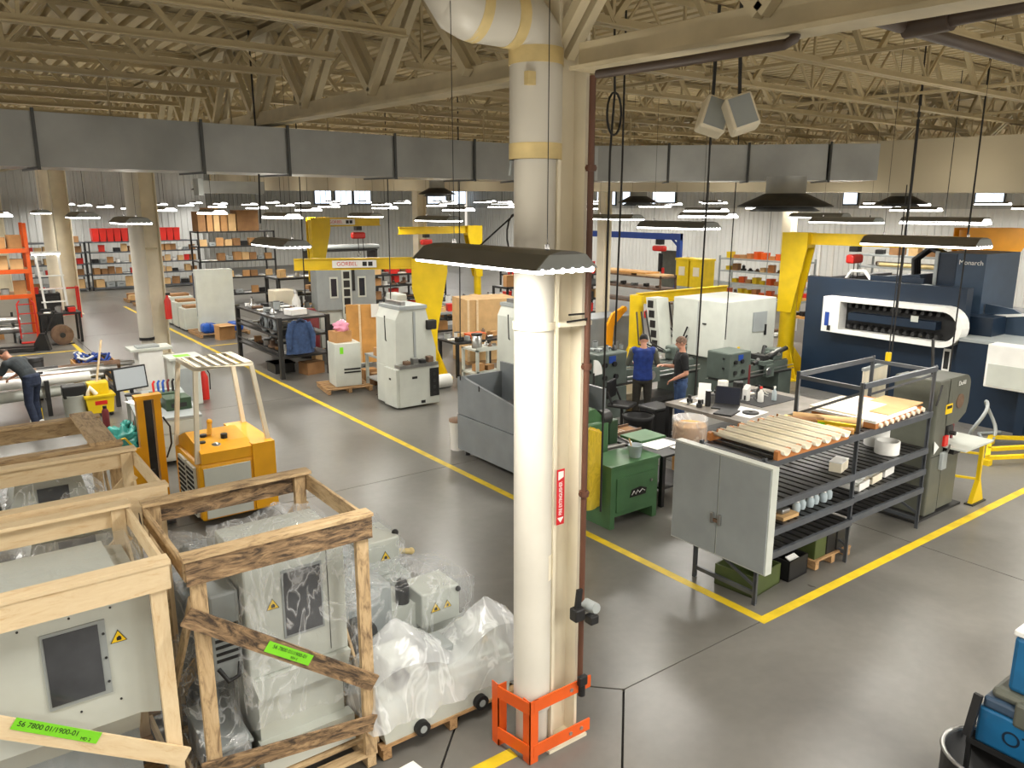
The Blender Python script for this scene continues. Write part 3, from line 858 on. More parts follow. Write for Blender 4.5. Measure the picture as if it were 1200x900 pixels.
# ---- machine hood in the pale crate
mh = thing('machine_hood', 'light grey sheet metal machine hood with a square window inside pale crate', 'machine', (-.5, 4.9, 0))
B().prism([(0, .98), (.12, .80), (.85, .80), (.85, 1.84), (.05, 1.84), (0, 1.80)], 'x', 0, 1.20).obj('hood', 'machine_light', mh)
B().prism([(1.20, .98), (1.32, .94), (1.32, 1.78), (1.20, 1.80)], 'y', .0, .85).obj('corner_panel', 'machine_light', mh)
B().box(.1, 1.2, .15, .8, .14, .80).obj('base', 'machine_grey', mh)
wf = B().box(.72, 1.06, -.012, 0, 1.19, 1.68).obj('window_frame', 'machine_grey', mh)
B().box(.735, 1.02, -.018, -.012, 1.215, 1.66).obj('window_glass', 'window_dark', wf)
for i in range(3):
    B().cyl((1.045, -.014, 1.27 + i * .16), (1.045, -.02, 1.27 + i * .16), .008, n=8).obj('screw', 'dark_steel', wf)
for x_ in (.5, .62, .88, 1.1):
    for z_ in (1.12, 1.74): B().cyl((x_, 0, z_), (x_, -.006, z_), .007, n=8).obj('screw', 'dark_steel', mh)
warning_sticker(mh, frame((1.125, -.003, 1.53), (1, 0, 0), (0, -1, 0)), .095)

# ---- cabinet machine in the weathered crate
mk = thing('wrapped_cabinet', 'light grey machine cabinet with tall dark window inside weathered crate', 'machine', (1.42, 5.0, 0))
B().rbox(0, .74, 0, .62, .86, 1.78, .015).obj('upper_cabinet', 'machine_light', mk)
B().prism([(.0, .86), (.74, .86), (.70, .70), (.04, .70)], 'y', -.04, .6).obj('drip_tray', 'machine_light', mk)
B().box(.04, .68, 0, .58, .14, .70).obj('pedestal', 'machine_light', mk)
B().box(.02, .72, -.09, .02, .14, .36).obj('foot_cover', 'machine_light', mk)
B().box(.06, .7, -.094, -.09, .24, .246).obj('seam', 'shadow_gap', mk)
wf = B().box(.26, .56, -.008, 0, 1.10, 1.62).obj('window_frame', 'machine_grey', mk)
B().box(.275, .545, -.013, -.008, 1.12, 1.60).obj('window_glass', 'window_dark', wf)
B().box(.60, .605, -.003, 0, .9, 1.75).obj('door_seam', 'shadow_gap', mk)
warning_sticker(mk, frame((.19, -.003, 1.38), (1, 0, 0), (0, -1, 0)), .095)
B().rbox(-.22, -.02, .05, .45, .9, 1.55, .02).obj('vent_box', 'machine_grey', mk)
for i in range(6): B().box(-.20, -.04, .042, .05, 1.05 + i * .05, 1.07 + i * .05).obj('louver', 'shadow_gap', mk)
B().tube([(-.2, .02, 1.02), (-.15, -.02, .93), (-.08, -.02, .95), (-.05, .03, 1.02)], .016).obj('cable', 'black', mk)
cb = thing('coolant_tank', 'grey steel coolant tank on the floor of the weathered crate', 'tank', (1.10, 4.98, .125))
B().rbox(0, .29, 0, .62, 0, .28, .02).obj('tank_body', 'enclosure_grey', cb)
B().rbox(-.01, .30, -.01, .63, .28, .31, .008).obj('lid', 'machine_grey', cb)
B().cyl((.15, .5, .31), (.15, .5, .5), .07).obj('pump', 'machine_grey', cb)

# ---- machines behind, in the two rear crates
for k, (x_, y_, lb_) in enumerate(((-.05, 6.35, 'grey wrapped machine standing inside the pine crate behind'), (-.05, 7.75, 'grey wrapped machine standing inside the crate with wide top board'))):
    t = thing('wrapped_machine', lb_, 'machine', (x_, y_, .125))
    B().rbox(0, 1.05, 0, .8, 0, 1.15, .03).obj('body', 'machine_light', t)
    B().prism([(.3, 1.15), (1.0, 1.15), (.9, 1.62), (.4, 1.62)], 'y', .1, .6).obj('hood', 'machine_light', t)
    B().rbox(.05, .28, .2, .5, 1.15, 1.35, .03).obj('control_box', 'dark_steel', t)
    B().box(.55, .8, .085, .1, 1.2, 1.5).obj('window_glass', 'window_dark', t)
    B().cyl((.15, .6, 1.15), (.15, .6, 1.32), .08).obj('motor', 'enclosure_grey', t)


def drape(label, x0, x1, y0, y1, topf, zb, seed=1, m='film', flare=.05, nx=22, ny=18, rows=9, amp=.02):
    """crumpled plastic sheet: a top surface that follows topf(u,v) and a hanging skirt"""
    cx, cy = x0, y0; b = B(); vs = []
    for j in range(ny + 1):
        for i in range(nx + 1):
            u, v = i / nx, j / ny
            n_ = noise.noise(Vector((u * 5 + seed, v * 5, seed))) * amp + (noise.noise(Vector((u * 13 + seed, v * 13, seed * 2))) * amp * .5)
            vs.append(Vector((u * (x1 - x0), v * (y1 - y0), topf(u, v) + n_)))
    b._add(vs, [(j * (nx + 1) + i, j * (nx + 1) + i + 1, (j + 1) * (nx + 1) + i + 1, (j + 1) * (nx + 1) + i) for j in range(ny) for i in range(nx)], True)
    per = [(i, 0) for i in range(nx)] + [(nx, j) for j in range(ny)] + [(nx - i, ny) for i in range(nx)] + [(0, ny - j) for j in range(ny)]
    n_ = len(per); sk = []
    ctr = Vector(((x1 - x0) / 2, (y1 - y0) / 2, 0))
    for r in range(rows + 1):
        f = r / rows
        for k, (i, j) in enumerate(per):
            p = vs[j * (nx + 1) + i]
            out = Vector(((i == nx) - (i == 0), (j == ny) - (j == 0), 0))
            if out.length: out.normalize()
            fold = noise.noise(Vector((p.x * 7 + seed * 3, p.y * 7, f * 1.3))) * (.02 + .06 * f) + flare * f
            z_ = p.z + (zb + .05 * noise.noise(Vector((p.x * 4, p.y * 4, seed))) - p.z) * f
            sk.append(p * 1 + out * fold * (1 if r else 0) + Vector((0, 0, z_ - p.z)))
    b._add(sk, [(r * n_ + k, r * n_ + (k + 1) % n_, (r + 1) * n_ + (k + 1) % n_, (r + 1) * n_ + k) for r in range(rows) for k in range(n_)], True)
    o = b.obj('plastic_sheet', m, None, (cx, cy, 0)); tag(o, label, 'plastic sheet')
    return o


drape('clear plastic sheet over the machine hood in the pale crate', -.55, .86, 5.05, 5.85, lambda u, v: 1.87 + .02 * math.sin(5 * u), .55, 3, 'film_smooth', amp=.012)
drape('clear plastic sheet over the cabinet with tall window in weathered crate', 1.38, 2.19, 4.93, 5.68, lambda u, v: 1.80 + .07 * max(0, 1 - abs(u - .65) * 4), .55, 5)
drape('clear plastic sheet over the machine in the pine crate behind', -.12, 1.05, 6.28, 7.2, lambda u, v: 1.35 + .45 * max(0, 1 - ((u - .6) ** 2 + (v - .4) ** 2) * 4), .4, 7)
drape('clear plastic sheet over the machine in the crate with wide top board', -.12, 1.05, 7.68, 8.6, lambda u, v: 1.35 + .45 * max(0, 1 - ((u - .6) ** 2 + (v - .4) ** 2) * 4), .4, 9)
drape('crumpled clear sheet over the coolant tank in the weathered crate', 1.05, 1.36, 4.92, 5.75, lambda u, v: .47 + .5 * v, .16, 11)

# ---- three wrapped machines on pallets behind the weathered crate
def wrapped_on_pallet(label, x0, y0, W, D, build, name='wrapped_lathe', plabel=''):
    p = thing('pallet', plabel, 'pallet', (x0, y0, 0)); pallet_parts(p, W, D)
    t = thing(name, label, 'machine', (x0, y0, .122)); build(t); return t


def w3(t):
    B().prism([(.05, 0), (1.2, 0), (1.24, .32), (.0, .32)], 'y', .02, .42).obj('base_tray', 'machine_light', t)
    B().box(.02, 1.22, .04, .40, .32, .40).obj('bed', 'machine_light', t)
    B().rbox(.12, .40, .08, .36, .40, .64, .03).obj('headstock', 'machine_light', t)
    B().cyl((.2, .07, .5), (.2, .02, .5), .07, n=16).obj('motor', 'dark_steel', t)
    B().rbox(.88, 1.14, .08, .36, .38, .62, .02).obj('tailstock', 'machine_light', t)
    B().rbox(.50, .72, .1, .35, .40, .58, .02).obj('carriage', 'machine_grey', t)
    warning_sticker(t, frame((1.0, .075, .52), (1, 0, 0), (0, -1, 0)), .08)
    for x_ in (.35, .9):
        B().cyl((x_, -.03, .03), (x_, .02, .03), .062, n=18).obj('caster', 'black', t)
        B().cyl((x_, -.034, .03), (x_, -.028, .03), .03, n=12).obj('hub', 'machine_grey', t)


wrapped_on_pallet('small grey lathe with caster wheel wrapped on the pallet by the guard', 2.25, 4.70, 1.28, .50, w3, plabel='wooden pallet under the wrapped lathe with caster wheel')
drape('milky plastic sheet pulled into two peaks over the lathe with caster', 2.20, 3.52, 4.68, 5.16, lambda u, v: .62 + .42 * max(0, 1 - math.hypot((u - .22) * 2.6, (v - .45) * 1.6)) + .36 * max(0, 1 - math.hypot((u - .86) * 3.2, (v - .4) * 1.3)), .30, 13, 'film_milky', flare=.05, nx=34)


def w2(t):
    B().box(.0, 1.15, .1, .5, 0, .38).obj('base_tray', 'machine_light', t)
    B().rbox(.02, .45, .05, .55, .38, .92, .03).obj('headstock', 'machine_grey', t)
    B().cyl((.1, -.02, .55), (.1, .10, .55), .17, n=20).cyl((.1, -.05, .55), (.1, 0, .55), .09, n=16).obj('chuck', 'dark_steel', t)
    B().rbox(.70, 1.08, .0, .35, .42, .74, .015).obj('control_box', 'machine_light', t)
    B().box(.45, .75, .12, .5, .38, .62).obj('bed', 'machine_light', t)
    B().cyl((.62, .2, .62), (.62, .2, .78), .06).ball((.62, .2, .80), .05).obj('lever', 'black', t)
    warning_sticker(t, frame((.83, -.004, .58), (1, 0, 0), (0, -1, 0)), .10)
    warning_sticker(t, frame((.95, -.004, .58), (1, 0, 0), (0, -1, 0)), .085)
    B().ball((1.06, -.01, .7), .025).obj('knob', 'black', t)


wrapped_on_pallet('grey lathe with two warning triangles on its control box', 2.30, 5.36, 1.2, .55, w2, plabel='wooden pallet under the lathe with two warning triangles')
drape('clear crumpled sheet over the lathe with two warning triangles', 2.24, 3.5, 5.30, 5.95, lambda u, v: .98 + .12 * max(0, 1 - abs(u - .25) * 5) + .14 * max(0, 1 - math.hypot((u - .6) * 4, (v - .5) * 2)) - .14 * max(0, u - .6), .18, 17, nx=30, amp=.035)


def w1(t):
    B().box(.0, .9, .1, .6, 0, .5).obj('base_cabinet', 'machine_light', t)
    B().rbox(-.02, .93, .0, .62, .46, .53, .01).obj('chip_tray', 'machine_light', t)
    B().rbox(.52, .86, .06, .5, .53, .90, .015).obj('control_box', 'machine_light', t)
    B().rbox(.1, .45, .1, .5, .53, .85, .03).obj('headstock', 'machine_grey', t)
    B().cyl((.9, .2, .68), (1.02, .15, .66), .03, n=8).ball((1.03, .15, .66), .035).obj('brass_fitting', 'pipe_band', t)
    B().ball((.86, .15, .90), .035).obj('knob', 'black', t)
    warning_sticker(t, frame((.70, .056, .72), (1, 0, 0), (0, -1, 0)), .11)
    warning_sticker(t, frame((.5, .056, .62), (1, 0, 0), (0, -1, 0)), .08)


wrapped_on_pallet('grey lathe with brass fitting standing behind the other wrapped lathes', 2.42, 6.2, .95, .65, w1, plabel='wooden pallet under the lathe with brass fitting')
drape('clear sheet over the headstock of the lathe with brass fitting', 2.40, 3.28, 6.16, 6.8, lambda u, v: 1.02 + .06 * math.sin(6 * u + 2 * v), .55, 19, amp=.03)
# dark wrapped machine seen through the weathered crate
t = thing('wrapped_motor', 'dark motor unit wrapped in plastic behind the weathered crate', 'machine', (1.3, 6.3, 0))
B().rbox(0, .8, 0, .6, 0, .95, .03).obj('body', 'enclosure_grey', t)
B().rbox(.1, .5, .1, .5, .95, 1.25, .05).obj('gearbox', 'machine_grey', t)
B().cyl((.6, .1, 1.1), (.6, .4, 1.1), .13, n=16).obj('motor', 'black', t)
B().cyl((.25, .05, 1.1), (.25, .12, 1.1), .1, n=16).obj('pulley', 'dark_steel', t)
drape('clear crumpled sheet over the dark motor unit behind weathered crate', 1.25, 2.15, 6.25, 6.95, lambda u, v: 1.28 - .1 * u + .05 * math.sin(8 * u), .3, 21, amp=.05)
pa = B().prism([(0, 0), (.19, .03), (.17, .16), (.02, .15)], 'z', 0, .002).obj('paper_sheet', 'paper', None, (2.28, 4.42, .001)); tag(pa, 'white paper sheet lying on the floor below the wrapped lathe', 'paper')
pa = B().box(0, .16, 0, .24, 0, .015).obj('wood_offcut', 'pallet_wood', None, (2.1, 5.0, 0), .4); tag(pa, 'wooden offcut on the floor beside the weathered crate', 'offcut')

# ---- yellow stacker truck
fk = thing('stacker_truck', 'yellow electric stacker with cream overhead guard and grey battery door', 'forklift', (2.42, 10.05, 0), 0)
B().rbox(.0, .98, .0, 1.2, .08, .86, .04).obj('chassis', 'fork_yellow', fk)
B().prism([(0, .86), (1.2, .86), (1.2, .96), (.75, 1.12), (.25, 1.06), (0, 1.0)], 'x', .05, .72).obj('hood', 'fork_yellow', fk)
B().box(.70, 1.0, -.03, 1.22, .12, 1.03).obj('side_shroud', 'fork_yellow', fk)
B().box(.06, .66, -.025, .0, .12, .80).obj('battery_door', 'machine_light', fk)
for k in range(2):
    g_ = B().box(-.035, -.001, .12 + k * .42, .48 + k * .42, .12, .80).obj('vent_panel', 'machine_light', fk)
    for i in range(9): B().box(-.045, -.03, .14 + k * .42, .46 + k * .42, .16 + i * .07, .19 + i * .07).obj('louver', 'shadow_gap', g_)
B().bar((.3, .5, 1.1), (.33, .55, 1.26), .05).ball((.33, .55, 1.27), .04).obj('control_lever', 'fork_yellow', fk)
for p_ in ((.15, .3, 1.0), (.22, .5, 1.04), (.45, .35, 1.05)): B().cyl(p_, (p_[0], p_[1], p_[2] + .08), .045).obj('control_knob', 'black', fk)
B().lathe([(.06, 0), (.06, .03), (.02, .05)], .3, .2, 1.02).obj('horn', 'steel', fk)
gl = [(.02, .1), (.98, .1), (.98, 1.15), (.02, 1.15)]
top_ = [(.14, .28), (.86, .28), (.86, 1.15), (.14, 1.15)]
for a, c_ in zip(gl, top_):
    B().bar((a[0], a[1], .85), (c_[0], c_[1], 2.03), .055).obj('guard_post', 'cream', fk)
B().tube([(top_[0][0], top_[0][1], 2.05), (top_[1][0], top_[1][1], 2.05), (top_[2][0], top_[2][1], 2.05), (top_[3][0], top_[3][1], 2.05)], .035, 8, True).obj('guard_frame', 'cream', fk)
for i in range(6): B().bar((.2 + i * .12, .28, 2.06), (.2 + i * .12, 1.15, 2.06), .045, .03).obj('guard_bar', 'cream', fk)
for (x_, y_) in ((.1, .25), (.8, .25), (.1, .95), (.8, .95)): B().cyl((x_, y_, .09), (x_ + .1, y_, .09), .09, n=14).obj('wheel', 'black', fk)
ms = thing('stacker_mast', 'yellow lift mast with fork carriage standing beside the small desk', 'forklift mast', (2.02, 11.4, 0), 0)
for x_ in (0, .22):
    B().box(x_, x_ + .09, 0, .14, 0, 1.52).obj('mast_rail', 'fork_yellow', ms)
B().box(.10, .20, .04, .10, .1, 1.48).obj('inner_mast', 'dark_steel', ms)
B().box(-.02, .33, -.01, .15, 1.50, 1.56).obj('crosshead', 'fork_yellow', ms)
B().box(-.42, .0, -.04, -.01, .1, .85).obj('guard_plate', 'fork_yellow', ms)
for x_ in (-.3, .05): B().box(x_, x_ + .1, -1.0, .0, .03, .07).box(x_, x_ + .1, -.04, 0, .03, .5).obj('fork', 'dark_steel', ms)
B().tube([(-.38, -.02, .85), (-.36, -.06, 1.0), (-.2, -.06, 1.02), (-.12, -.02, .9)], .015).obj('hose', 'yellow', ms)
B().tube([(.34, .1, 1.2), (.42, .1, 1.05), (.42, .1, .8), (.34, .1, .6)], .013).obj('hose', 'black', ms)

# ---- blue boxes and drum at the right edge
sd = thing('steel_drum', 'open black steel drum beside the stack of blue boxes', 'drum', (4.93, 1.62, 0)); sd.scale = (1, 1, .86)
B().lathe([(.28, 0), (.285, .28), (.29, .30), (.285, .32), (.285, .56), (.29, .58), (.285, .6), (.285, .86), (.295, .87), (.295, .885), (.27, .885), (.27, .1), (0, .1)], n=32).obj('drum_body', 'black', sd)
B().lathe([(.286, .87), (.298, .88), (.292, .895), (.272, .893), (.268, .87)], n=32, ring=True).obj('rim', 'steel', sd)
t = thing('tool_stand', 'low steel stand under the stack of blue boxes', 'stand', (5.08, 1.15, 0))
B().box(0, .8, 0, .72, .66, .70).obj('top_plate', 'dark_steel', t)
for (x_, y_) in ((.03, .03), (.77, .03), (.03, .69), (.77, .69)): B().bar((x_, y_, 0), (x_, y_, .66), .05).obj('leg', 'dark_steel', t)
t = thing('tool_box', 'blue steel tool box with dark lettering below the open lid', 'tool box', (5.08, 1.2, .70))
B().rbox(0, .7, 0, .6, 0, .26, .02).obj('body', 'box_blue', t)
B().rbox(.0, .7, .02, .58, .26, .34, .02).obj('tray', 'navy_light', t)
B().bar((-.02, .6, .34), (-.06, .62, .05), .03, .05).obj('strap', 'black', t)
text('OTC', 'lettering', 'navy', .14, frame((-.002, .3, .12), (0, -1, 0), (-1, 0, 0)), t)
t = thing('tool_pouch', 'grey canvas tool pouch with buckle and red tag on blue box', 'pouch', (5.1, 1.2, 1.04))
B().rbox(0, .5, .05, .55, 0, .07, .03).rbox(-.03, .06, .1, .4, -.12, .05, .02).obj('pouch', 'olive', t)
B().box(-.035, -.03, .2, .28, -.06, 0).obj('buckle', 'steel', t); B().box(-.036, -.03, .12, .17, -.16, -.08).obj('tag', 'red', t)
t = thing('blue_case', 'blue rounded case with a white lid on top of the tool box', 'case', (5.14, 1.22, 1.11))
B().rbox(0, .5, .0, .46, 0, .38, .03).obj('body', 'box_blue', t)
B().rbox(-.005, .505, -.005, .465, .38, .42, .01).obj('lid', 'white_paint', t)
B().cyl((-.01, .2, .12), (.0, .2, .12), .14, n=24).obj('round_panel', 'box_blue', t)
B().prism([(.1, .2), (.3, .2), (.2, .3)], 'x', -.012, -.002).obj('arrow_mark', 'white_paint', t)
# ================================================================== steel rack and what lies on it
rk = thing('shelf_rack', 'dark grey slatted steel shelf rack behind the yellow floor corner', 'rack', (6.5, 4.52, 0))
RD = .82
def post(x_, y_, h):
    p = B().box(x_ - .025, x_ + .025, y_ - .004, y_ + .004, 0, h).box(x_ - .025, x_ - .018, y_ - .02, y_ + .025, 0, h).obj('post', 'rack_steel', rk)
for x_, h in ((0.03, 1.62), (1.75, 2.17), (3.42, 2.17)):
    for y_ in (0.01, RD): post(x_, y_, h)
    for z_ in (.12, min(h - .06, 2.1)): B().bar((x_, 0, z_), (x_, RD, z_), .03, .045).obj('end_rail', 'rack_steel', rk)
    B().bar((x_, .02, .2), (x_, RD - .02, .52), .02, .03).obj('end_brace', 'rack_steel', rk)
    if h > 2: B().bar((x_, .02, 2.05), (x_, RD - .02, 1.65), .02, .03).obj('end_brace', 'rack_steel', rk)
for y_ in (0.0, RD): B().bar((1.75, y_, 2.13), (3.42, y_, 2.13), .03, .06).obj('top_beam', 'rack_steel', rk)
slat = B().box(-.045, .045, .02, RD - .01, -.02, 0).mesh('slat'); slat.materials.append(MATS['dark_steel'])
for x0, x1, lev in ((.03, 1.75, (1.58, 1.10, .80, .54)), (1.75, 3.42, (1.58, 1.10, .82, .57))):
    for z_ in lev:
        sh = B().box(x0, x1, -.02, .02, z_ - .07, z_).box(x0, x1, RD - .02, RD + .02, z_ - .07, z_).obj('shelf', 'rack_steel', rk)
        n_ = 13; st = (x1 - x0) / n_
        for i in range(n_): link('slat', slat, sh, (x0 + st * (i + .5), 0, z_))
# cabinet hung on the rack's end
cb = thing('wall_cabinet', 'light grey two door steel cabinet fixed to the end of the shelf rack', 'cabinet', (6.36, 4.33, .45))
B().box(.015, .12, 0, 1.26, 0, 1.14).obj('body', 'machine_light', cb)
for k in range(2):
    d_ = B().box(0, .014, .01 + k * .625, .615 + k * .63, .02, 1.12).obj('door', 'machine_grey', cb)
    B().rbox(-.03, 0, .56 + k * .10, .60 + k * .10, .36, .48, .008).obj('handle', 'steel', d_)
B().rbox(-.025, .0, .60, .66, .38, .42, .006).obj('hasp', 'rust_steel', cb)

# half tubes in cardboard cradles
tr = thing('tube_cradle', 'brown cardboard cradle with round notches on the top shelf', 'cradle', (6.66, 4.5, 1.58))
for y_ in (0, .86):
    pts = [(0, 0), (1.3, 0), (1.3, .09)]
    for k in range(6, -1, -1):
        c_ = .1 + k * .183
        pts += [(c_ + .065 * math.cos(a), .10 - .06 * math.sin(a)) for a in [PI * i / 6 for i in range(7)]]
    pts += [(0, .09)]
    B().prism(pts, 'y', y_ - .02, y_ + .03).obj('end_piece', 'orange_box', tr)
for k in range(7):
    t = B(); L = .95 if k % 2 else .92
    n_ = 10; vs = []
    for y_ in (0, L):
        for r_ in (.062, .054):
            vs += [(r_ * math.cos(PI + PI * i / n_), y_, r_ * math.sin(PI + PI * i / n_)) for i in range(n_ + 1)]
    m_ = n_ + 1
    fs = [(i, i + 1, 2 * m_ + i + 1, 2 * m_ + i) for i in range(n_)] + [(m_ + i + 1, m_ + i, 3 * m_ + i, 3 * m_ + i + 1) for i in range(n_)]
    fs += [(i + 1, i, m_ + i, m_ + i + 1) for i in range(n_)] + [(2 * m_ + i, 2 * m_ + i + 1, 3 * m_ + i + 1, 3 * m_ + i) for i in range(n_)]
    fs += [(0, 2 * m_, 3 * m_, m_), (n_, m_ + n_, 3 * m_ + n_, 2 * m_ + n_)]
    o = t._add(vs, fs, True).obj('half_tube', 'tube_card', None, (6.76 + k * .183, 4.44, 1.58 + .105))
    o.rotation_euler = (0, 0, .0)
    tag(o, 'pale half round trough lying in the notched cardboard cradle', 'trough', 'pale troughs in the cardboard cradle')


def cyl_thing(name, label, cat, p0, p1, r, m, endm=None, group=None):
    t = thing(name, label, cat, p0, 0, group)
    v = Vector(p1) - Vector(p0)
    B().cyl((0, 0, 0), v, r, n=16).obj('body', m, t)
    d_ = v.normalized()
    B().cyl(-d_ * .004, d_ * .01, r * .7, n=12).obj('end_plug', endm or 'white_paint', t)
    return t


cyl_thing('mailing_tube', 'brown mailing tube with white plug lying beside the pale troughs', 'tube', (8.48, 4.62, 1.64), (8.12, 5.3, 1.64), .055, 'cardboard_pale')
cyl_thing('mailing_tube', 'dark brown short tube lying behind the pale troughs', 'tube', (8.22, 4.95, 1.63), (7.98, 5.28, 1.63), .045, 'cardboard_dark')
t = thing('spirit_level', 'yellow spirit level lying across the shelf next to brown tube', 'level', (8.3, 4.55, 1.585), .35)
B().box(0, .05, 0, .85, 0, .07).obj('bar', 'bucket_yellow', t); B().box(-.002, .052, .38, .46, .02, .05).obj('vial', 'neon', t)
B().box(-.001, .051, .0, .03, 0, .07).obj('end_cap', 'black', t)
for k, (x_, y_, s_) in enumerate(((8.02, 4.72, .12), (8.15, 4.62, .1), (7.98, 4.98, .1))):
    o = B().rbox(-s_ / 2, s_ / 2, -s_ * .8, s_ * .8, 0, s_ * .6, .01).obj('wood_block', 'ply', None, (x_, y_, 1.582), .5 * k); tag(o, ['pale wood block at the edge of the shelf', 'small pale wood block between the troughs and the tubes', 'rear pale wood block beside the dark tube'][k], 'block')
# corrugated sheets on the right bay
t = thing('sheet_stack', 'stack of white corrugated sheets with scalloped brown edge on upper shelf', 'sheets', (8.55, 4.5, 1.582), .06)
B().box(0, 1.25, .0, .8, 0, .07).obj('cardboard_base', 'orange_box', t)
B().box(-.02, 1.05, -.01, .82, .07, .10).obj('white_sheet', 'paper', t)
B().box(.35, 1.28, .02, .5, .10, .115).obj('kraft_sheet', 'cardboard_pale', t)
B().box(.02, .8, .25, .84, .10, .125).obj('white_sheet', 'tube_card', t)
for i in range(9): B().cyl((.1 + i * .14, -.03, .035), (.1 + i * .14, .0, .035), .03, n=8).obj('flute_end', 'tube_card', t)
# lower shelves
for k, (x_, y_, r_, h_, lb_) in enumerate(((9.30, 4.72, .145, .16, 'short white plastic roll on the middle shelf of the rack'), (9.52, 4.98, .15, .27, 'tall white plastic roll standing behind the short one on the rack'))):
    t = thing('plastic_roll', lb_, 'roll', (x_, y_, 1.102)); B().lathe([(r_, 0), (r_, h_), (r_ * .85, h_), (r_ * .85, h_ * .3)], n=28).obj('roll', 'white_paint', t); B().lathe([(r_ * 1.01, h_ * .45), (r_ * 1.01, h_ * .5)], n=28).obj('seam', 'paper', t)
t = thing('carton', 'small white carton with cream side on the middle shelf', 'box', (8.12, 4.62, 1.102), .25); B().box(0, .26, 0, .14, 0, .11).obj('body', 'tube_card', t); B().box(-.003, .263, -.003, .143, .11, .12).obj('lid', 'paper', t)
for k in range(3):
    t = thing('parts_tray', ['white cardboard parts tray nearest the middle post', 'cream parts tray with a folded paper between two others', 'white parts tray with a raised flap near the band saw'][k], 'tray', (8.45 + k * .36, 4.56 + .04 * k, .822), .12)
    B().box(0, .28, 0, .26, 0, .05).box(0, .28, 0, .012, .05, .09).box(0, .28, .248, .26, .05, .09).obj('tray', 'tube_card' if k == 1 else 'paper', t)
    B().box(.02, .3, .03, .24, .085, .09, M=Matrix.Rotation(-.12, 4, 'Y')).obj('flap', 'paper', t)
for k in range(6):
    t = thing('glass_jar', 'small silvery glass jar in the row on the lower shelf', 'jar', (7.35 + k * .13, 4.66 + .02 * (k % 2), .805), 0, 'jars on the lower shelf')
    B().lathe([(.035, 0), (.045, .03), (.045, .08), (.03, .11), (.03, .12)], n=14).obj('jar', 'clear_bottle', t); B().lathe([(.034, .115), (.034, .135), (0, .137)], n=12).obj('lid', 'steel', t)
t = thing('jar_tray', 'shallow cardboard tray with loose metal parts left of the glass jars', 'tray', (7.0, 4.58, .802)); B().box(0, .28, 0, .2, 0, .04).obj('tray', 'cardboard_pale', t); B().rbox(.05, .2, .05, .15, .04, .1, .02).obj('metal_part', 'steel', t)
t = thing('flip_carton', 'open brown carton with white flaps behind the glass jars', 'box', (7.75, 4.9, .802)); B().box(0, .3, 0, .2, 0, .14).obj('body', 'cardboard', t); B().box(-.05, .02, 0, .2, .14, .15).obj('flap', 'paper', t)
# floor below the rack
t = thing('parts_bin', 'olive green open steel bin on the floor under the shelf rack', 'bin', (6.62, 4.62, 0), .1)
for a in ((0, .55, 0, .015, 0, .24), (0, .55, .47, .485, 0, .24), (0, .015, 0, .485, 0, .24), (.535, .55, 0, .485, 0, .24), (0, .55, 0, .485, 0, .02)): B().box(*a).obj('panel', 'olive_green', t)
t = thing('parts_bin', 'black open bin with paper beside the olive bin under the rack', 'bin', (7.25, 4.62, 0), .05)
for a in ((0, .38, 0, .015, 0, .24), (0, .38, .47, .485, 0, .24), (0, .015, 0, .485, 0, .24), (.365, .38, 0, .485, 0, .24), (0, .38, 0, .485, 0, .02)): B().box(*a).obj('panel', 'black', t)
B().box(.1, .28, .1, .2, .16, .17, M=Matrix.Rotation(.4, 4, 'X')).obj('paper', 'paper', t)
t = thing('pallet', 'small grey pallet on the floor under the shelf rack', 'pallet', (7.72, 4.6, 0)); pallet_parts(t, .75, .5, 'pallet_wood', 0, 5)
for k, (x_, w_, m_) in enumerate(((7.75, .22, 'olive_green'), (7.99, .18, 'black'), (8.2, .2, 'dark_steel'))):
    o = B().rbox(0, w_, 0, .42, 0, .26, .008).obj('ammo_box', m_, None, (x_, 4.63, .123)); tag(o, ['olive steel box on the small grey pallet', 'black steel box in the middle of the small pallet', 'dark grey steel box at the band saw end of the small pallet'][k], 'box')
o = B().box(0, .2, 0, .12, 0, .004).obj('paper_sheet', 'paper', None, (7.98, 4.68, .385), .3); tag(o, 'white paper sheet lying on the black box under the rack', 'paper')

# ================================================================== band saw
bs = thing('band_saw', 'tall olive grey vertical band saw beside the shelf rack', 'band saw', (10.28, 4.62, 0))
B().box(-.25, 1.0, -.02, .75, 0, .03).obj('floor_plate', 'dark_steel', bs)
B().rbox(0, .32, 0, .6, .03, 1.9, .02).obj('column', 'olive', bs)
B().box(.3, .82, .02, .58, .06, .86).obj('base_cabinet', 'olive', bs)
head = [(.28, 1.25), (.62, 1.25), (.84, 1.36), (.88, 1.5), (.88, 1.74)] + [(.72 + .16 * math.cos(a), 1.74 + .16 * math.sin(a)) for a in [PI / 2 * i / 6 for i in range(1, 7)]] + [(.28, 1.9)]
hd = B().prism(head, 'y', .0, .55).obj('head', 'olive', bs)
B().cyl((.62, .005, 1.55), (.62, -.01, 1.55), .10, n=24).obj('vent_disc', 'rust_steel', hd)
B().box(.50, .74, -.004, .0, 1.76, 1.84).obj('name_plate', 'olive', hd)
text('DoAll', 'lettering', 'white_paint', .085, frame((.62, -.006, 1.8), (1, 0, 0), (0, -1, 0)), hd)
B().box(.24, .42, -.006, .0, 1.42, 1.55).obj('warning_label', 'sticker_yellow', bs)
B().box(.26, .40, -.008, -.006, 1.49, 1.53).obj('label_band', 'black', bs)
tb = B().box(.32, 1.15, -.28, .45, .95, .975).obj('table', 'machine_light', bs)
B().box(.4, .8, -.1, .35, .86, .95).obj('table_trunnion', 'black', bs)
B().bar((.52, .12, .97), (.52, .12, 1.3), .03).obj('guide_post', 'dark_steel', bs)
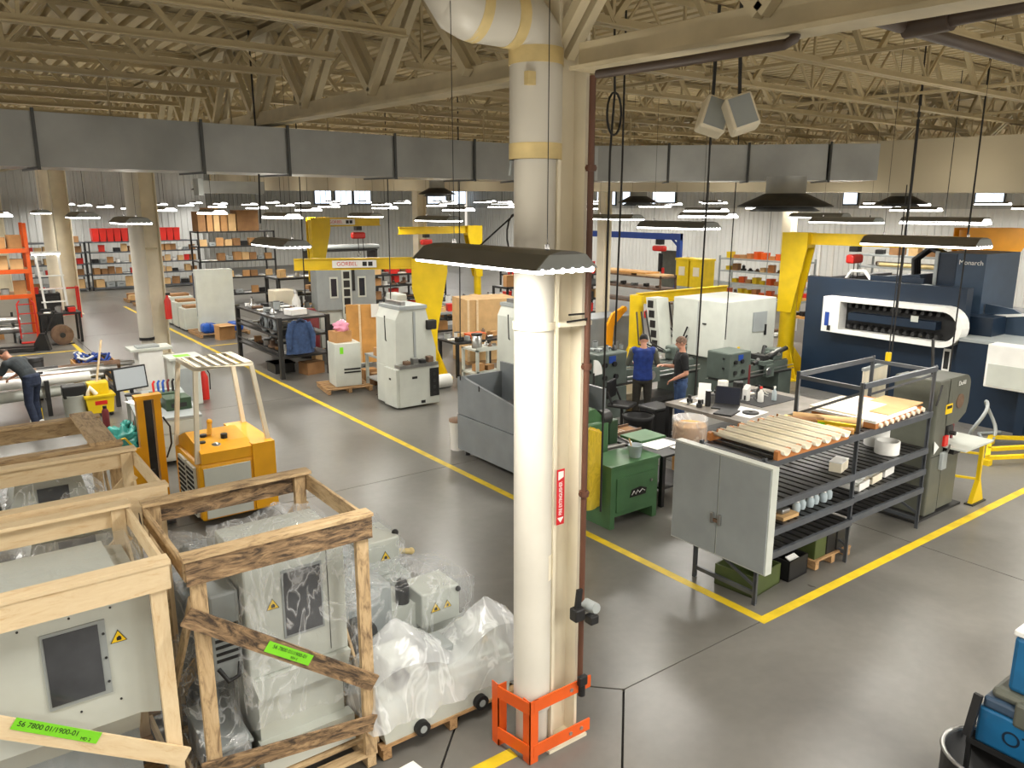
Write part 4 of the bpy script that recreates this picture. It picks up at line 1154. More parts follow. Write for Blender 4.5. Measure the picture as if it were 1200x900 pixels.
B().rbox(.42, .6, .02, .2, 1.08, 1.22, .02).cyl((.45, .0, 1.14), (.45, -.07, 1.14), .03).obj('blade_guide', 'dark_steel', bs)
B().bar((.78, .12, .96), (.78, .12, 1.3), .05, .02).obj('blade_guard', 'maroon', bs)
B().box(.26, .36, -.03, 0, .98, 1.12).obj('red_switch', 'red', bs)
B().rbox(.22, .36, -.05, 0, .66, .9, .01).obj('switch_box', 'machine_grey', bs)
B().bar((.3, -.06, .9), (.3, -.09, 1.02), .02).obj('lever', 'steel', bs)
B().box(.0, .82, -.003, .0, .86, .868).box(.318, .322, -.003, 0, .05, .86).obj('door_seam', 'shadow_gap', bs)
B().tube([(.2, .2, 1.9), (.2, .25, 2.4)], .02).obj('power_conduit', 'dark_steel', bs)
B().tube([(.02, -.02, 1.85), (-.1, -.05, 1.7), (-.13, -.04, 1.6)], .012).obj('cable', 'black', bs)
B().prism([(-.02, 1.1), (.12, 1.0), (.0, .92)], 'y', -.03, -.025).obj('paper_tag', 'paper', bs)
pn = thing('display_board', 'white board standing behind the band saw', 'panel', (10.2, 5.6, 0), .1)
B().box(0, .75, 0, .03, 0, 1.9).obj('board', 'tube_card', pn); B().box(-.02, .77, -.01, .04, 1.88, 1.92).obj('edge_strip', 'machine_grey', pn)
# yellow barrier rail
br = thing('safety_rail', 'yellow tubular safety rail with a triangular foot beside the band saw', 'barrier', (11.5, 4.5, 0))
B().bar((0, 0, .05), (0, 0, .93), .05).obj('post', 'yellow', br)
for z_ in (.35, .72): B().bar((0, 0, z_), (-.45, .95, z_), .03).obj('rail', 'yellow', br)
B().bar((0, 0, .93), (-.48, 1.0, .93), .06, .03).obj('top_rail', 'machine_light', br)
B().prism([(-.18, 0), (.18, 0), (.02, .35), (-.02, .35)], 'y', -.03, .03).obj('foot', 'yellow', br)
B().box(-.2, .2, -.06, .06, 0, .02).obj('base_plate', 'dark_steel', br)
b2 = thing('floor_guard', 'low yellow bolted floor guard rails beyond the band saw', 'barrier', (13.4, 5.15, 0))
for p, q in (((0, 0, .12), (1.3, .5, .12)), ((1.3, .5, .12), (1.9, -.1, .12)), ((0, 0, .12), (.9, -.5, .12)), ((.5, .2, .12), (1.5, -.3, .12)), ((.9, -.5, .12), (1.9, -.1, .12))):
    B().bar(p, q, .07, .06).obj('rail', 'yellow', b2)
for p in ((0, 0), (1.3, .5), (1.9, -.1), (.9, -.5)): B().box(p[0] - .06, p[0] + .06, p[1] - .06, p[1] + .06, 0, .09).obj('foot', 'yellow', b2)

# ================================================================== green pedestal saw and neighbours
gc = thing('green_cabinet', 'green steel machine base cabinet with a script name plate', 'cabinet', (6.64, 6.86, 0))
B().box(0, .86, 0, .5, .16, .84).obj('body', 'green', gc)
B().box(-.02, .88, -.02, .52, .82, .86).obj('top_tray', 'green', gc)
for x_ in (0, .78): B().box(x_, x_ + .08, 0, .5, 0, .16).obj('foot', 'green', gc)
d_ = B().box(.10, .78, -.015, 0, .22, .68).obj('door', 'green', gc)
B().cyl((.72, -.03, .55), (.72, -.015, .55), .02).obj('knob', 'steel', d_)
B().prism([(.33, .38), (.62, .38), (.64, .46), (.52, .50), (.36, .48)], 'y', -.022, -.015).obj('name_plate', 'black', d_)
B().tube([(.36, -.025, .41), (.40, -.025, .46), (.43, -.025, .41), (.47, -.025, .46), (.50, -.025, .42), (.55, -.025, .46), (.60, -.025, .43)], .006, 5).obj('script_mark', 'white_paint', d_)
bu = thing('bucket', 'small white bucket standing on the green cabinet', 'bucket', (7.2, 7.0, .86)); B().lathe([(.075, 0), (.10, .16), (.105, .165), (.09, .165), (.068, .02), (0, .02)], n=20).obj('pail', 'clear_bottle', bu); B().bar((-.03, 0, .05), (-.1, .02, .26), .015).obj('brush', 'cardboard_pale', bu)
gs = thing('green_saw', 'green machine column with a motor standing behind the green cabinet', 'machine', (6.62, 7.42, 0))
B().rbox(.02, .5, 0, .55, .45, 1.28, .03).obj('column', 'green', gs)
B().prism([(0.05, 1.2), (.42, 1.2), (.42, 1.33), (.28, 1.46), (.05, 1.42)], 'y', .05, .45).obj('cover', 'green', gs)
B().cyl((.4, .1, 1.3), (.55, .1, 1.3), .11, n=18).obj('motor', 'dark_steel', gs)
for (x_, y_) in ((.03, .03), (.5, .03), (.03, .5), (.5, .5)): B().bar((x_, y_, 0), (x_, y_, .45), .07).obj('leg', 'green', gs)
B().box(-.02, .55, -.02, .56, .40, .46).obj('stand_top', 'green_dark', gs)
B().rbox(.55, .72, .05, .4, .9, 1.25, .02).obj('gear_case', 'green_dark', gs)
B().rbox(.75, 1.25, -.35, .05, .98, 1.02, .01).obj('arm', 'green', gs)
B().bar((.85, -.15, .86), (.85, -.15, .98), .06).obj('arm_post', 'green_dark', gs)
yb = drape('crumpled translucent yellow plastic bag hanging by the green saw', 6.36, 6.60, 7.0, 7.24, lambda u, v: 1.33 + .03 * math.sin(6 * u), .30, 23, 'yellow_bag', flare=.02, nx=10, ny=8, rows=16, amp=.03)
# roller table with print-outs
rt = thing('work_table', 'dark steel table with print-outs behind the grey two door cabinet', 'table', (7.75, 7.0, 0))
B().box(0, .75, 0, 1.4, .72, .75).obj('table_top', 'dark_steel', rt)
for (x_, y_) in ((.04, .04), (.71, .04), (.04, 1.36), (.71, 1.36)): B().bar((x_, y_, 0), (x_, y_, .72), .06).obj('leg', 'black', rt)
B().box(.02, .73, .02, 1.38, .25, .28).obj('lower_shelf', 'dark_steel', rt)
for k in range(4): B().cyl((-.45, .75 + k * .18, .74), (.0, .75 + k * .18, .74), .025, n=10).obj('roller', 'steel', rt)
B().bar((-.47, .65, .72), (-.47, 1.4, .72), .03, .06).obj('roller_rail', 'dark_steel', rt)
o = B().box(0, .5, 0, .55, 0, .006).obj('print_out', 'paper', None, (7.9, 7.25, .752), .1); tag(o, 'large white print-out lying on the dark table', 'paper')
o = B().box(0, .3, 0, .2, 0, .02).obj('paper_stack', 'paper', None, (8.1, 7.02, .752), -.1); tag(o, 'small paper stack at the corner of the dark table', 'paper')
for k in range(4):
    o = B().bar((0, 0, 0), (.05, .75, 0), .03, .02).obj('steel_bar', 'steel', None, (7.82 + k * .12, 7.72 - .02 * k, .762), .1 * k - .2); tag(o, 'bright steel bar lying across the dark table', 'bar', 'steel bars on the dark table')
t = thing('wood_tray', 'brown wooden tray at the rear of the dark table', 'tray', (7.85, 8.05, .752)); B().box(0, .55, 0, .3, 0, .02).obj('bottom', 'cardboard_dark', t); B().box(0, .55, 0, .02, .02, .06).box(0, .55, .28, .3, .02, .06).obj('edge', 'rust_steel', t)

# bins
t = thing('scrap_barrel', 'brown fibre barrel lined with a clear bag beside the workbench', 'barrel', (9.12, 7.72, 0))
B().lathe([(.24, 0), (.25, .3), (.255, .8), (.25, .82)], n=28).obj('barrel', 'ply', t)
B().lathe([(.265, .55), (.275, .75), (.27, .9), (.275, .93), (.25, .92), (.24, .7)], n=28, ring=True).obj('bag_liner', 'film_milky', t)
t = thing('trash_bin', 'black plastic trash bin on the floor behind the fibre barrel', 'bin', (9.3, 9.0, 0)); B().lathe([(.2, 0), (.25, .62), (.27, .64), (.25, .65), (.22, .3)], n=24).obj('bin', 'black', t); B().lathe([(.255, .6), (.275, .66), (.255, .67)], n=24, ring=True).obj('rim', 'rubber', t)
t = thing('trash_bin', 'grey wheeled trash bin near the feet of the man in black', 'bin', (10.0, 9.25, 0)); B().rbox(-.22, .22, -.2, .2, .04, .62, .03).obj('bin', 'rubber', t); B().rbox(-.24, .24, -.22, .22, .62, .68, .02).obj('lid', 'dark_steel', t)
for s_ in (-1, 1): B().cyl((s_ * .2, .15, .05), (s_ * .24, .15, .05), .05).obj('wheel', 'black', t)

# ================================================================== workbench with tools
wb = thing('workbench', 'grey topped workbench covered with tools behind the shelf rack', 'workbench', (9.62, 7.0, 0))
B().box(0, 2.2, 0, 1.7, .84, .9).obj('bench_top', 'bench_brown', wb)
for (x_, y_) in ((.05, .05), (2.15, .05), (.05, 1.65), (2.15, 1.65)): B().bar((x_, y_, 0), (x_, y_, .84), .08).obj('leg', 'black', wb)
B().box(.05, 2.15, .1, 1.6, .3, .34).obj('lower_shelf', 'dark_steel', wb)
mt = B().box(0, 1.0, 0, .9, 0, .008).obj('rubber_mat', 'rubber', None, (10.6, 7.5, .9)); tag(mt, 'dark rubber mat on the workbench under the spray bottles', 'mat')


def laptop(label, x, y, z, rz, s=1.):
    t = thing('laptop', label, 'laptop', (x, y, z), rz)
    B().rbox(-.18 * s, .18 * s, -.13 * s, .13 * s, 0, .02, .005).obj('keyboard_base', 'black', t)
    M_ = Matrix.Translation((0, .13 * s, .02)) @ Matrix.Rotation(math.radians(-18), 4, 'X')
    B().rbox(-.18 * s, .18 * s, 0, .015, 0, .26 * s, .004, M=M_).obj('screen_lid', 'black', t)
    B().box(-.165 * s, .165 * s, -.002, 0, .015, .245 * s, M=M_).obj('display', 'screen', t)
    return t


def bottle(name, label, x, y, z, r, h, m, capm, group=None):
    t = thing(name, label, 'bottle', (x, y, z), 0, group)
    B().lathe([(r, 0), (r, h * .6), (r * .4, h * .75), (r * .4, h * .85)], n=14).obj('body', m, t)
    B().lathe([(r * .45, h * .84), (r * .45, h), (0, h)], n=12).obj('cap', capm, t)
    return t


def can(name, label, cat, x, y, z, r, h, m, lidm='steel', group=None):
    t = thing(name, label, cat, (x, y, z), 0, group)
    B().lathe([(r, 0), (r, h)], n=16).obj('body', m, t)
    B().lathe([(r * .98, h), (r * .98, h + .012), (r * .8, h + .012), (0, h + .006)], n=16).obj('lid', lidm, t)
    return t


laptop('black laptop with tilted screen on the tool covered workbench', 10.12, 7.85, .9, -1.05, 1.15)
bottle('spray_bottle', 'white spray bottle with blue label on the rubber mat', 10.9, 7.75, .908, .05, .26, 'white_paint', 'red')
bottle('spray_bottle', 'clear spray bottle standing beside the white one', 11.18, 7.68, .908, .04, .24, 'clear_bottle', 'white_paint')
bottle('spray_bottle', 'dark bottle with black cap behind the spray bottles', 11.12, 7.95, .908, .04, .22, 'black', 'black')
can('spray_can', 'black spray can with white cap near the laptop', 'can', 9.98, 8.1, .9, .045, .26, 'black', 'white_paint')
can('paint_can', 'black canister standing behind the white holder on the bench', 'can', 10.95, 8.25, .9, .09, .24, 'black', 'dark_steel')
can('paper_roll', 'white paper towel roll standing on the workbench', 'roll', 10.66, 8.35, .9, .09, .28, 'paper', 'tube_card')
t = thing('tool_holder', 'white plastic holder of red handled tools on the workbench', 'holder', (10.78, 7.95, .9)); B().box(-.04, .04, -.05, .05, 0, .2).obj('holder', 'white_paint', t); B().prism([(-.04, .2), (.04, .28), (.04, .2)], 'y', -.05, .05).obj('angled_top', 'white_paint', t)
t = thing('paper_stand', 'folded white paper stand beside the black spray can', 'paper', (10.12, 8.3, .9), .6); B().prism([(-.1, 0), (.1, 0), (.06, .32)], 'y', -.1, .1).obj('sheet', 'paper', t)
o = B().box(0, .55, 0, .5, 0, .006).obj('mouse_pad', 'paper', None, (9.9, 7.2, .9), .1); tag(o, 'pale sheet under the black disc on the workbench', 'sheet')
t = thing('disc', 'flat black disc lying on the pale sheet', 'disc', (10.15, 7.38, .906)); B().lathe([(.13, 0), (.13, .02), (.1, .025), (0, .025)], n=24).obj('disc', 'black', t); B().cyl((0, 0, .025), (0, 0, .035), .03).obj('hub', 'dark_steel', t)
o = B().rbox(0, .4, 0, .3, 0, .025, .006).obj('keyboard', 'black', None, (9.72, 7.42, .9), .3); tag(o, 'black keyboard at the bench corner near the barrel', 'keyboard')
t = thing('red_stick', 'thin red rod with a stand upright on the workbench', 'rod', (11.3, 8.3, .9)); B().cyl((0, 0, 0), (0, 0, .5), .018, n=8).obj('rod', 'maroon', t); B().lathe([(.06, 0), (.06, .02), (0, .03)], n=12).obj('base', 'red', t)
RND.seed(3)
for k in range(26):
    x_, y_ = 9.75 + RND.random() * 1.9, 7.75 + RND.random() * .85
    nm, lb_, ct = RND.choice((('wrench', 'loose steel wrench on the tool covered workbench', 'wrench'), ('tool_part', 'loose dark machine part on the tool covered workbench', 'part'), ('clamp', 'small steel clamp on the tool covered workbench', 'clamp')))
    t = thing(nm, lb_, ct, (x_, y_, .908), RND.random() * 6, 'loose tools on the workbench')
    if nm == 'wrench': B().box(-.09, .09, -.01, .01, 0, .01).obj('shank', 'steel', t); B().cyl((.09, 0, 0), (.09, 0, .012), .025, n=8).obj('jaw', 'steel', t)
    elif nm == 'clamp': B().box(-.06, .06, -.015, .015, 0, .02).obj('beam', 'steel', t); B().box(-.06, -.04, -.015, .015, .02, .09).obj('jaw', 'dark_steel', t)
    else: B().cyl((0, 0, 0), (0, 0, .06), .05, n=12).obj('flange', 'dark_steel', t); B().cyl((0, 0, .06), (0, 0, .12), .03, n=10).obj('boss', 'black', t)

# ================================================================== engine lathes
def lathe_machine(label, x, y, m, L=2.9, rz=0):
    t = thing('engine_lathe', label, 'lathe', (x, y, 0), rz)
    B().box(0, .8, 0, .75, 0, .62).obj('head_pedestal', m, t); B().box(L - .55, L, .05, .7, 0, .62).obj('tail_pedestal', m, t)
    B().box(.8, L - .55, .1, .65, .12, .22).obj('chip_pan', 'dark_steel', t)
    B().box(.0, L, .05, .65, .62, .66).obj('tray', 'dark_steel', t)
    B().box(.7, L, .18, .52, .66, .88).obj('bed', m, t)
    for y_ in (.22, .46): B().box(.7, L, y_, y_ + .04, .88, .91).obj('way', 'steel', t)
    hs = B().rbox(0, .82, .02, .72, .66, 1.32, .03).obj('headstock', m, t)
    for i, (x_, z_) in enumerate(((.2, 1.1), (.45, 1.1), (.2, .85), (.5, .85))):
        B().cyl((x_, .02, z_), (x_, -.03, z_), .05, n=14).obj('dial', 'black', hs)
    B().box(.32, .50, .012, .02, 1.12, 1.26).obj('chart_plate', 'gantry_blue', hs)
    for z_ in (.95, 1.18): B().cyl((0, .2, z_), (-.02, .2, z_), .03, n=10).obj('plug', 'black', hs)
    B().cyl((.82, .36, 1.1), (.95, .36, 1.1), .19, n=22).obj('chuck', 'dark_steel', t)
    for k in range(3):
        a = k * 2 * PI / 3; B().box(.95, 1.0, .36 + .1 * math.cos(a) - .02, .36 + .1 * math.cos(a) + .02, 1.1 + .1 * math.sin(a) - .02, 1.1 + .1 * math.sin(a) + .02).obj('chuck_jaw', 'steel', t)
    cg = B().box(1.35, 1.75, .0, .62, .88, .98).box(1.4, 1.7, -.05, .05, .6, .9).obj('carriage', m, t)
    B().box(1.45, 1.65, .1, .5, .98, 1.1).obj('tool_post', 'dark_steel', cg)
    B().lathe([(.09, 0), (.1, .015), (.09, .03)], n=18, M=Matrix.Translation((1.45, -.05, .75)) @ Matrix.Rotation(PI / 2, 4, 'X')).obj('handwheel', 'steel', cg)
    B().rbox(L - .6, L - .2, .2, .5, .9, 1.2, .04).cyl((L - .75, .36, 1.1), (L - .6, .36, 1.1), .04, .05).obj('tailstock', m, t)
    B().cyl((.82, .02, .78), (L, .02, .78), .015, n=8).obj('lead_screw', 'steel', t)
    B().cyl((.82, .0, .70), (L, .0, .70), .012, n=8).obj('feed_rod', 'steel', t)
    return t


lathe_machine('grey green engine lathe beside the man in the blue vest', 10.05, 10.85, 'lathe_green', 3.0)
lathe_machine('dark grey engine lathe with black chuck behind the tool covered workbench', 12.9, 9.95, 'lathe_green', 2.6).scale = (.85, .85, .88)
# clutter on the lathe heads
t = thing('chip_shield', 'white curved chip shield leaning on the lathe headstock', 'shield', (9.75, 10.6, 1.0), .2); B().prism([(0, 0)] + [(.25 * math.cos(a), .3 * math.sin(a)) for a in [PI / 2 * i / 8 for i in range(9)]], 'y', 0, .03).obj('shield', 'white_paint', t); B().bar((0, .015, -1.0), (0, .015, .05), .03).obj('stand', 'dark_steel', t)
t = thing('chair', 'black shop chair on a wheeled base near the lathe', 'chair', (10.05, 10.15, 0), .4)
B().rbox(-.22, .22, -.22, .22, .46, .53, .03).obj('seat', 'black', t); B().rbox(-.2, .2, .2, .25, .6, .95, .03).obj('backrest', 'black', t); B().cyl((0, 0, .08), (0, 0, .46), .03).obj('column', 'dark_steel', t)
for k in range(5): a = k * 2 * PI / 5; B().bar((0, 0, .09), (.3 * math.cos(a), .3 * math.sin(a), .07), .04, .03).obj('leg', 'dark_steel', t); B().ball((.3 * math.cos(a), .3 * math.sin(a), .035), .035).obj('caster', 'black', t)
for k in range(2): B().bar((-.2 + k * .4, .1, .5), (-.2 + k * .4, .22, .75), .03).obj('back_bar', 'dark_steel', t)

# ================================================================== navy machining centre
nm = thing('machining_centre', 'large navy blue machining centre with a white framed tool magazine', 'machine', (16.0, 4.2, 0))
B().box(0, .25, 2.7, 6.15, .0, 2.56).obj('side_wall', 'navy', nm)
B().box(.25, 3.2, 5.9, 6.15, 0, 2.5).obj('rear_wall', 'navy', nm)
B().box(.3, 2.6, 2.3, 5.0, .0, 2.0).obj('body', 'navy', nm)
B().box(-.25, 2.4, .3, 2.65, 0, 1.58).obj('front_base', 'navy', nm)
B().box(-.28, 2.45, .25, 2.7, 1.58, 1.64).obj('base_ledge', 'machine_grey', nm)
B().box(.75, 2.3, 2.75, 3.7, 1.6, 3.18).obj('spindle_column', 'navy_light', nm)
B().box(.74, .75, 3.3, 3.7, 1.9, 3.16).obj('column_slot', 'navy', nm)
B().box(.7, .78, 3.66, 3.72, 1.7, 3.2).obj('column_edge', 'machine_grey', nm)
text('Monarch', 'lettering', 'white_paint', .13, frame((.735, 3.02, 3.0), (0, -1, 0), (-1, 0, 0)), nm)
B().prism([(1.2, 1.64), (2.72, 1.64), (2.72, 2.2), (2.2, 2.14)], 'x', .9, 1.0).obj('splash_panel', 'navy_light', nm)
B().bar((.9, 1.0, 2.2), (.9, 2.7, 1.95), .1, .05).obj('white_rail', 'white_paint', nm)
B().prism([(3.6, 2.0), (5.0, 2.0), (4.8, 2.62), (3.9, 2.72)], 'x', .5, 1.6).obj('shoulder', 'navy', nm)
# white magazine frame on the side wall (along local y: 2.6 .. 5.5, z 1.42 .. 2.16)
def stadium(ya, yb, zc, r, n=10):
    return [(yb, zc - r)] + [(yb, zc + r)] + [(ya - 0 + r * math.cos(a), zc + r * math.sin(a)) for a in [PI / 2 + PI * i / n for i in range(n + 1)]]
pan = [(5.52, 1.42), (5.52, 2.18)] + [(2.98 + .40 * math.cos(a), 1.80 + .40 * math.sin(a)) for a in [PI / 2 + PI * i / 12 for i in range(13)]]
inn = [(5.12, 1.50), (5.12, 2.10)] + [(2.98 + .30 * math.cos(a), 1.80 + .30 * math.sin(a)) for a in [PI / 2 + PI * i / 12 for i in range(13)]]
nout = len(pan); vs = [(-.32, p[0], p[1]) for p in pan] + [(-.32, p[0], p[1]) for p in inn] + [(0, p[0], p[1]) for p in pan] + [(0, p[0], p[1]) for p in inn]
fs = []
for i in range(nout):
    j = (i + 1) % nout
    fs += [(i, j, nout + j, nout + i), (2 * nout + i, i, j, 2 * nout + j), (nout + i, nout + j, 3 * nout + j, 3 * nout + i)]
mg = B()._add(vs, fs).obj('magazine_frame', 'white_paint', nm)
B().prism(inn, 'x', -.03, -.005).obj('magazine_well', 'black', mg)
for i in range(13):
    for z_ in (1.58, 2.02):
        B().cyl((-.03, 3.1 + i * .155, z_), (-.2, 3.1 + i * .155, z_), .055, .04, n=8).obj('tool_pocket', 'dark_steel', mg)
B().box(-.25, -.03, 3.1, 4.95, 1.72, 1.88).obj('chain_guide', 'navy', mg)
B().box(-.26, -.25, 3.45, 3.6, 1.84, 1.96).obj('label_plate', 'machine_light', mg)
B().box(-.33, -.32, 5.35, 5.45, 1.55, 1.85).obj('label_strip', 'gantry_blue', mg)
B().box(-.33, -.32, 5.3, 5.38, 1.45, 1.56).obj('switch', 'black', mg)
B().box(-.02, 0, 2.85, 3.0, .9, 1.35).obj('vent_frame', 'white_paint', nm)
for i in range(1): B().box(-.03, -.02, 2.88, 2.97, .95, 1.30).obj('vent', 'shadow_gap', nm)
B().tube([(.5, 5.6, 2.4), (.5, 5.4, 2.7), (.5, 5.1, 2.72), (.5, 4.9, 2.5)], .04).obj('white_hose', 'white_paint', nm)
for k in range(3): B().tube([(.9 + k * .1, 4.2, 2.5), (.9 + k * .1, 4.25, 3.0), (.9 + k * .1, 3.95, 3.25), (.9 + k * .1, 3.6, 3.1)], .05).obj('cable_chain', 'black', nm)
B().box(.5, 1.2, 4.2, 5.0, 2.0, 2.35).obj('axis_block', 'dark_steel', nm)
B().box(.4, .45, 3.75, 4.9, 2.3, 2.65).obj('axis_guard', 'navy', nm)
eb = thing('electrical_box', 'white electrical cabinet on a post before the navy machining centre', 'cabinet', (15.35, 5.0, 0))
B().rbox(0, .35, 0, 1.15, .86, 1.66, .02).obj('box', 'white_paint', eb); B().box(-.015, 0, .05, 1.1, .9, 1.3).obj('door', 'machine_light', eb); B().bar((.17, .5, 0), (.17, .5, .86), .15).obj('post', 'navy', eb)
t = thing('hose_coil', 'white hose coiled on the floor below the electrical cabinet', 'hose', (14.5, 5.7, 0))
B().tube([(.35 * math.cos(a), .1 * math.sin(a * 2), .4 + .38 * math.sin(a)) for a in [2 * PI * i / 24 for i in range(24)]], .03, 8, True).obj('hose', 'machine_grey', t)
B().tube([(.1, 0, .03), (.6, .3, .03), (1., .1, .03)], .03).obj('hose_end', 'machine_grey', t)
t = thing('parts_box', 'white box of brown wiring parts on the floor behind the band saw table', 'box', (12.6, 6.0, 0), .2)
B().box(0, .7, 0, .45, 0, .3).obj('box', 'white_paint', t)
for k in range(5): B().rbox(.05 + k * .13, .15 + k * .13, .05, .4, .3, .42 + .04 * (k % 3), .02).obj('content', ('rust_steel', 'black', 'cardboard_dark')[k % 3], t)
# ================================================================== machines along the aisle
en = thing('lathe_enclosure', 'large grey sheet metal lathe enclosure on feet beside the aisle line', 'machine', (6.8, 8.15, 0))
B().prism([(0, .10), (2.6, .10), (2.6, .70), (0, .70)], 'x', 0, .95).obj('lower_cabinet', 'enclosure_grey', en)
B().prism([(0, .71), (2.6, .71), (2.6, 1.34), (2.45, 1.38), (2.35, 1.34), (1.0, 1.14), (0, 1.14)], 'x', .01, .06).obj('splash_guard', 'enclosure_grey', en)
B().prism([(0, .71), (2.6, .71), (2.6, 1.5), (0, 1.5)], 'x', .88, .93).obj('rear_guard', 'enclosure_grey', en)
B().box(.06, .88, 2.55, 2.6, .71, 1.34).obj('end_guard', 'enclosure_grey', en)
B().box(.1, .85, .1, 2.5, .70, .78).obj('chip_tray', 'dark_steel', en)
B().box(-.004, 0, .08, .14, .2, .5).obj('vent_slot', 'black', en)
for y_ in (.15, 2.45):
    for x_ in (.1, .85): B().cyl((x_, y_, 0), (x_, y_, .10), .04).obj('foot', 'black', en)
for k, (y_, z_) in enumerate(((1.95, 1.27), (2.5, 1.36))): B().bar((-.002, y_, z_ - .06), (-.002, y_, z_ + .03), .012).obj('latch', 'black', en)
lt = B().rbox(.2, .7, .3, 1.1, .9, 1.5, .04).obj('headstock', 'dark_steel', en)
for k in range(5): B().bar((.15, .75 + k * .07, .98), (.15, .75 + k * .07, 1.18), .04).obj('lever', 'maroon' if k % 2 else 'steel', lt)
B().tube([(.3, 1.1, 1.4), (.25, 1.1, 1.9), (.3, .7, 1.92)], .02).obj('rail_bar', 'black', lt)
B().rbox(.15, .5, .7, 1.05, 1.5, 1.65, .02).obj('gear_cover', 'black', lt)
B().rbox(.2, .45, 1.2, 1.6, .9, 1.1, .03).obj('carriage', 'dark_steel', lt)
t = thing('oil_drain', 'white pail with red lid standing at the corner of the grey enclosure', 'pail', (6.95, 10.98, 0)); B().lathe([(.13, 0), (.15, .5), (.155, .51)], n=18).obj('pail', 'white_paint', t); B().lathe([(.157, .5), (.157, .54), (0, .55)], n=18).obj('lid', 'rust_steel', t)


def cnc_tower(label, x, y, rz=0):
    t = thing('machine_tool', label, 'machine', (x, y, 0), rz)
    B().rbox(0, .95, 0, 1.0, .04, .86, .015).obj('base_cabinet', 'machine_light', t)
    B().prism([(.0, .86), (.95, .86), (.95, 1.2), (.72, 2.05), (.12, 2.05), (0.02, 1.85)], 'y', .12, .98).obj('upper_body', 'machine_light', t)
    B().box(.1, .75, .1, 1.0, 2.05, 2.12).obj('roof_tray', 'machine_grey', t)
    B().box(.2, .3, .2, .9, 2.12, 2.2).obj('rail', 'steel', t)
    B().box(-.06, 0, .02, .55, .05, .84).obj('access_door', 'machine_light', t)
    B().box(-.066, -.06, .25, .33, .60, .64).obj('pull', 'black', t)
    B().box(.3, .42, -.008, 0, .62, .67).obj('vent', 'black', t); B().box(.5, .60, -.008, 0, .08, .14).obj('vent', 'black', t)
    B().box(.72, .93, -.02, .3, .2, .8).obj('open_bay', 'black', t)
    for k in range(4): B().cyl((.82, -.03, .25 + k * .14), (.82, 0, .25 + k * .14), .04, n=8).obj('valve', 'dark_steel', t)
    B().box(.42, .47, .105, .12, .9, 2.0).obj('door_seam', 'machine_grey', t)
    B().rbox(.72, .95, .05, .2, 1.6, 1.8, .02).obj('monitor', 'black', t)
    B().tube([(.02, .6, 1.9), (.0, .55, 1.4), (.3, .08, .95)], .012).obj('hose', 'black', t)
    B().box(.0, .9, -.05, .2, .86, .93).obj('work_tray', 'steel', t)
    for k in range(4): B().rbox(.15 + k * .18, .27 + k * .18, -.02, .12, .93, 1.0 + .05 * (k % 2), .01).obj('fixture', ('rust_steel', 'steel', 'black')[k % 3], t)
    return t


cnc_tower('light grey machine tower with open valve bay before the yellow jib column', 7.4, 13.9)
cnc_tower('light grey machine tower behind the grey lathe enclosure', 9.55, 12.5)


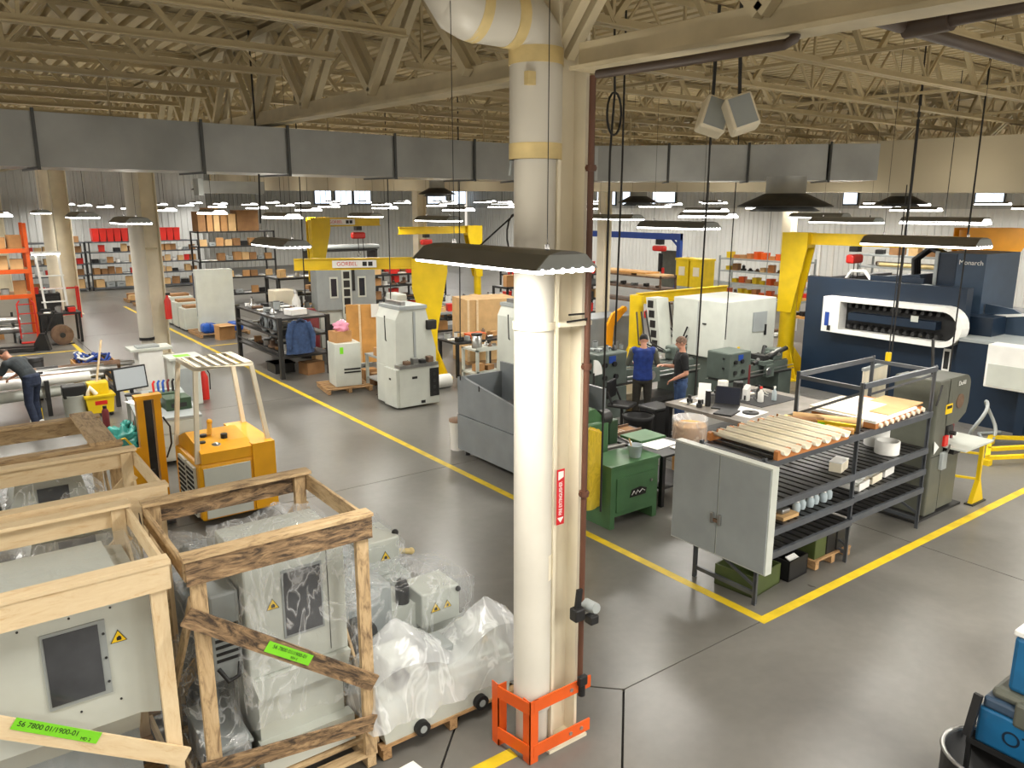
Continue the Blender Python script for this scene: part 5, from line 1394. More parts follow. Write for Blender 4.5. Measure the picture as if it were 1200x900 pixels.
def jib(label, x, y, H, plate, beam_dir, beam_len, m='yellow', r=.14, logo=None, hoist=None, taper=True, base_r=.5):
    t = thing('jib_crane', label, 'crane', (x, y, 0))
    B().cyl((0, 0, .02), (0, 0, H - .05), r, n=20).obj('mast', m, t)
    B().lathe([(base_r, 0), (base_r, .03)], n=20).obj('base_plate', m, t)
    for k in range(6):
        a = k * PI / 3; c_, s_ = math.cos(a), math.sin(a)
        B()._add([Vector((c_ * rr - s_ * w_, s_ * rr + c_ * w_, zz)) for w_ in (-.012, .012) for rr, zz in ((r, .03), (base_r * .92, .03), (r, .75))], [(0, 1, 2), (5, 4, 3), (0, 3, 4, 1), (1, 4, 5, 2), (2, 5, 3, 0)]).obj('base_gusset', m, t)
    d_ = Vector((beam_dir[0], beam_dir[1], 0)).normalized(); nn = Vector((-d_.y, d_.x, 0))
    if plate:     # deep head bracket, tapering down the mast
        pts = [(-r, H), (plate, H), (plate, H - .35), (r * .9, H - 1.9), (-r, H - 1.9)]
        M_ = frame((0, 0, 0), d_, (0, 0, 1))
        for s_ in (-1, 1): B().prism(pts, 'y', s_ * r - .02, s_ * r + .02, M=M_).obj('head_plate', m, t)
        B().prism([(plate - .03, H), (plate, H), (plate, H - .35), (plate - .03, H - .35)], 'y', -r, r, M=M_).obj('head_web', m, t)
    bm_ = B()
    for z0_, w_ , h_ in ((H - .02, .16, .025), (H - .26, .16, .025)): bm_.bar(d_ * .05 + Vector((0, 0, z0_)), d_ * beam_len + Vector((0, 0, z0_)), w_, h_)
    bm_.bar(d_ * .05 + Vector((0, 0, H - .14)), d_ * beam_len + Vector((0, 0, H - .14)), .03, .24)
    bo = bm_.obj('boom', m, t)
    if logo:
        u = logo[1]; face = nn if nn.dot(Vector((0, -1, 0))) + nn.dot(Vector((-1, 0, 0))) * .5 > 0 else -nn
        xd = face.cross(Vector((0, 0, 1))) * -1
        c_ = d_ * u + face * .09 + Vector((0, 0, H - .14))
        B().box(-.5, .5, -.085, .085, 0, .004, M=frame(c_, Vector((0, 0, 1)).cross(face), face)).obj('name_plate', 'white_paint', bo)
        text(logo[0], 'lettering', 'red_sign', .125, frame(c_ + face * .006 - Vector((0, 0, 1)).cross(face) * .17, Vector((0, 0, 1)).cross(face), face), bo)
        for k in range(2): B().box(.18 + k * .13, .28 + k * .13, -.05, .05, .004, .006, M=frame(c_, Vector((0, 0, 1)).cross(face), face)).obj('square_mark', 'black', bo)
    if hoist:
        h_ = hoist
        p = d_ * h_ + Vector((0, 0, H - .28))
        tr_ = B().box(p.x - .09, p.x + .09, p.y - .1, p.y + .1, p.z - .12, p.z).obj('trolley', 'black', t)
        B().rbox(p.x - .22, p.x + .22, p.y - .1, p.y + .1, p.z - .38, p.z - .18, .05).obj('hoist_motor', 'red', t)
        B().cyl((p.x, p.y, p.z - .2), (p.x, p.y, p.z - .8), .012, n=6).obj('chain', 'dark_steel', t)
        B().tube([(p.x, p.y, p.z - .8), (p.x + .05, p.y, p.z - .86), (p.x, p.y, p.z - .93), (p.x - .05, p.y, p.z - .88)], .018).obj('hook', 'steel', t)
        B().tube([(p.x + .15, p.y, p.z - .35), (p.x + .2, p.y, p.z - 1.2)], .012).obj('pendant_cable', 'black', t)
        B().rbox(p.x + .16, p.x + .24, p.y - .03, p.y + .03, p.z - 1.45, p.z - 1.2, .01).obj('pendant', 'red', t)
    return t


q = G(507, 444)
jib('yellow jib crane with deep tapered bracket behind the grey machine towers', q.x, q.y, 2.95, .0, (-.78, .35), 3.1, logo=('GORBEL', 1.75))
B().prism([(-.42, 2.95), (.42, 2.95), (.42, 2.6), (.16, 1.2), (.13, .3), (-.13, .3), (-.16, 1.2), (-.42, 2.2)], 'y', -.16, -.13, M=Matrix.Translation((q.x, q.y, 0)) @ Matrix.Rotation(-AZ, 4, 'Z')).obj('head_plate', 'yellow', [o for o in C.objects if o.name.startswith('jib_crane')][-1])
o = C.objects[-1]; o.location = (-q.x, -q.y, 0)
q = G(374, 402)
jib('yellow jib crane with red chain hoist behind the twin windowed machine', q.x, q.y, 3.78, .5, (.9, .1), 2.35, hoist=1.55, logo=('GORBEL', .9))
q = atY(559, 270, 25)
jib('yellow jib crane with red hoist far behind the main lamp', q.x, 25, 3.4, .5, (-1, .02), 3.3, hoist=2.2)
jib('low yellow jib crane with red hoist and cables beside the white machine', 13.75, 13.5, 2.05, .0, (1, -.02), 3.3, hoist=.55, r=.17)
jib('tall yellow jib crane with gusseted foot and red hoist by navy machine', 16.75, 11.3, 3.5, .45, (.12, -.99), 3.6, hoist=1.5, r=.19, base_r=.75)
jib('amber jib crane with wide head standing behind the navy machining centre', 20.2, 8.75, 3.6, 1.1, (.8, -.6), 4., m='amber', r=.3, base_r=.9)

# twin windowed machine
tw = thing('machine_tool', 'grey machine with two windows and a slotted centre strip', 'machine', (8.75, 21.0, 0), -.25); tw.scale = (.80, .85, 1)
B().box(0, 1.95, .1, 1.3, .12, 1.2).obj('lower_cabinet', 'machine_light', tw)
B().rbox(-.1, 2.0, 0, 1.35, 1.2, 2.42, .02).obj('upper_cabinet', 'machine_grey', tw)
for x_ in (.35, 1.35):
    f_ = B().rbox(x_, x_ + .3, -.02, 0, 1.55, 2.15, .005).obj('window_frame', 'machine_light', tw)
    B().box(x_ + .05, x_ + .25, -.025, -.02, 1.6, 2.1).obj('window_glass', 'screen', f_)
B().box(.78, 1.12, -.06, 0, .95, 2.42).obj('centre_strip', 'machine_light', tw)
for k in range(5): B().box(.84, 1.06, -.065, -.06, 1.1 + k * .25, 1.3 + k * .25).obj('slot', 'black', tw)
B().box(1.15, 1.25, -.05, 0, 1.75, 2.35).obj('control_panel', 'black', tw)
B().box(.15, 1.2, .05, .1, .25, .8).obj('open_front', 'black', tw)
for k in range(5): B().lathe([(.09, 0), (.09, .08), (.05, .1)], .3 + k * .32, .5, 2.42, n=12).obj('roof_fitting', ('machine_light', 'steel')[k % 2], tw)
for (x_, y_) in ((.1, .2), (1.85, .2), (.1, 1.2), (1.85, 1.2)): B().cyl((x_, y_, 0), (x_, y_, .12), .06).obj('foot', 'black', tw)
t = thing('chip_conveyor', 'white angled chip chute in front of the twin windowed machine', 'chute', (8.6, 19.9, 0), .2); B().bar((0, 0, .55), (1.1, -.25, .35), .3, .12).obj('chute', 'white_paint', t); B().box(.1, .9, -.1, .25, 0, .38).obj('stand', 'black', t)
# plywood sheet and friends
t = thing('plywood_panel', 'orange brown plywood panel with a pale batten standing behind the tower', 'panel', (7.95, 17.55, 0), -.45)
B().box(0, 1.05, 0, .03, .35, 1.78).obj('sheet', 'ply', t); B().box(.30, .35, -.03, 0, .35, 1.78).obj('batten', 'pine', t)
for x_ in (.05, .95): B().bar((x_, .05, 0), (x_, .05, .5), .06).obj('leg', 'pine', t)
o = B().box(0, .85, 0, .02, 0, .32).obj('white_sheet', 'paper', None, (8.45, 17.2, 1.48), -.45); tag(o, 'white sheet clipped across the top of the plywood panel', 'sheet')
ps = thing('pallet', 'pale wooden pallet under the white cabinet beside the aisle line', 'pallet', (6.72, 16.0, 0), -.15); pallet_parts(ps, 1.05, 1.0, 'pallet_wood', 0, 6)
wc = thing('vent_cabinet', 'white steel cabinet with two vent slots standing on a pale pallet', 'cabinet', (7.0, 16.15, .123), -.15)
B().rbox(0, .6, 0, .6, 0, .98, .012).obj('body', 'machine_light', wc)
for k in range(2): B().box(.2, .58, -.006, 0, .30 + k * .07, .335 + k * .07).obj('vent', 'black', wc)
B().box(.12, .2, -.004, 0, .75, .9).obj('green_mark', 'neon', wc)
t = thing('cardboard_box', 'brown cardboard box holding a pink bundle on the white cabinet', 'box', (7.1, 16.25, 1.105), .1); B().box(0, .4, 0, .35, 0, .25).obj('body', 'cardboard', t)
t = thing('rag_bundle', 'pink rag bundle sitting in the box on the white cabinet', 'rags', (7.3, 16.42, 1.36)); B().lump((0, 0, .09), .17, 3, .5, .7).obj('bundle', 'pink', t); B().lump((.06, .04, .16), .07, 5, .6).obj('fold', 'white_paint', t)
t = thing('steel_table', 'grey steel table with a lower shelf beside the white cabinet', 'table', (7.75, 15.3, 0))
B().box(0, .75, 0, .9, .78, .82).obj('table_top', 'machine_grey', t); B().box(.02, .73, .02, .88, .25, .28).obj('lower_shelf', 'machine_grey', t)
for (x_, y_) in ((.04, .04), (.71, .04), (.04, .86), (.71, .86)): B().bar((x_, y_, 0), (x_, y_, .78), .06).obj('leg', 'machine_light', t)
t = thing('cardboard_box', 'flat cardboard box with green tape on the grey steel table', 'box', (7.8, 15.45, .82)); B().box(0, .45, 0, .4, 0, .18).obj('body', 'cardboard', t); B().box(.0, .45, .17, .22, .18, .183).obj('tape', 'neon', t)
t = thing('rag_bundle', 'pink bundle at the end of the grey steel table', 'rags', (8.25, 15.6, .82)); B().lump((0, 0, .09), .13, 8, .5, .7).obj('bundle', 'pink', t)

# ---- black steel bench with jacket
bb = thing('steel_workbench', 'black steel three level bench with a denim jacket on its end', 'workbench', (6.5, 18.2, 0))
for (x_, y_) in ((.04, .04), (1.26, .04), (.04, 3.2), (1.26, 3.2)): B().box(x_ - .05, x_ + .05, y_ - .05, y_ + .05, 0, 1.5).obj('leg', 'dark_steel', bb)
for z_ in (.55, 1.05, 1.48): B().box(0, 1.3, 0, 3.25, z_ - .05, z_).obj('shelf', 'dark_steel', bb)
for z_ in (.55, 1.05): B().bar((0, .04, z_ + .1), (0, 3.2, z_ + .1), .02, .04).obj('rail', 'dark_steel', bb)
jk = thing('jacket', 'blue denim jacket hanging on the end of the black bench', 'jacket', (6.95, 18.12, .62))
b = B(); n_ = 28; prof = ((.18, .80), (.24, .72), (.30, .55), (.30, .3), (.34, .0)); vs = []
for r_, z_ in prof:
    for k in range(n_):
        a = 2 * PI * k / n_; w_ = 1 + .13 * math.sin(6 * a) * (1 - z_)
        vs.append((.02 + r_ * math.cos(a) * w_, -.02 + r_ * .35 * math.sin(a) * w_, z_))
b._add(vs, [(i * n_ + k, i * n_ + (k + 1) % n_, (i + 1) * n_ + (k + 1) % n_, (i + 1) * n_ + k) for i in range(len(prof) - 1) for k in range(n_)], True)
b.obj('body', 'denim', jk)
for s_ in (-1, 1): B().tube([(.02 + s_ * .2, -.05, .74), (.02 + s_ * .30, -.09, .45), (.02 + s_ * .3, -.09, .12)], [.08, .075, .06], 10).obj('sleeve', 'denim', jk)
B().tube([(-.08, -.1, .78), (.02, -.12, .84), (.12, -.1, .78)], .035).obj('collar', 'denim_dark', jk)
o = B().rbox(0, .45, 0, .35, 0, .16, .02).obj('white_case', 'white_paint', None, (6.95, 18.5, 1.48), .2); tag(o, 'white case on top of the black bench above the jacket', 'case')
t = thing('flange_ring', 'grey steel flange ring leaning on the upper level of black bench', 'ring', (6.52, 19.35, 1.06), 0)
for k in range(2):
    if k: t = thing('flange_ring', 'second grey flange ring nearer the jacket on the black bench', 'ring', (6.52, 18.75, 1.06), 0)
    B().tube([(.04, .19 * math.cos(a), .21 + .19 * math.sin(a)) for a in [2 * PI * i / 20 for i in range(20)]], .055, 8, True).obj('ring', 'enclosure_grey', t)
    B().tube([(-.02, .1 * math.cos(a), .21 + .1 * math.sin(a)) for a in [2 * PI * i / 16 for i in range(16)]], .02, 6, True).obj('bore', 'black', t)


def junk(n_, x0, x1, y0, y1, z, where, group, seed, kinds=('box', 'part', 'paper', 'can', 'case', 'shaft'), smin=.12, smax=.32, one=False):
    """loose things lying on a surface; each one is a thing of its own"""
    R = random.Random(seed)
    spec = {'box': (('cardboard', 'cardboard_dark', 'cardboard_pale'), 'cardboard_box', 'small brown cardboard box ', 'box'),
            'part': (('dark_steel', 'rust_steel', 'steel'), 'machine_part', 'turned steel machine part ', 'part'),
            'paper': (('paper', 'tube_card'), 'paper_stack', 'loose stack of white papers ', 'paper'),
            'can': (('white_paint', 'machine_grey', 'steel'), 'can', 'small pale can ', 'can'),
            'case': (('black', 'machine_grey'), 'tool_case', 'dark tool case ', 'case'),
            'redbox': (('red',), 'red_bin', 'small red plastic bin ', 'bin'),
            'yellowbin': (('yellow',), 'yellow_bin', 'yellow plastic bin ', 'bin'),
            'bluebin': (('blue',), 'blue_bin', 'small blue plastic bin ', 'bin'),
            'orangebin': (('orange_box', 'orange'), 'orange_bin', 'orange plastic bin ', 'bin'),
            'shaft': (('steel', 'rust_steel'), 'steel_shaft', 'short steel shaft ', 'shaft')}
    cols = max(1, int(round(math.sqrt(n_ * max(.1, (x1 - x0)) / max(.1, (y1 - y0)))))); rows = max(1, math.ceil(n_ / cols))
    if one: cols, rows = n_, 1
    for k in range(n_):
        kd = R.choice(kinds); ms, nm, lb, ct = spec[kd]; m = R.choice(ms)
        cw, chh = (x1 - x0) / cols, (y1 - y0) / rows
        x = x0 + (k % cols + .5) * cw; y = y0 + (k // cols + .5) * chh
        s = min(smin + R.random() * (smax - smin), cw * .85, chh * .85); h = s * ((.85 + .4 * R.random()) if one and kd in ('box', 'redbox', 'case', 'yellowbin') else (.4 + .6 * R.random())); a = (R.random() - .5) * .6
        t = thing(nm, lb + where, ct, (x, y, z), a, group)
        if kd == 'box':
            B().box(-s / 2, s / 2, -s * .4, s * .4, 0, h).obj('body', m, t); B().box(-s / 2, s / 2, -.025, .025, h, h + .002).obj('tape', 'cardboard_pale', t)
        elif kd == 'part':
            B().lathe([(s * .4, 0), (s * .4, h * .3), (s * .22, h * .35), (s * .22, h * .8), (s * .12, h * .8)], n=12).obj('body', m, t); B().lathe([(s * .1, h * .8), (s * .1, h)], n=8).obj('stub', 'steel', t)
        elif kd == 'paper':
            B().box(-s / 2, s / 2, -s * .4, s * .4, 0, .02).obj('stack', m, t); B().box(-s / 2, s / 2, -s * .4, s * .4, .02, .025, M=Matrix.Rotation(.2, 4, 'Z')).obj('top_sheet', 'paper', t)
        elif kd == 'can':
            B().lathe([(s * .35, 0), (s * .35, h)], n=14).obj('body', m, t); B().lathe([(s * .33, h), (s * .33, h + .012), (0, h + .01)], n=14).obj('lid', 'dark_steel', t)
        elif kd == 'case':
            B().rbox(-s / 2, s / 2, -s * .3, s * .3, 0, h * .6, .01).obj('body', m, t); B().bar((-s * .2, -s * .32, h * .3), (s * .2, -s * .32, h * .3), .02).obj('handle', 'dark_steel', t)
        elif kd in ('redbox', 'yellowbin', 'bluebin', 'orangebin'):
            B().prism([(-s * .45, 0), (s * .45, 0), (s * .5, h), (-s * .5, h)], 'y', -s * .4, s * .4).obj('body', m, t); B().box(-s * .52, s * .52, -s * .42, s * .42, h, h + .015).obj('rim', m, t)
        else:
            B().cyl((-s * .5, 0, .04), (s * .5, 0, .04), .04, n=10).obj('shaft', m, t); B().cyl((s * .5, 0, .04), (s * .62, 0, .04), .025, n=8).obj('journal', 'steel', t)


GBB = 'things on the black bench'
junk(16, 6.55, 7.7, 18.35, 21.35, .56, 'on the bottom level of the black bench', GBB, 1)
junk(12, 6.75, 7.7, 18.5, 21.3, 1.06, 'on the middle level of the black bench', GBB, 2, ('part', 'case', 'shaft', 'paper'))
junk(16, 6.55, 7.7, 19.0, 21.35, 1.49, 'on top of the black bench', GBB, 3)
t = thing('black_crate', 'black plastic crate on the floor beneath the black bench', 'crate', (6.6, 18.9, 0)); B().box(0, .5, 0, .6, 0, .25).obj('body', 'black', t); B().box(-.02, .52, -.02, .62, .22, .25).obj('rim', 'rubber', t)
t = thing('cardboard_box', 'dark cardboard box on the floor beside the black bench leg', 'box', (7.2, 18.3, 0), .2); B().box(0, .5, 0, .4, 0, .3).obj('body', 'cardboard_dark', t); B().box(0, .5, .18, .22, .3, .303).obj('tape', 'cardboard_pale', t)

# ---- second bench row behind, with racks of stock
def shelf_unit(name, label, x, y, W, D, H, levels, m='dark_steel', rz=0, boards='dark_steel', cat='shelf'):
    t = thing(name, label, cat, (x, y, 0), rz)
    for (x_, y_) in ((.03, .03), (W - .03, .03), (.03, D - .03), (W - .03, D - .03)): B().box(x_ - .03, x_ + .03, y_ - .03, y_ + .03, 0, H).obj('post', m, t)
    for z_ in levels: B().box(0, W, 0, D, z_ - .06, z_).obj('shelf', boards, t)
    return t


shelf_unit('stock_rack', 'dark stock rack with orange patterned case behind the black bench', 8.3, 23.0, 2.2, 1.2, 2.0, (.4, 1.0, 1.5, 2.0))
GS = 'things on the dark stock rack'
for z_, sd in ((.4, 11), (1.0, 12), (1.5, 13), (2.0, 14)): junk(8, 8.4, 10.4, 23.05, 23.6, z_, 'on the dark stock rack behind the black bench', GS, sd, smin=.2, smax=.4, one=True)
t = thing('equipment_case', 'beige equipment case standing on the second bench', 'case', (7.75, 21.9, .0)); B().box(0, .7, 0, .7, 0, 1.3).obj('pedestal', 'dark_steel', t); B().rbox(.05, .65, .05, .65, 1.3, 1.75, .03).obj('case', 'cream', t)
junk(6, 8.0, 9.2, 16.2, 17.2, .0, 'on the floor beside the yellow jib base', 'things on the floor by the yellow jib', 21, ('box', 'can', 'case'), .25, .45)

# ---- grey upright sheet on a pallet with blue bundle and carton
t = thing('pallet', 'dark pallet beneath the tall grey panel', 'pallet', (6.6, 25.6, 0)); pallet_parts(t, 1.6, 1.5, 'pallet_wood', 0, 6)
gp = thing('grey_panel', 'tall pale grey steel panel standing on a dark pallet', 'panel', (6.75, 26.2, .12), -.12); B().rbox(0, 1.15, 0, .35, 0, 2.0, .01).obj('panel', 'machine_light', gp); B().box(-.004, 0, .1, .15, .5, 1.8).obj('hinge', 'black', gp)
for k in range(2):
    t = thing('blue_bundle', ['blue wrapped bundle beneath the left edge of the grey panel', 'blue wrapped bundle beneath the right edge of the grey panel'][k], 'bundle', (6.75 + k * .85, 25.75, .122)); B().rbox(0, .45, 0, .4, 0, .3, .08).obj('wrap', 'blue', t); B().box(.2, .24, -.003, .403, -.0, .303).obj('strap', 'gantry_blue', t)
t = thing('cardboard_box', 'open brown carton standing before the tall grey panel', 'box', (7.0, 24.9, 0), .1); B().box(0, .5, 0, .4, 0, .45).obj('body', 'cardboard', t); B().box(0, .5, -.15, .0, .44, .45).obj('flap', 'cardboard_pale', t); B().box(0, .5, .4, .52, .44, .45).obj('flap', 'cardboard_pale', t)
for k in range(3):
    t = thing('white_unit', ['white unit with a brown board at the line behind the grey panel', 'low white unit between two others behind the grey panel', 'narrow white unit next to the tall grey panel'][k], 'unit', (6.6, 29.2 - k * .9, 0)); B().rbox(0, .8, 0, .7, .05, 1.0 - k * .12, .02).obj('body', 'machine_light', t); B().box(.05, .75, .05, .65, 0, .05).obj('plinth', 'black', t); B().box(.1, .7, .1, .6, 1.0 - k * .12, 1.08 - k * .12).obj('top_board', 'cardboard_dark', t)
cl_ = thing('coat_rack', 'coat stand hung with dark coats beside the grey panel', 'coat stand', (7.9, 29.9, 0)); B().cyl((0, 0, 0), (0, 0, 1.9), .04).obj('pole', 'black', cl_); B().lathe([(.3, 0), (.3, .04), (0, .06)], n=14).obj('base', 'black', cl_)
for k in range(4): a = k * PI / 2; B().rbox(.12 * math.cos(a) - .16, .12 * math.cos(a) + .16, .12 * math.sin(a) - .12, .12 * math.sin(a) + .12, .7, 1.75, .06).obj('coat', ('shirt_black', 'shirt_grey', 'denim_dark', 'shirt_black')[k], cl_)

# ---- tall stock shelves with big flat cartons
ts = shelf_unit('tall_rack', 'tall dark rack with flat cartons standing on its top', 8.9, 33.6, 3.2, 1.2, 3.1, (.5, 1.2, 1.9, 2.5, 3.1))
GT = 'things on the tall dark rack'
for z_, sd in ((.5, 31), (1.2, 32), (1.9, 33), (2.5, 34)): junk(9, 9.0, 12.0, 33.6, 34.1, z_, 'on the tall dark rack', GT, sd, ('box', 'paper', 'box', 'case'), .3, .5, one=True)
xx = 9.0
for k, (w_, h_, m_) in enumerate(((.3, .8, 'cardboard_dark'), (.22, .95, 'cardboard'), (.22, .95, 'cardboard_pale'), (.25, .85, 'cardboard'), (.3, .7, 'cardboard_pale'), (.9, .85, 'cardboard_dark'))):
    t = thing('flat_carton', ['dark flat carton at the end of the tall rack top', 'upright brown carton second on the tall rack top', 'pale upright carton between brown ones on the tall rack', 'brown carton beside the pale one on the tall rack top', 'shorter pale carton on the tall rack top', 'widest dark carton on the tall rack top'][k], 'carton', (xx, 33.75, 3.1)); B().box(0, w_, 0, .9, 0, h_).obj('body', m_, t); B().box(0, w_, .4, .46, h_, h_ + .003).obj('tape', 'tube_card', t)
    xx += w_ + .06
# ---- racks along the far left wall
GR = 'goods on the far grey racks'
for k, (x_, W) in enumerate(((3.6, 2.6), (6.35, 2.6), (9.15, 2.4))):
    lb = ['grey rack beneath brown boxes by the far column', 'grey rack with the long row of red bins on top', 'grey rack with the short row of red bins on top'][k]
    shelf_unit('storage_rack', lb, x_, 43.6, W, 1.2, 2.4, (.15, .8, 1.35, 1.9, 2.4), 'dark_steel', boards='rack_steel')
    wh = ['on the rack beneath the brown boxes', 'on the rack with the long row of red bins', 'on the rack with the short row of red bins'][k]
    for z_, sd in ((.15, 41), (.8, 42), (1.35, 43), (1.9, 44)): junk(7 if z_ > .2 else 5, x_ + .1, x_ + W - .1, 43.6, 44.2, z_, wh, GR, sd + 10 * k, ('box', 'paper', 'box', 'redbox', 'case', 'can', 'box') if z_ > .5 else ('box', 'box', 'case'), .3, .5, one=True)
for k in range(6):
    t = thing('red_bin', 'large bright red plastic bin in the long row on the far rack', 'bin', (6.75 + k * .33, 43.75, 2.4), 0, 'long row of red bins'); B().prism([(-.13, 0), (.13, 0), (.155, .62), (-.155, .62)], 'y', 0, .6).obj('body', 'red', t); B().box(-.16, .16, -.02, .62, .6, .64).obj('rim', 'red', t)
for k in range(3):
    t = thing('red_bin', 'large bright red plastic bin in the short row on the far rack', 'bin', (9.9 + k * .33, 43.75, 2.4), 0, 'short row of red bins'); B().prism([(-.13, 0), (.13, 0), (.155, .62), (-.155, .62)], 'y', 0, .6).obj('body', 'red', t); B().box(-.16, .16, -.02, .62, .6, .64).obj('rim', 'red', t)
junk(4, 4.6, 6.1, 43.7, 44.4, 2.4, 'on top of the far rack by the column', GR, 77, ('box',), .35, .5)
# ---- metal carts and boxes behind the towers
def cart(label, x, y, W=.75, D=.65, H=.9, m='machine_light', rz=0):
    t = thing('tool_cart', label, 'cart', (x, y, 0), rz)
    for (x_, y_) in ((.03, .03), (W - .03, .03), (.03, D - .03), (W - .03, D - .03)): B().box(x_ - .03, x_ + .03, y_ - .03, y_ + .03, .08, H).obj('leg', m, t); B().cyl((x_ - .02, y_, .04), (x_ + .02, y_, .04), .04, n=10).obj('caster', 'black', t)
    for z_ in (.35, H): B().box(0, W, 0, D, z_ - .04, z_).box(0, W, 0, .02, z_, z_ + .05).obj('shelf', m, t)
    return t


cart('grey steel cart with shelf behind the lathe enclosure', 9.75, 14.55)
t = thing('silver_pot', 'silver cylindrical pot standing on the grey steel cart', 'pot', (9.95, 14.85, .9)); B().lathe([(.12, 0), (.12, .32), (.1, .33), (0, .33)], n=18).obj('pot', 'steel', t); B().lathe([(.13, .3), (.13, .34)], n=18).obj('rim', 'black', t)
junk(3, 10.15, 10.5, 14.6, 15.1, .9, 'on the grey steel cart', 'things on the grey cart', 51, ('can', 'case', 'part'), .15, .25)
junk(2, 9.85, 10.4, 14.65, 15.05, .36, 'on the low shelf of the grey cart', 'things on the grey cart', 52, ('box',), .25, .4)
t = thing('parts_table', 'dark table with an orange bin behind the grey steel cart', 'table', (10.0, 15.8, 0)); B().box(0, 1.6, 0, .9, .82, .87).obj('table_top', 'dark_steel', t)
for (x_, y_) in ((.05, .05), (1.55, .05), (.05, .85), (1.55, .85)): B().bar((x_, y_, 0), (x_, y_, .82), .07).obj('leg', 'black', t)
t = thing('parts_bin', 'orange plastic parts bin on the dark table behind the cart', 'bin', (10.7, 15.9, .87)); B().prism([(-.2, 0), (.2, 0), (.24, .16), (-.24, .16)], 'y', 0, .3).obj('body', 'orange', t); B().box(-.22, .22, .02, .28, .12, .14).obj('contents', 'black', t)
junk(12, 10.05, 11.55, 15.85, 16.7, .87, 'on the dark table behind the grey cart', 'things on the dark parts table', 53)
t = thing('shipping_crate', 'tan plywood shipping box with pale corner battens behind the carts', 'crate', (11.1, 17.0, 0), -.2); B().box(0, 1.5, 0, 1.1, .1, 1.72).obj('body', 'cardboard_pale', t)
for x_ in (0, .25, 1.45): B().box(x_, x_ + .06, -.02, 0, .1, 1.72).obj('batten', 'pine', t)
B().box(0, 1.5, 0, 1.1, 0, .1).obj('skid', 'pallet_wood', t)
o = B().lathe([(.16, 0), (.16, .42)], n=18, M=Matrix.Rotation(PI / 2, 4, 'Y')).obj('paper_drum', 'white_paint', None, (8.95, 15.15, .16)); tag(o, 'white drum lying on the floor at the yellow jib foot', 'drum')
for k, (x_, y_, W, lb) in enumerate(((11.6, 20.5, 2.6, 'long bench with maroon parts behind the shipping box'), (13.8, 22.5, 3.0, 'grey bench with white equipment below the second jib beam'), (10.9, 28.0, 3.0, 'far bench stacked with cartons beneath the upper jib beam'))):
    t = thing('bench', lb, 'bench', (x_, y_, 0)); B().box(0, W, 0, 1.0, .85, .92).obj('bench_top', 'machine_grey', t)
    for (a, c_) in ((.05, .05), (W - .05, .05), (.05, .95), (W - .05, .95)): B().bar((a, c_, 0), (a, c_, .85), .08).obj('leg', 'dark_steel', t)
    B().box(.05, W - .05, .05, .95, .3, .35).obj('lower_shelf', 'dark_steel', t)
    junk(16, x_ + .05, x_ + W - .05, y_ + .05, y_ + .95, .92, 'on the ' + lb.split(' behind')[0].split(' below')[0].split(' beneath')[0], 'things on ' + lb[:24], 60 + k, ('box', 'part', 'paper', 'can', 'case', 'redbox'), .2, .45)
    junk(5, x_ + .1, x_ + W - .1, y_ + .1, y_ + .9, .35, 'under the ' + lb.split(' behind')[0].split(' below')[0].split(' beneath')[0], 'things under ' + lb[:24], 70 + k, ('box', 'case', 'part'), .2, .45)
t = thing('pipe_rack', 'white rolls and pipes lying on a high rack below the upper jib', 'rack', (12.0, 29.5, 0))
for x_ in (0, 2.8): B().box(x_, x_ + .08, 0, .8, 0, 2.4).obj('post', 'dark_steel', t)
for z_ in (1.4, 2.4): B().box(0, 2.9, 0, .8, z_ - .06, z_).obj('shelf', 'dark_steel', t)
for k in range(4): B().cyl((-.2, .1 + k * .2, 2.5), (3.0, .1 + k * .2, 2.5), .09, n=12).obj('roll', 'white_paint' if k % 2 else 'machine_grey', t)
t = thing('red_tank', 'round red tank beside the twin windowed machine', 'tank', (8.2, 20.6, 0)); B().lathe([(.28, .1), (.3, .15), (.3, 1.2), (.2, 1.35), (0, 1.38)], n=18).obj('tank', 'maroon', t); B().lathe([(.25, 0), (.25, .1)], n=14).obj('skirt', 'black', t)
t = thing('gas_cylinder', 'white gas cylinder standing beside the round red tank', 'cylinder', (8.2, 21.4, 0)); B().lathe([(.12, 0), (.12, 1.5), (.05, 1.65), (.04, 1.75)], n=14).obj('cylinder', 'white_paint', t); B().lathe([(.06, 1.7), (.06, 1.8), (0, 1.82)], n=10).obj('valve', 'steel', t)

# ================================================================== right middle
gm = thing('grinder', 'grey machine with an orange swing arm behind the lathes', 'machine', (13.2, 14.6, 0))
B().rbox(0, 1.5, 0, .9, 0, 1.32, .03).obj('body', 'enclosure_grey', gm)
B().prism([(.55, .5), (.75, .5), (.80, 1.1), (1.1, 1.35), (1.25, 1.5), (1.1, 1.55), (.75, 1.42), (.55, 1.1)], 'y', -.08, -.01).obj('swing_arm', 'amber', gm)
B().cyl((1.15, -.1, 1.5), (1.15, 0, 1.5), .08).obj('pivot', 'amber', gm)
wm = thing('machine_tool', 'large white machine enclosure with a hinged grey panel and stepped ladder', 'machine', (13.9, 10.95, 0))
B().rbox(.0, 1.85, .0, 1.5, .75, 2.05, .02).obj('enclosure', 'machine_light', wm)
B().box(.1, 1.7, .1, 1.4, 0, .75).obj('base', 'lathe_green', wm)
B().box(1.0, 1.5, -.02, 0, 1.3, 1.75).obj('hinged_panel', 'machine_grey', wm); B().bar((1.45, -.03, 1.2), (1.45, -.03, 1.45), .04).obj('handle', 'black', wm)
B().box(.5, .58, -.012, 0, .95, 1.01).obj('yellow_tag', 'sticker_yellow', wm); B().box(.7, .8, -.012, 0, .8, .9).obj('yellow_tag', 'sticker_yellow', wm)
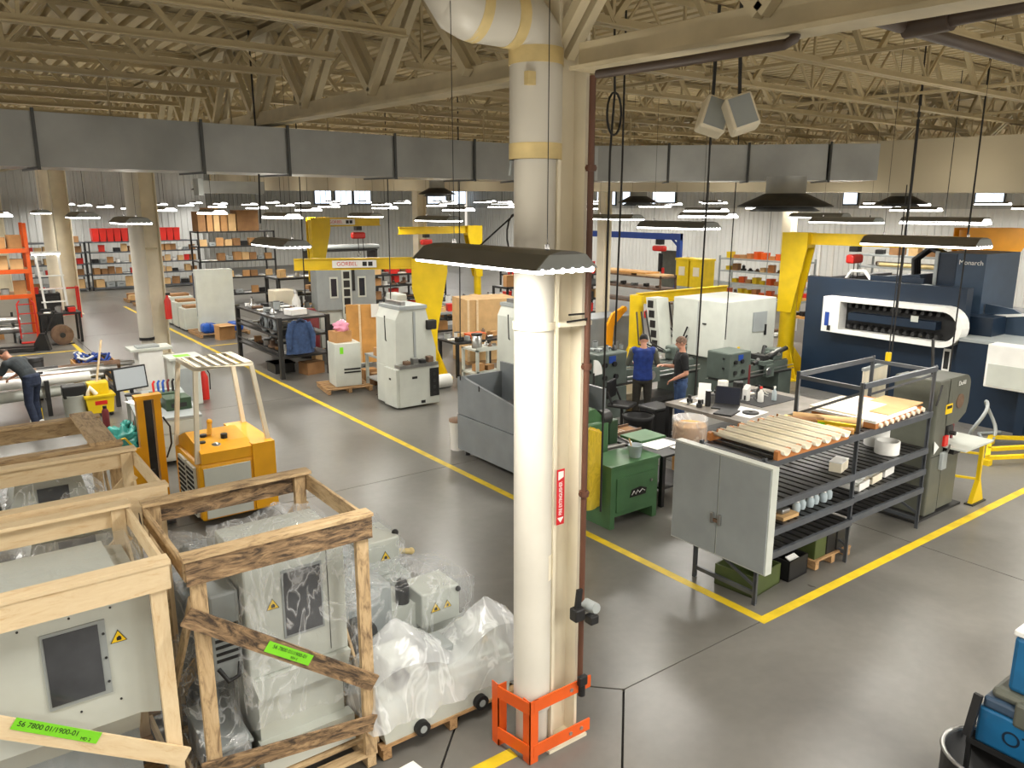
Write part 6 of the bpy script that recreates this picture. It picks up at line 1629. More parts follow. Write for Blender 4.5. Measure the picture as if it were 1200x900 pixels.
B().box(-.004, 0, .74, .76, .8, 2.0).obj('door_seam', 'machine_grey', wm); B().box(-.02, 0, .5, .6, 1.5, 1.53).obj('pull', 'black', wm)
B().prism([(1.52, .7), (1.85, .7), (2.05, 2.0), (1.72, 2.0)], 'x', -.35, .05).obj('slanted_ladder', 'machine_light', wm)
for k in range(5): B().box(-.36, -.35, 1.60 + k * .045 + .03, 1.80 + k * .045, .85 + k * .23, 1.02 + k * .23).obj('slot', 'black', wm)
for k in range(3): B().tube([(-.5 - k * .15, 1.9, 1.7), (-.6 - k * .2, 1.6, 1.0), (-.2, 1.2, .7), (-.05, 1.0, 1.0 + .2 * k)], .02).obj('hose', 'black', wm)
t = thing('tool_changer', 'dark tangled tool changer assembly below the white enclosure', 'assembly', (13.85, 10.05, .80), 0)
R = random.Random(5)
for k in range(12): B().cyl((R.random() * 1.3, R.random() * .55, 0), (R.random() * 1.3, R.random() * .55, .08 + .2 * R.random()), .03 + .025 * R.random(), n=8).obj('spindle', R.choice(('black', 'dark_steel', 'steel')), t)
bg_ = thing('gantry_crane', 'blue gantry beam with red chain hoist before the white wall', 'crane', (28.6, 25.3, 0))
B().box(-.08, .08, 0, 9.4, 2.55, 2.85).obj('beam', 'gantry_blue', bg_)
for y_ in (0, 9.2): B().box(-.1, .1, y_, y_ + .2, 0, 2.85).obj('leg', 'gantry_blue', bg_); B().prism([(-.4, 0), (.4, 0), (.12, .5), (-.12, .5)], 'y', y_, y_ + .2).obj('foot', 'gantry_blue', bg_); B().bar((0, y_ + .1 if y_ == 0 else y_, 2.2), (0, y_ + .6 if y_ == 0 else y_ - .6, 2.6), .08).obj('knee_brace', 'gantry_blue', bg_)
B().box(-.15, .15, 1.2, 1.5, 2.3, 2.55).obj('trolley', 'black', bg_); B().rbox(-.15, .15, 1.0, 1.75, 1.98, 2.25, .08).obj('hoist_motor', 'red', bg_); B().rbox(-.1, .1, 1.2, 1.35, 1.0, 1.9, .03).obj('chain_bag', 'black', bg_); B().box(-.05, .05, 1.05, 1.13, .8, 1.2).obj('pendant', 'red', bg_)
t = thing('door_panel', 'tall dark grey door leaf leaning behind the blue gantry post', 'door', (29.2, 25.9, 0)); B().box(0, .06, 0, 1.2, 0, 2.0).obj('leaf', 'olive', t); B().box(-.02, 0, .1, .16, .9, 1.05).obj('handle', 'steel', t)
rb = shelf_unit('timber_rack', 'brown rack stacked with boards left of the blue gantry post', 22.0, 20.4, .9, 4.2, 1.55, (.5, 1.05, 1.5), 'rust_steel', 0, 'rust_steel')
GB = 'boards on the brown rack'
for k in range(5): o = B().box(0, .8, 0, 1.2 + .3 * (k % 3), 0, .06).obj('board_stack', ('cardboard_pale', 'ply', 'cardboard')[k % 3], None, (22.05, 20.5 + k * .75, 1.5 + .062 * (k % 2)), 0); tag(o, ('pale board stack', 'orange brown board stack', 'brown board stack')[k % 3] + ' on top of the brown timber rack', 'boards', GB)
junk(6, 22.1, 22.8, 20.6, 24.4, 1.06, 'on the brown timber rack', 'things on the brown timber rack', 81, ('case', 'part', 'shaft'), .2, .4)
for k in range(2):
    t = thing('yellow_tote', ['tall yellow cabinet next to the blue gantry post', 'yellow tote on a grey stand beside the tall yellow cabinet'][k], 'tote', (27.9, 24.2 - k * .85, 0))
    B().box(0, .8, 0, .75, 0, .5).obj('stand', 'machine_grey', t); B().prism([(0, .5), (.75, .5), (.75, 1.75), (0, 1.75)], 'x', 0, .8).obj('tote', 'bucket_yellow', t); B().box(-.03, .83, -.03, .78, 1.68, 1.78).obj('rim', 'bucket_yellow', t); B().box(-.02, 0, .2, .55, 1.0, 1.4).obj('front_label', 'cream', t)
sr = shelf_unit('picking_rack', 'grey rack of yellow and orange bins against the white wall', 26.8, 17.6, .9, 4.0, 2.1, (.5, 1.0, 1.5, 2.0), 'machine_grey', 0, 'machine_grey')
GP = 'bins on the grey picking rack'
for z_, sd in ((.5, 91), (1.0, 92), (1.5, 93), (2.0, 94)): junk(11, 26.85, 27.6, 17.7, 21.5, z_, 'on the grey rack against the white wall', GP, sd, ('yellowbin', 'box', 'paper', 'orangebin', 'yellowbin', 'orangebin', 'part'), .35, .5)
tr_ = shelf_unit('pipe_stand', 'tall white and wood stand of long parts beside the yellow crane', 22.5, 14.2, .8, 1.2, 3.0, (.6, 1.2, 1.8), 'white_paint', 0, 'ply')
for z_, sd in ((.6, 95), (1.2, 96), (1.8, 97)): junk(3, 22.5, 23.2, 14.3, 15.3, z_, 'on the white and wood stand', 'things on the white and wood stand', sd, ('part', 'redbox', 'case'), .25, .4)
rr = shelf_unit('bar_rack', 'rack of brass coloured bar stock behind the navy machining centre', 26.0, 11.5, .9, 3.4, 2.5, (1.0, 1.7, 2.1, 2.5), 'machine_grey', 0, 'machine_grey')
for k in range(9): o = B().cyl((0, 0, 0), (0, 2.6 + .2 * (k % 3), 0), .07, n=10).obj('bar_stock', ('pipe_band', 'tube_card', 'rust_steel')[k % 3], None, (26.12 + (k % 3) * .25, 11.6, (1.07, 1.77, 2.17)[k // 3])); tag(o, ('brass', 'pale', 'rusty')[k % 3] + ' bar on the rack behind the navy machining centre', 'bar', 'bar stock behind the navy machine')
for z_, sd in ((1.0, 98), (2.5, 99)): junk(5, 26.1, 26.8, 11.7, 14.7, z_ if z_ > 2 else 2.5, 'on top of the bar stock rack', 'things on the bar stock rack', sd, ('box', 'case'), .3, .45) if z_ > 2 else None
# clutter between the white machine and the tall crane
t = thing('parts_table', 'table heaped with white and dark parts by the tall yellow crane', 'table', (16.6, 12.3, 0)); B().box(0, 2.0, 0, 1.2, .7, .75).obj('table_top', 'machine_grey', t)
for (x_, y_) in ((.05, .05), (1.95, .05), (.05, 1.15), (1.95, 1.15)): B().bar((x_, y_, 0), (x_, y_, .7), .07).obj('leg', 'dark_steel', t)
junk(20, 16.65, 18.55, 12.35, 13.45, .75, 'on the heaped table by the tall yellow crane', 'things on the heaped table', 101, ('can', 'part', 'paper', 'case', 'shaft'), .2, .35)
junk(8, 15.9, 18.0, 13.8, 15.6, 0, 'on the floor behind the heaped table', 'things behind the heaped table', 102, ('can', 'part', 'box', 'case'), .3, .5)
for k in range(3): cart(['light cart behind the white machine enclosure', 'light cart beside the timber rack', 'light cart before the yellow totes'][k], 18.5 + k * 2.4, 15.5 + k * 1.8, .9, .7, .95); junk(5, 18.55 + k * 2.4, 19.3 + k * 2.4, 15.55 + k * 1.8, 16.1 + k * 1.8, .955, 'on ' + ['the light cart behind the white enclosure', 'the light cart by the timber rack', 'the light cart before the totes'][k], 'things on the light carts', 110 + k)

# hoses hanging from the low yellow jib
hb = thing('hose_bundle', 'black hoses looping from the low yellow jib to the lathe', 'hoses', (13.9, 13.3, 0))
R = random.Random(12)
for k in range(7):
    x0 = .15 + k * .16; z0 = 1.78
    B().tube([(x0, 0, z0), (x0 + .05, -.1, 1.35 - .05 * k), (x0 - .1 + .1 * k, -.35, .95 + .04 * (k % 3)), (x0 + .35, -.6, 1.05 + .05 * (k % 2)), (x0 + .45, -.8, 1.3)], .022, 6).obj('hose', ('black', 'rubber', 'machine_grey')[k % 3], hb)
# more racks of parts between the jibs
for k, (x_, y_, W, lb, wh) in enumerate(((14.0, 19.2, 2.8, 'dark rack of maroon and steel parts behind the shipping box', 'on the dark rack behind the shipping box'), (17.2, 21.4, 3.0, 'dark rack of small goods before the third jib mast', 'on the dark rack before the third jib mast'), (12.0, 25.6, 2.6, 'low dark rack of cartons below the third jib beam', 'on the low dark rack below the third jib beam'), (15.6, 30.5, 3.2, 'long dark rack of goods before the back wall', 'on the long dark rack before the back wall'), (19.5, 26.5, 3.0, 'dark goods rack left of the blue gantry', 'on the dark goods rack left of the blue gantry'))):
    shelf_unit('parts_rack', lb, x_, y_, W, .8, 1.7, (.3, .8, 1.3, 1.7))
    for z_, sd in ((.3, 200), (.8, 201), (1.3, 202), (1.7, 203)): junk(7, x_ + .08, x_ + W - .08, y_, y_ + .5, z_, wh, 'things ' + wh, sd + 10 * k, ('box', 'case', 'redbox', 'part', 'can', 'paper', 'shaft'), .25, .42, one=True)
junk(10, 10.2, 11.0, 11.0, 11.5, 1.325, 'on the headstock of the green lathe', 'things on the green lathe', 301, ('part', 'case', 'can'), .1, .2)
junk(9, 9.72, 11.7, 8.1, 8.6, .9, 'at the rear edge of the tool covered workbench', 'things at the rear of the workbench', 302, ('case', 'can', 'part', 'paper'), .12, .22)

# loose goods on the floor around the benches
junk(8, 7.95, 9.0, 18.0, 20.2, 0, 'on the floor behind the black bench', 'things on the floor behind the black bench', 311, ('box', 'case', 'can', 'part'), .25, .45)
junk(8, 10.2, 12.6, 13.2, 14.3, 0, 'on the floor behind the second grey tower', 'things on the floor behind the second tower', 312, ('box', 'case', 'can', 'redbox'), .25, .45)
junk(10, 17.0, 19.0, 9.9 + .6, 11.8, 0, 'on the floor beside the tall yellow crane foot', 'things on the floor by the tall crane', 313, ('can', 'part', 'box', 'case', 'paper'), .2, .4)
t = thing('welding_cart', 'maroon welder on a small cart behind the plywood panel', 'welder', (9.3, 18.6, 0)); B().rbox(0, .7, 0, .5, .2, .95, .03).obj('welder', 'maroon', t); B().box(.1, .6, -.01, 0, .6, .85).obj('front_panel', 'black', t); B().box(0, .7, 0, .5, .12, .2).obj('tray', 'dark_steel', t)
for (x_, y_) in ((.06, .06), (.64, .06), (.06, .44), (.64, .44)): B().cyl((x_ - .02, y_, .06), (x_ + .02, y_, .06), .06, n=10).obj('wheel', 'black', t)
t = thing('drill_press', 'grey drill press standing behind the welder', 'drill press', (10.2, 19.2, 0)); B().rbox(-.25, .25, -.3, .3, 0, .08, .02).obj('base', 'dark_steel', t); B().cyl((0, .15, .08), (0, .15, 1.75), .06).obj('column', 'steel', t); B().rbox(-.16, .16, -.35, .3, 1.4, 1.78, .04).obj('head', 'machine_light', t); B().box(-.22, .22, -.4, .1, .85, .9).obj('table', 'machine_grey', t); B().cyl((0, -.22, 1.1), (0, -.22, 1.4), .035).obj('quill', 'steel', t); B().bar((.16, -.2, 1.5), (.4, -.35, 1.35), .025).obj('feed_handle', 'black', t)
# ================================================================== desk corner
dk = thing('desk', 'grey steel desk with monitor beside the yellow lift mast', 'desk', (2.3, 13.0, 0), -.1)
B().box(0, .95, 0, 2.3, .76, .8).obj('desk_top', 'machine_grey', dk)
B().box(.02, .93, .02, .75, .08, .76).obj('drawer_unit', 'machine_light', dk)
for k in range(3): B().box(.05, .9, .0, .02, .12 + k * .21, .31 + k * .21).obj('drawer', 'machine_light', dk)
for (x_, y_) in ((.04, 2.24), (.9, 2.24), (.04, .9)): B().bar((x_, y_, 0), (x_, y_, .76), .06).obj('leg', 'machine_light', dk)
B().box(.02, .93, .9, 2.25, .2, .23).obj('lower_shelf', 'machine_light', dk)
mn = thing('monitor', 'flat monitor with a black bezel at the end of the desk', 'monitor', (2.62, 15.0, .8), .25)
B().lathe([(.14, 0), (.14, .02), (.03, .04)], n=16).obj('foot', 'black', mn); B().bar((0, .03, .02), (0, .05, .25), .05).obj('stand', 'black', mn)
M_ = Matrix.Translation((0, 0, .1)) @ Matrix.Rotation(-.15, 4, 'X')
B().rbox(-.30, .30, 0, .04, 0, .42, .01, M=M_).obj('bezel', 'black', mn); B().box(-.27, .27, -.003, 0, .03, .39, M=M_).obj('display', 'screen_lit', mn)
o = B().box(0, .3, 0, .42, 0, .012).obj('paper_stack', 'paper', None, (2.5, 14.1, .8), .3); tag(o, 'white papers in the middle of the grey desk', 'paper')
o = B().rbox(0, .35, 0, .28, 0, .04, .01).obj('black_binder', 'black', None, (2.55, 13.7, .8), .2); tag(o, 'black binder lying on the grey desk', 'binder')
t = thing('tool_caddy', 'open tool caddy with red and blue handles on the desk', 'caddy', (3.0, 14.4, .8)); B().box(-.2, .2, -.15, .15, 0, .12).obj('tray', 'green_dark', t)
for k in range(5): B().tube([(-.15 + k * .08, 0, .1), (-.15 + k * .08, .02, .28), (-.12 + k * .08, .04, .32)], .02).obj('handle', ('red', 'blue', 'blue', 'maroon', 'black')[k], t)
t = thing('test_stand', 'green box on a stand at the aisle side of the desk', 'stand', (3.02, 13.6, .8)); B().rbox(-.2, .2, -.2, .2, 0, .2, .01).obj('box', 'green_dark', t); B().box(-.12, .12, -.21, -.2, .05, .12).obj('panel', 'black', t)
t = thing('plastic_bag', 'teal plastic bag bunched on the low shelf of the desk', 'bag', (2.2, 13.75, 0)); B().lump((0, 0, .3), .25, 4, .55, 1.1, 28, 20, 7.).obj('bag', 'teal', t); B().lump((.05, .05, .56), .08, 6, .7).obj('knot', 'teal', t)
junk(5, 2.45, 3.1, 14.0, 15.1, .232, 'on the low shelf of the grey desk', 'things under the grey desk', 121, ('box', 'part', 'redbox'), .2, .35)
pc = thing('podium', 'grey control podium with a green label beside the far column', 'podium', (3.75, 16.9, 0))
B().rbox(0, .55, 0, .5, 0, 1.0, .015).obj('body', 'machine_light', pc); B().box(-.06, .6, -.06, .55, 1.0, 1.04).obj('top', 'machine_light', pc); B().box(.1, .4, .1, .35, 1.04, 1.045).obj('green_label', 'neon', pc)
B().box(.08, .45, -.01, 0, .1, .8).obj('door', 'machine_grey', pc)
p2_ = thing('podium', 'taller white podium with a flat top behind the green labelled one', 'podium', (3.35, 18.1, 0)); B().rbox(0, .5, 0, .5, 0, 1.05, .015).obj('body', 'white_paint', p2_); B().box(-.15, .7, -.05, .55, 1.05, 1.1).obj('top', 'machine_light', p2_); B().box(0, .45, .05, .4, 1.1, 1.14).obj('tray', 'machine_grey', p2_)
fe = thing('fire_extinguisher', 'red fire extinguisher standing by the grey control podium', 'extinguisher', (4.45, 17.3, 0)); B().lathe([(.09, 0), (.09, .5), (.04, .6), (.03, .66)], n=16).obj('cylinder', 'red', fe); B().box(-.03, .08, -.015, .015, .66, .72).obj('valve', 'black', fe); B().tube([(.06, 0, .68), (.13, 0, .55), (.12, 0, .2)], .012).obj('hose', 'black', fe)
ex = thing('fire_extinguisher', 'red fire extinguisher hung on the far column behind the desk', 'extinguisher', (5.15, 23.05, 1.05)); B().lathe([(.09, 0), (.09, .5), (.04, .6), (.03, .66)], n=14).obj('cylinder', 'red', ex); B().box(-.03, .08, -.015, .015, .66, .72).obj('valve', 'black', ex); B().box(-.05, .05, .08, .16, .1, .5).obj('bracket', 'dark_steel', ex)

# ================================================================== shaft rack, buckets
sr_ = thing('shaft_rack', 'low steel rack of long shafts beside the bending worker', 'rack', (.2, 17.7, 0))
for x_ in (.1, 1.35, 2.6):
    for y_ in (0, 1.6): B().bar((x_, y_, 0), (x_, y_, .72), .08).obj('post', 'dark_steel', sr_)
    for z_ in (.3, .55): B().bar((x_, 0, z_), (x_, 1.6, z_), .06).obj('cross_bar', 'dark_steel', sr_)
for k, (y_, z_, r_, m_, x0, x1, lb) in enumerate(((17.85, .69, .10, 'white_paint', -.4, 2.35, 'white painted shaft lying lowest at the front of the rack'), (18.1, .68, .09, 'rust_steel', -.4, 2.2, 'rusty brown shaft second on the rack'), (18.38, .71, .12, 'steel', -.4, 2.7, 'bright polished thick shaft in the middle of the rack'), (18.65, .67, .08, 'dark_steel', -.4, 2.6, 'dark slim shaft behind the polished one'), (18.9, .69, .10, 'rust_steel', .9, 3.1, 'brown wrapped shaft pointing at the desk'), (19.15, .66, .07, 'steel', -.4, 3.2, 'long slim bright shaft at the rear of the rack'))):
    t = thing('steel_shaft', lb, 'shaft', (x0, y_, z_)); B().cyl((0, 0, 0), (x1 - x0, 0, 0), r_, n=16).obj('body', m_, t); B().cyl((x1 - x0, 0, 0), (x1 - x0 + .25, 0, 0), r_ * .6, n=12).obj('journal', 'steel', t); B().cyl((.6, 0, 0), (1.0, 0, 0), r_ * 1.08, n=16).obj('sleeve', ('steel', 'dark_steel', 'white_paint')[k % 3], t)
t = thing('steel_pipe', 'pale grey pipe lying on the low cross bars of the shaft rack', 'pipe', (.3, 17.8, .44)); B().cyl((0, 0, 0), (2.1, .2, 0), .11, n=16).obj('pipe', 'machine_light', t); B().cyl((2.1, .2, 0), (2.11, .2, 0), .08, n=12).obj('bore', 'black', t)
t = thing('dark_cylinder', 'short dark cylinder standing upright behind the shafts', 'cylinder', (1.6, 20.2, 0)); B().lathe([(.17, 0), (.17, .78), (.15, .8), (0, .8)], n=18).obj('body', 'black', t); B().lathe([(.175, .7), (.175, .74)], n=18).obj('band', 'dark_steel', t)
wc_ = thing('wooden_box', 'brown wooden box full of tangled blue cable', 'box', (2.35, 19.9, 0)); 
for (x0, x1, y0, y1) in ((0, .85, 0, .03), (0, .85, .77, .8), (0, .03, 0, .8), (.82, .85, 0, .8)):
    for z_ in (.3, .45): B().box(x0, x1, y0, y1, z_, z_ + .14).obj('plank', 'ply', wc_)
B().box(0, .85, 0, .8, .25, .3).obj('bottom', 'pallet_wood', wc_)
for (x_, y_) in ((.06, .06), (.79, .06), (.06, .74), (.79, .74)): B().bar((x_, y_, 0), (x_, y_, .25), .09).obj('leg', 'pallet_wood', wc_)
tc = thing('cable_heap', 'tangle of blue and white cable heaped in the wooden box', 'cable', (2.77, 20.3, .5))
R = random.Random(9)
for k in range(14):
    a0 = R.random() * 6; c_ = (R.random() - .5) * .35; d2 = (R.random() - .5) * .3
    B().tube([(c_ + .2 * math.cos(a0 + i * .9), d2 + .2 * math.sin(a0 + i * .9), .05 + .22 * R.random()) for i in range(6)], .03, 6).obj('cable_loop', ('gantry_blue', 'white_paint', 'black', 'gantry_blue')[k % 4], tc)
mb = thing('mop_bucket', 'yellow mop bucket with wringer and wooden mop handle', 'mop bucket', (2.3, 17.0 - 1.8, 0))
mb.location = G(118, 486)
B().prism([(-.22, .08), (.22, .08), (.26, .42), (-.26, .42)], 'y', -.2, .2).obj('bucket', 'bucket_yellow', mb); B().rbox(-.18, .2, -.05, .22, .42, .68, .03).obj('wringer', 'bucket_yellow', mb); B().box(-.28, .28, -.22, .22, .40, .44).obj('rim', 'bucket_yellow', mb)
B().bar((-.1, 0, .2), (.18, .1, 1.5), .03).obj('mop_handle', 'pine', mb); B().box(-.1, .12, -.205, -.2, .25, .33).obj('warning_label', 'red', mb); B().tube([(-.2, -.05, .45), (-.15, -.1, .6), (-.05, -.08, .45)], .05).obj('mop_head', 'tube_card', mb)
for (x_, y_) in ((-.18, -.15), (.18, -.15), (-.18, .15), (.18, .15)): B().ball((x_, y_, .04), .04).obj('caster', 'black', mb)
q = G(90, 489); t = thing('pail', 'white plastic pail with dark contents beside the mop bucket', 'pail', (q.x, q.y, 0)); B().lathe([(.19, 0), (.21, .46), (.22, .47), (.2, .47), (.19, .4), (0, .4)], n=20).obj('pail', 'machine_light', t); B().rbox(-.2, .22, -.15, .15, .42, .66, .02).obj('contents', 'black', t)
t = thing('red_cylinder', 'dark red gas cylinder standing between desk and mop bucket', 'cylinder', (2.25, 15.75, 0)); B().lathe([(.06, 0), (.06, .4), (.03, .46)], n=14).obj('cylinder', 'maroon', t); B().lathe([(.035, .45), (.035, .5)], n=8).obj('valve', 'black', t)
t = thing('stand_post', 'black post with a yellow foot standing before the shafts', 'post', (1.35, 17.2, 0)); B().bar((0, 0, .3), (0, 0, 1.0), .04).obj('post', 'black', t); B().bar((0, 0, 0), (0, 0, .3), .05).obj('foot', 'bucket_yellow', t); B().bar((-.12, 0, .98), (.12, 0, .98), .04).obj('head', 'dark_steel', t)
# bars stacked on trestles left of the worker's back
t = thing('parts_trestle', 'steel trestle with square bars under the worker', 'trestle', (-.6, 15.2, 0)); B().box(0, 1.1, 0, .7, .6, .68).obj('top', 'machine_light', t)
for (x_, y_) in ((.05, .05), (1.05, .05), (.05, .65), (1.05, .65)): B().bar((x_, y_, 0), (x_, y_, .6), .06).obj('leg', 'dark_steel', t)

# ================================================================== far left
pr = thing('pallet_rack', 'orange beamed pallet rack loaded with cartons at the far left', 'rack', (-1.0, 29.0, 0))
for x_ in (0, 3.5):
    for y_ in (0, 1.1): B().box(x_ - .05, x_ + .05, y_ - .04, y_ + .04, 0, 3.6).obj('upright', 'dark_steel' if x_ == 0 else 'orange', pr)
for z_ in (1.4, 2.18, 2.82):
    for y_ in (-.04, 1.14): B().box(0, 3.5, y_ - .03, y_ + .03, z_ - .13, z_).obj('beam', 'orange', pr)
    B().box(0, 3.5, 0, 1.1, z_ - .04, z_).obj('deck', 'pallet_wood', pr)
    B().box(1.2, 2.6, -.075, -.07, z_ - .11, z_ - .02).obj('beam_label', 'white_paint', pr)
GO = 'cartons on the orange pallet rack'
for z_, sd in ((1.4, 131), (2.18, 132), (2.82, 133)): junk(8, -.9, 2.4, 29.0, 29.6, z_, 'on the orange beamed pallet rack', GO, sd, ('box', 'box', 'box', 'can'), .4, .55, one=True)
junk(6, -.8, 2.3, 29.1, 30., 0, 'on the floor under the orange pallet rack', GO, 134, ('box', 'case', 'can', 'part'), .4, .6)
ht = thing('hand_truck', 'red tubular hand truck leaning by the orange pallet rack', 'hand truck', (1.95, 27.9, 0), 0)
for x_ in (0, .45): B().tube([(x_, 0, .15), (x_, .1, 1.2), (x_ + (.08 if x_ == 0 else -.08), .12, 1.3)], .022).obj('side_tube', 'red', ht)
for z_ in (.3, .6, .9, 1.18): B().bar((0, .1 * z_, z_), (.45, .1 * z_, z_), .03).obj('cross_tube', 'red', ht)
B().box(-.02, .47, -.2, .02, .02, .05).obj('toe_plate', 'red', ht)
for x_ in (-.06, .47): B().cyl((x_, .1, .12), (x_ + .05, .1, .12), .12, n=14).obj('wheel', 'black', ht)
for k in range(2):
    o = B().cyl((0, 0, 0), (1.4, 0, 0), .12, n=14).obj('foil_roll', 'steel', None, (.6, 28.2, .42 + .28 * k)); tag(o, ['shiny roll lying on the lower rest of the far left', 'shiny roll lying on the upper rest of the far left'][k], 'roll')
t = thing('roll_rest', 'dark rest carrying two shiny rolls at the far left', 'rest', (.5, 28.0, 0))
for x_ in (.2, 1.3): B().bar((x_, .2, 0), (x_, .2, .95), .06).bar((x_, 0, .28), (x_, .4, .28), .05, .04).bar((x_, 0, .56), (x_, .4, .56), .05, .04).obj('bracket', 'dark_steel', t)
ws = thing('packing_station', 'cluttered packing station with white frame and lit task lamp', 'workstation', (2.45, 27.2, 0))
B().box(0, 1.1, 0, .8, .88, .93).obj('bench_top', 'black', ws)
for (x_, y_) in ((.05, .05), (1.05, .05), (.05, .75), (1.05, .75)): B().bar((x_, y_, 0), (x_, y_, .88), .07).obj('leg', 'black', ws)
for x_ in (.25, .85): B().bar((x_, .72, .93), (x_ - .1, .7, 2.7), .06).obj('frame_post', 'white_paint', ws)
B().box(.05, .80, .62, .72, 2.66, 2.70).obj('task_lamp', 'tube_light', ws); B().box(.03, .82, .60, .74, 2.70, 2.76).obj('lamp_hood', 'white_paint', ws)
for k in range(3): B().box(.15, .85, .66, .72, 1.2 + k * .4, 1.24 + k * .4).obj('rack_rail', 'white_paint', ws)
junk(6, 2.5, 3.5, 27.25, 27.95, .935, 'on the packing station', 'things on the packing station', 141, ('paper', 'case', 'can', 'redbox'), .15, .3)
t = thing('reel_drum', 'rust coloured round drum under the packing station', 'drum', (2.95, 26.9, 0)); B().cyl((0, 0, .3), (0, .3, .3), .3, n=20).obj('reel', 'rust_steel', t); B().cyl((0, -.01, .3), (0, .0, .3), .08, n=10).obj('hub', 'dark_steel', t); B().box(-.3, .3, .05, .25, 0, .03).obj('chock', 'dark_steel', t)
pj = thing('pallet_jack', 'black pallet jack with lowered forks parked before the packing station', 'pallet jack', (2.2, 26.3, 0), .25)
for x_ in (-.3, .12): B().prism([(0, .02), (1.15, .02), (1.2, .06), (1.15, .10), (0, .12)], 'x', x_, x_ + .17, M=rotz(PI / 2 * 0)).obj('fork', 'dark_steel', pj)
pj.rotation_euler = (0, 0, 1.2)
B().prism([(-.35, 0), (.05, 0), (.05, .2), (-.12, .5), (-.25, .5)], 'x', -.12, .12).obj('pump_body', 'black', pj); B().bar((0, -.25, .45), (0, -.55, 1.1), .04).obj('tow_bar', 'black', pj); B().bar((-.15, -.56, 1.12), (.15, -.56, 1.12), .04).obj('grip', 'black', pj)
rg = thing('column_guard', 'red tubular guard frame around the far aisle column', 'guard', (3.9, 33.4, 0))
for (x_, y_) in ((-.6, 0), (.45, 0), (-.6, .5), (.45, .5)): B().bar((x_, y_, 0), (x_, y_, 1.15), .06).obj('post', 'red', rg)
for z_ in (.15, 1.13): B().bar((-.6, 0, z_), (.45, 0, z_), .06).bar((.45, 0, z_), (.45, .5, z_), .06).obj('rail', 'red', rg)
t = thing('dark_cabinet', 'dark cabinet with a cluttered top left of the far aisle column', 'cabinet', (2.5, 30.3, 0)); B().box(0, .9, 0, .6, 0, 1.25).obj('body', 'black', t); B().box(.05, .42, -.012, 0, .1, 1.15).box(.48, .85, -.012, 0, .1, 1.15).obj('door', 'dark_steel', t)
junk(4, 2.55, 3.35, 30.35, 30.85, 1.252, 'on the dark cabinet by the far column', 'things on the dark cabinet', 151, ('case', 'can', 'redbox'), .2, .3)
for k in range(3):
    t = thing('goods_pallet', ['low pallet of bagged goods beside the far line', 'pallet with dark boxes beside the drain pipe', 'pallet with stacked cartons beyond the far line'][k], 'pallet', (6.7, 37.2 - k * 1.9, 0)); pallet_parts(t, 1.1, 1.0, 'pallet_wood', 0, 5); junk(4, 6.75, 7.75, 37.25 - k * 1.9, 38.15 - k * 1.9, .123, 'on ' + ['the low pallet beside the far line', 'the pallet beside the drain pipe', 'the pallet beyond the far line'][k], 'goods on the far pallets', 160 + k, ('box', 'case', 'bluebin', 'can'), .35, .48)

# ================================================================== hanging cables
def cable(label, pts, r=.012, m='black', name='hanging_cable'):
    b = B().tube(pts, r, 6); o = b.obj(name, m); tag(o, label, 'cable')
cx_, cy_ = 0, 0
p = atY(716, 140, 5.6)
zt = 6.0 + rise(p.y)
cable('black cable with a coiled loop hanging right of the main column', [(p.x, p.y, zt)] + [(p.x + .02 + .09 * math.sin(a), p.y - .02, p.z + .05 + .19 * math.cos(a)) for a in [2 * PI * i / 48 * 3 for i in range(49)]] + [(p.x, p.y, p.z - .3), (p.x, p.y, 1.0)], .011)
for k, (px_, py_, yy, zb, lb) in enumerate(((730, 140, 6.2, 2.6, 'straight black drop cord beside the coiled cable'), (832, 160, 6.0, 1.9, 'black drop cord hanging below the pair of loudspeakers'), (862, 215, 9.5, 1.6, 'black drop cord hanging in front of the white machine'), (1075, 150, 6.5, 2.4, 'thick dark drop cord hanging over the tall yellow crane arm'), (1055, 330, 5.2, 1.35, 'dark drop cord with yellow plug above the shelf rack'), (1150, 150, 4.9, 1.7, 'dark drop cord hanging in front of the navy column'), (600, 60, 4.35, 4.3, 'thin pale wire hanging beside the drain pipe'), (305, 240, 9.6, 3.9, 'thin dark cord hanging under the grey duct'), (352, 240, 14., 2.4, 'dark cord hanging near the upper jib beam'), (538, 250, 12.5, 1.6, 'dark drop cord hanging behind the main lamp'), (604, 240, 11., 2.2, 'dark drop cord at the left edge of the drain pipe'), (455, 250, 15., 2.0, 'dark drop cord by the slim far column'), (900, 300, 12.5, 1.4, 'grey drop cord before the white machine enclosure'))):
    q = atY(px_, py_, yy)
    cable(lb, [(q.x, q.y, 6.0 + rise(yy)), (q.x + .01, q.y, 4.5), (q.x - .01, q.y + .01, zb)], .011 if k not in (3,) else .025, 'machine_grey' if k in (6, 12) else 'black')
q = atY(1041, 418, 5.2); t = thing('cord_plug', 'yellow plug hanging at the end of the cord above the rack', 'plug', (q.x, q.y, q.z)); B().rbox(-.03, .03, -.03, .03, -.06, .06, .01).obj('plug', 'bucket_yellow', t); B().cyl((0, 0, .06), (0, 0, 2.2), .008, n=6).obj('cord', 'black', t)
q = atY(606, 275, 9.0)
cable('black cable loop hanging left of the drain pipe', [(q.x, q.y, 6.12), (q.x, q.y, q.z + .3)] + [(q.x - .02 + .16 * math.sin(a), q.y, q.z + .3 * math.cos(a)) for a in [2 * PI * i / 14 for i in range(15)]] + [(q.x - .5, q.y + .3, q.z - .2), (q.x - 1.2, q.y + .6, q.z - .25)], .012)
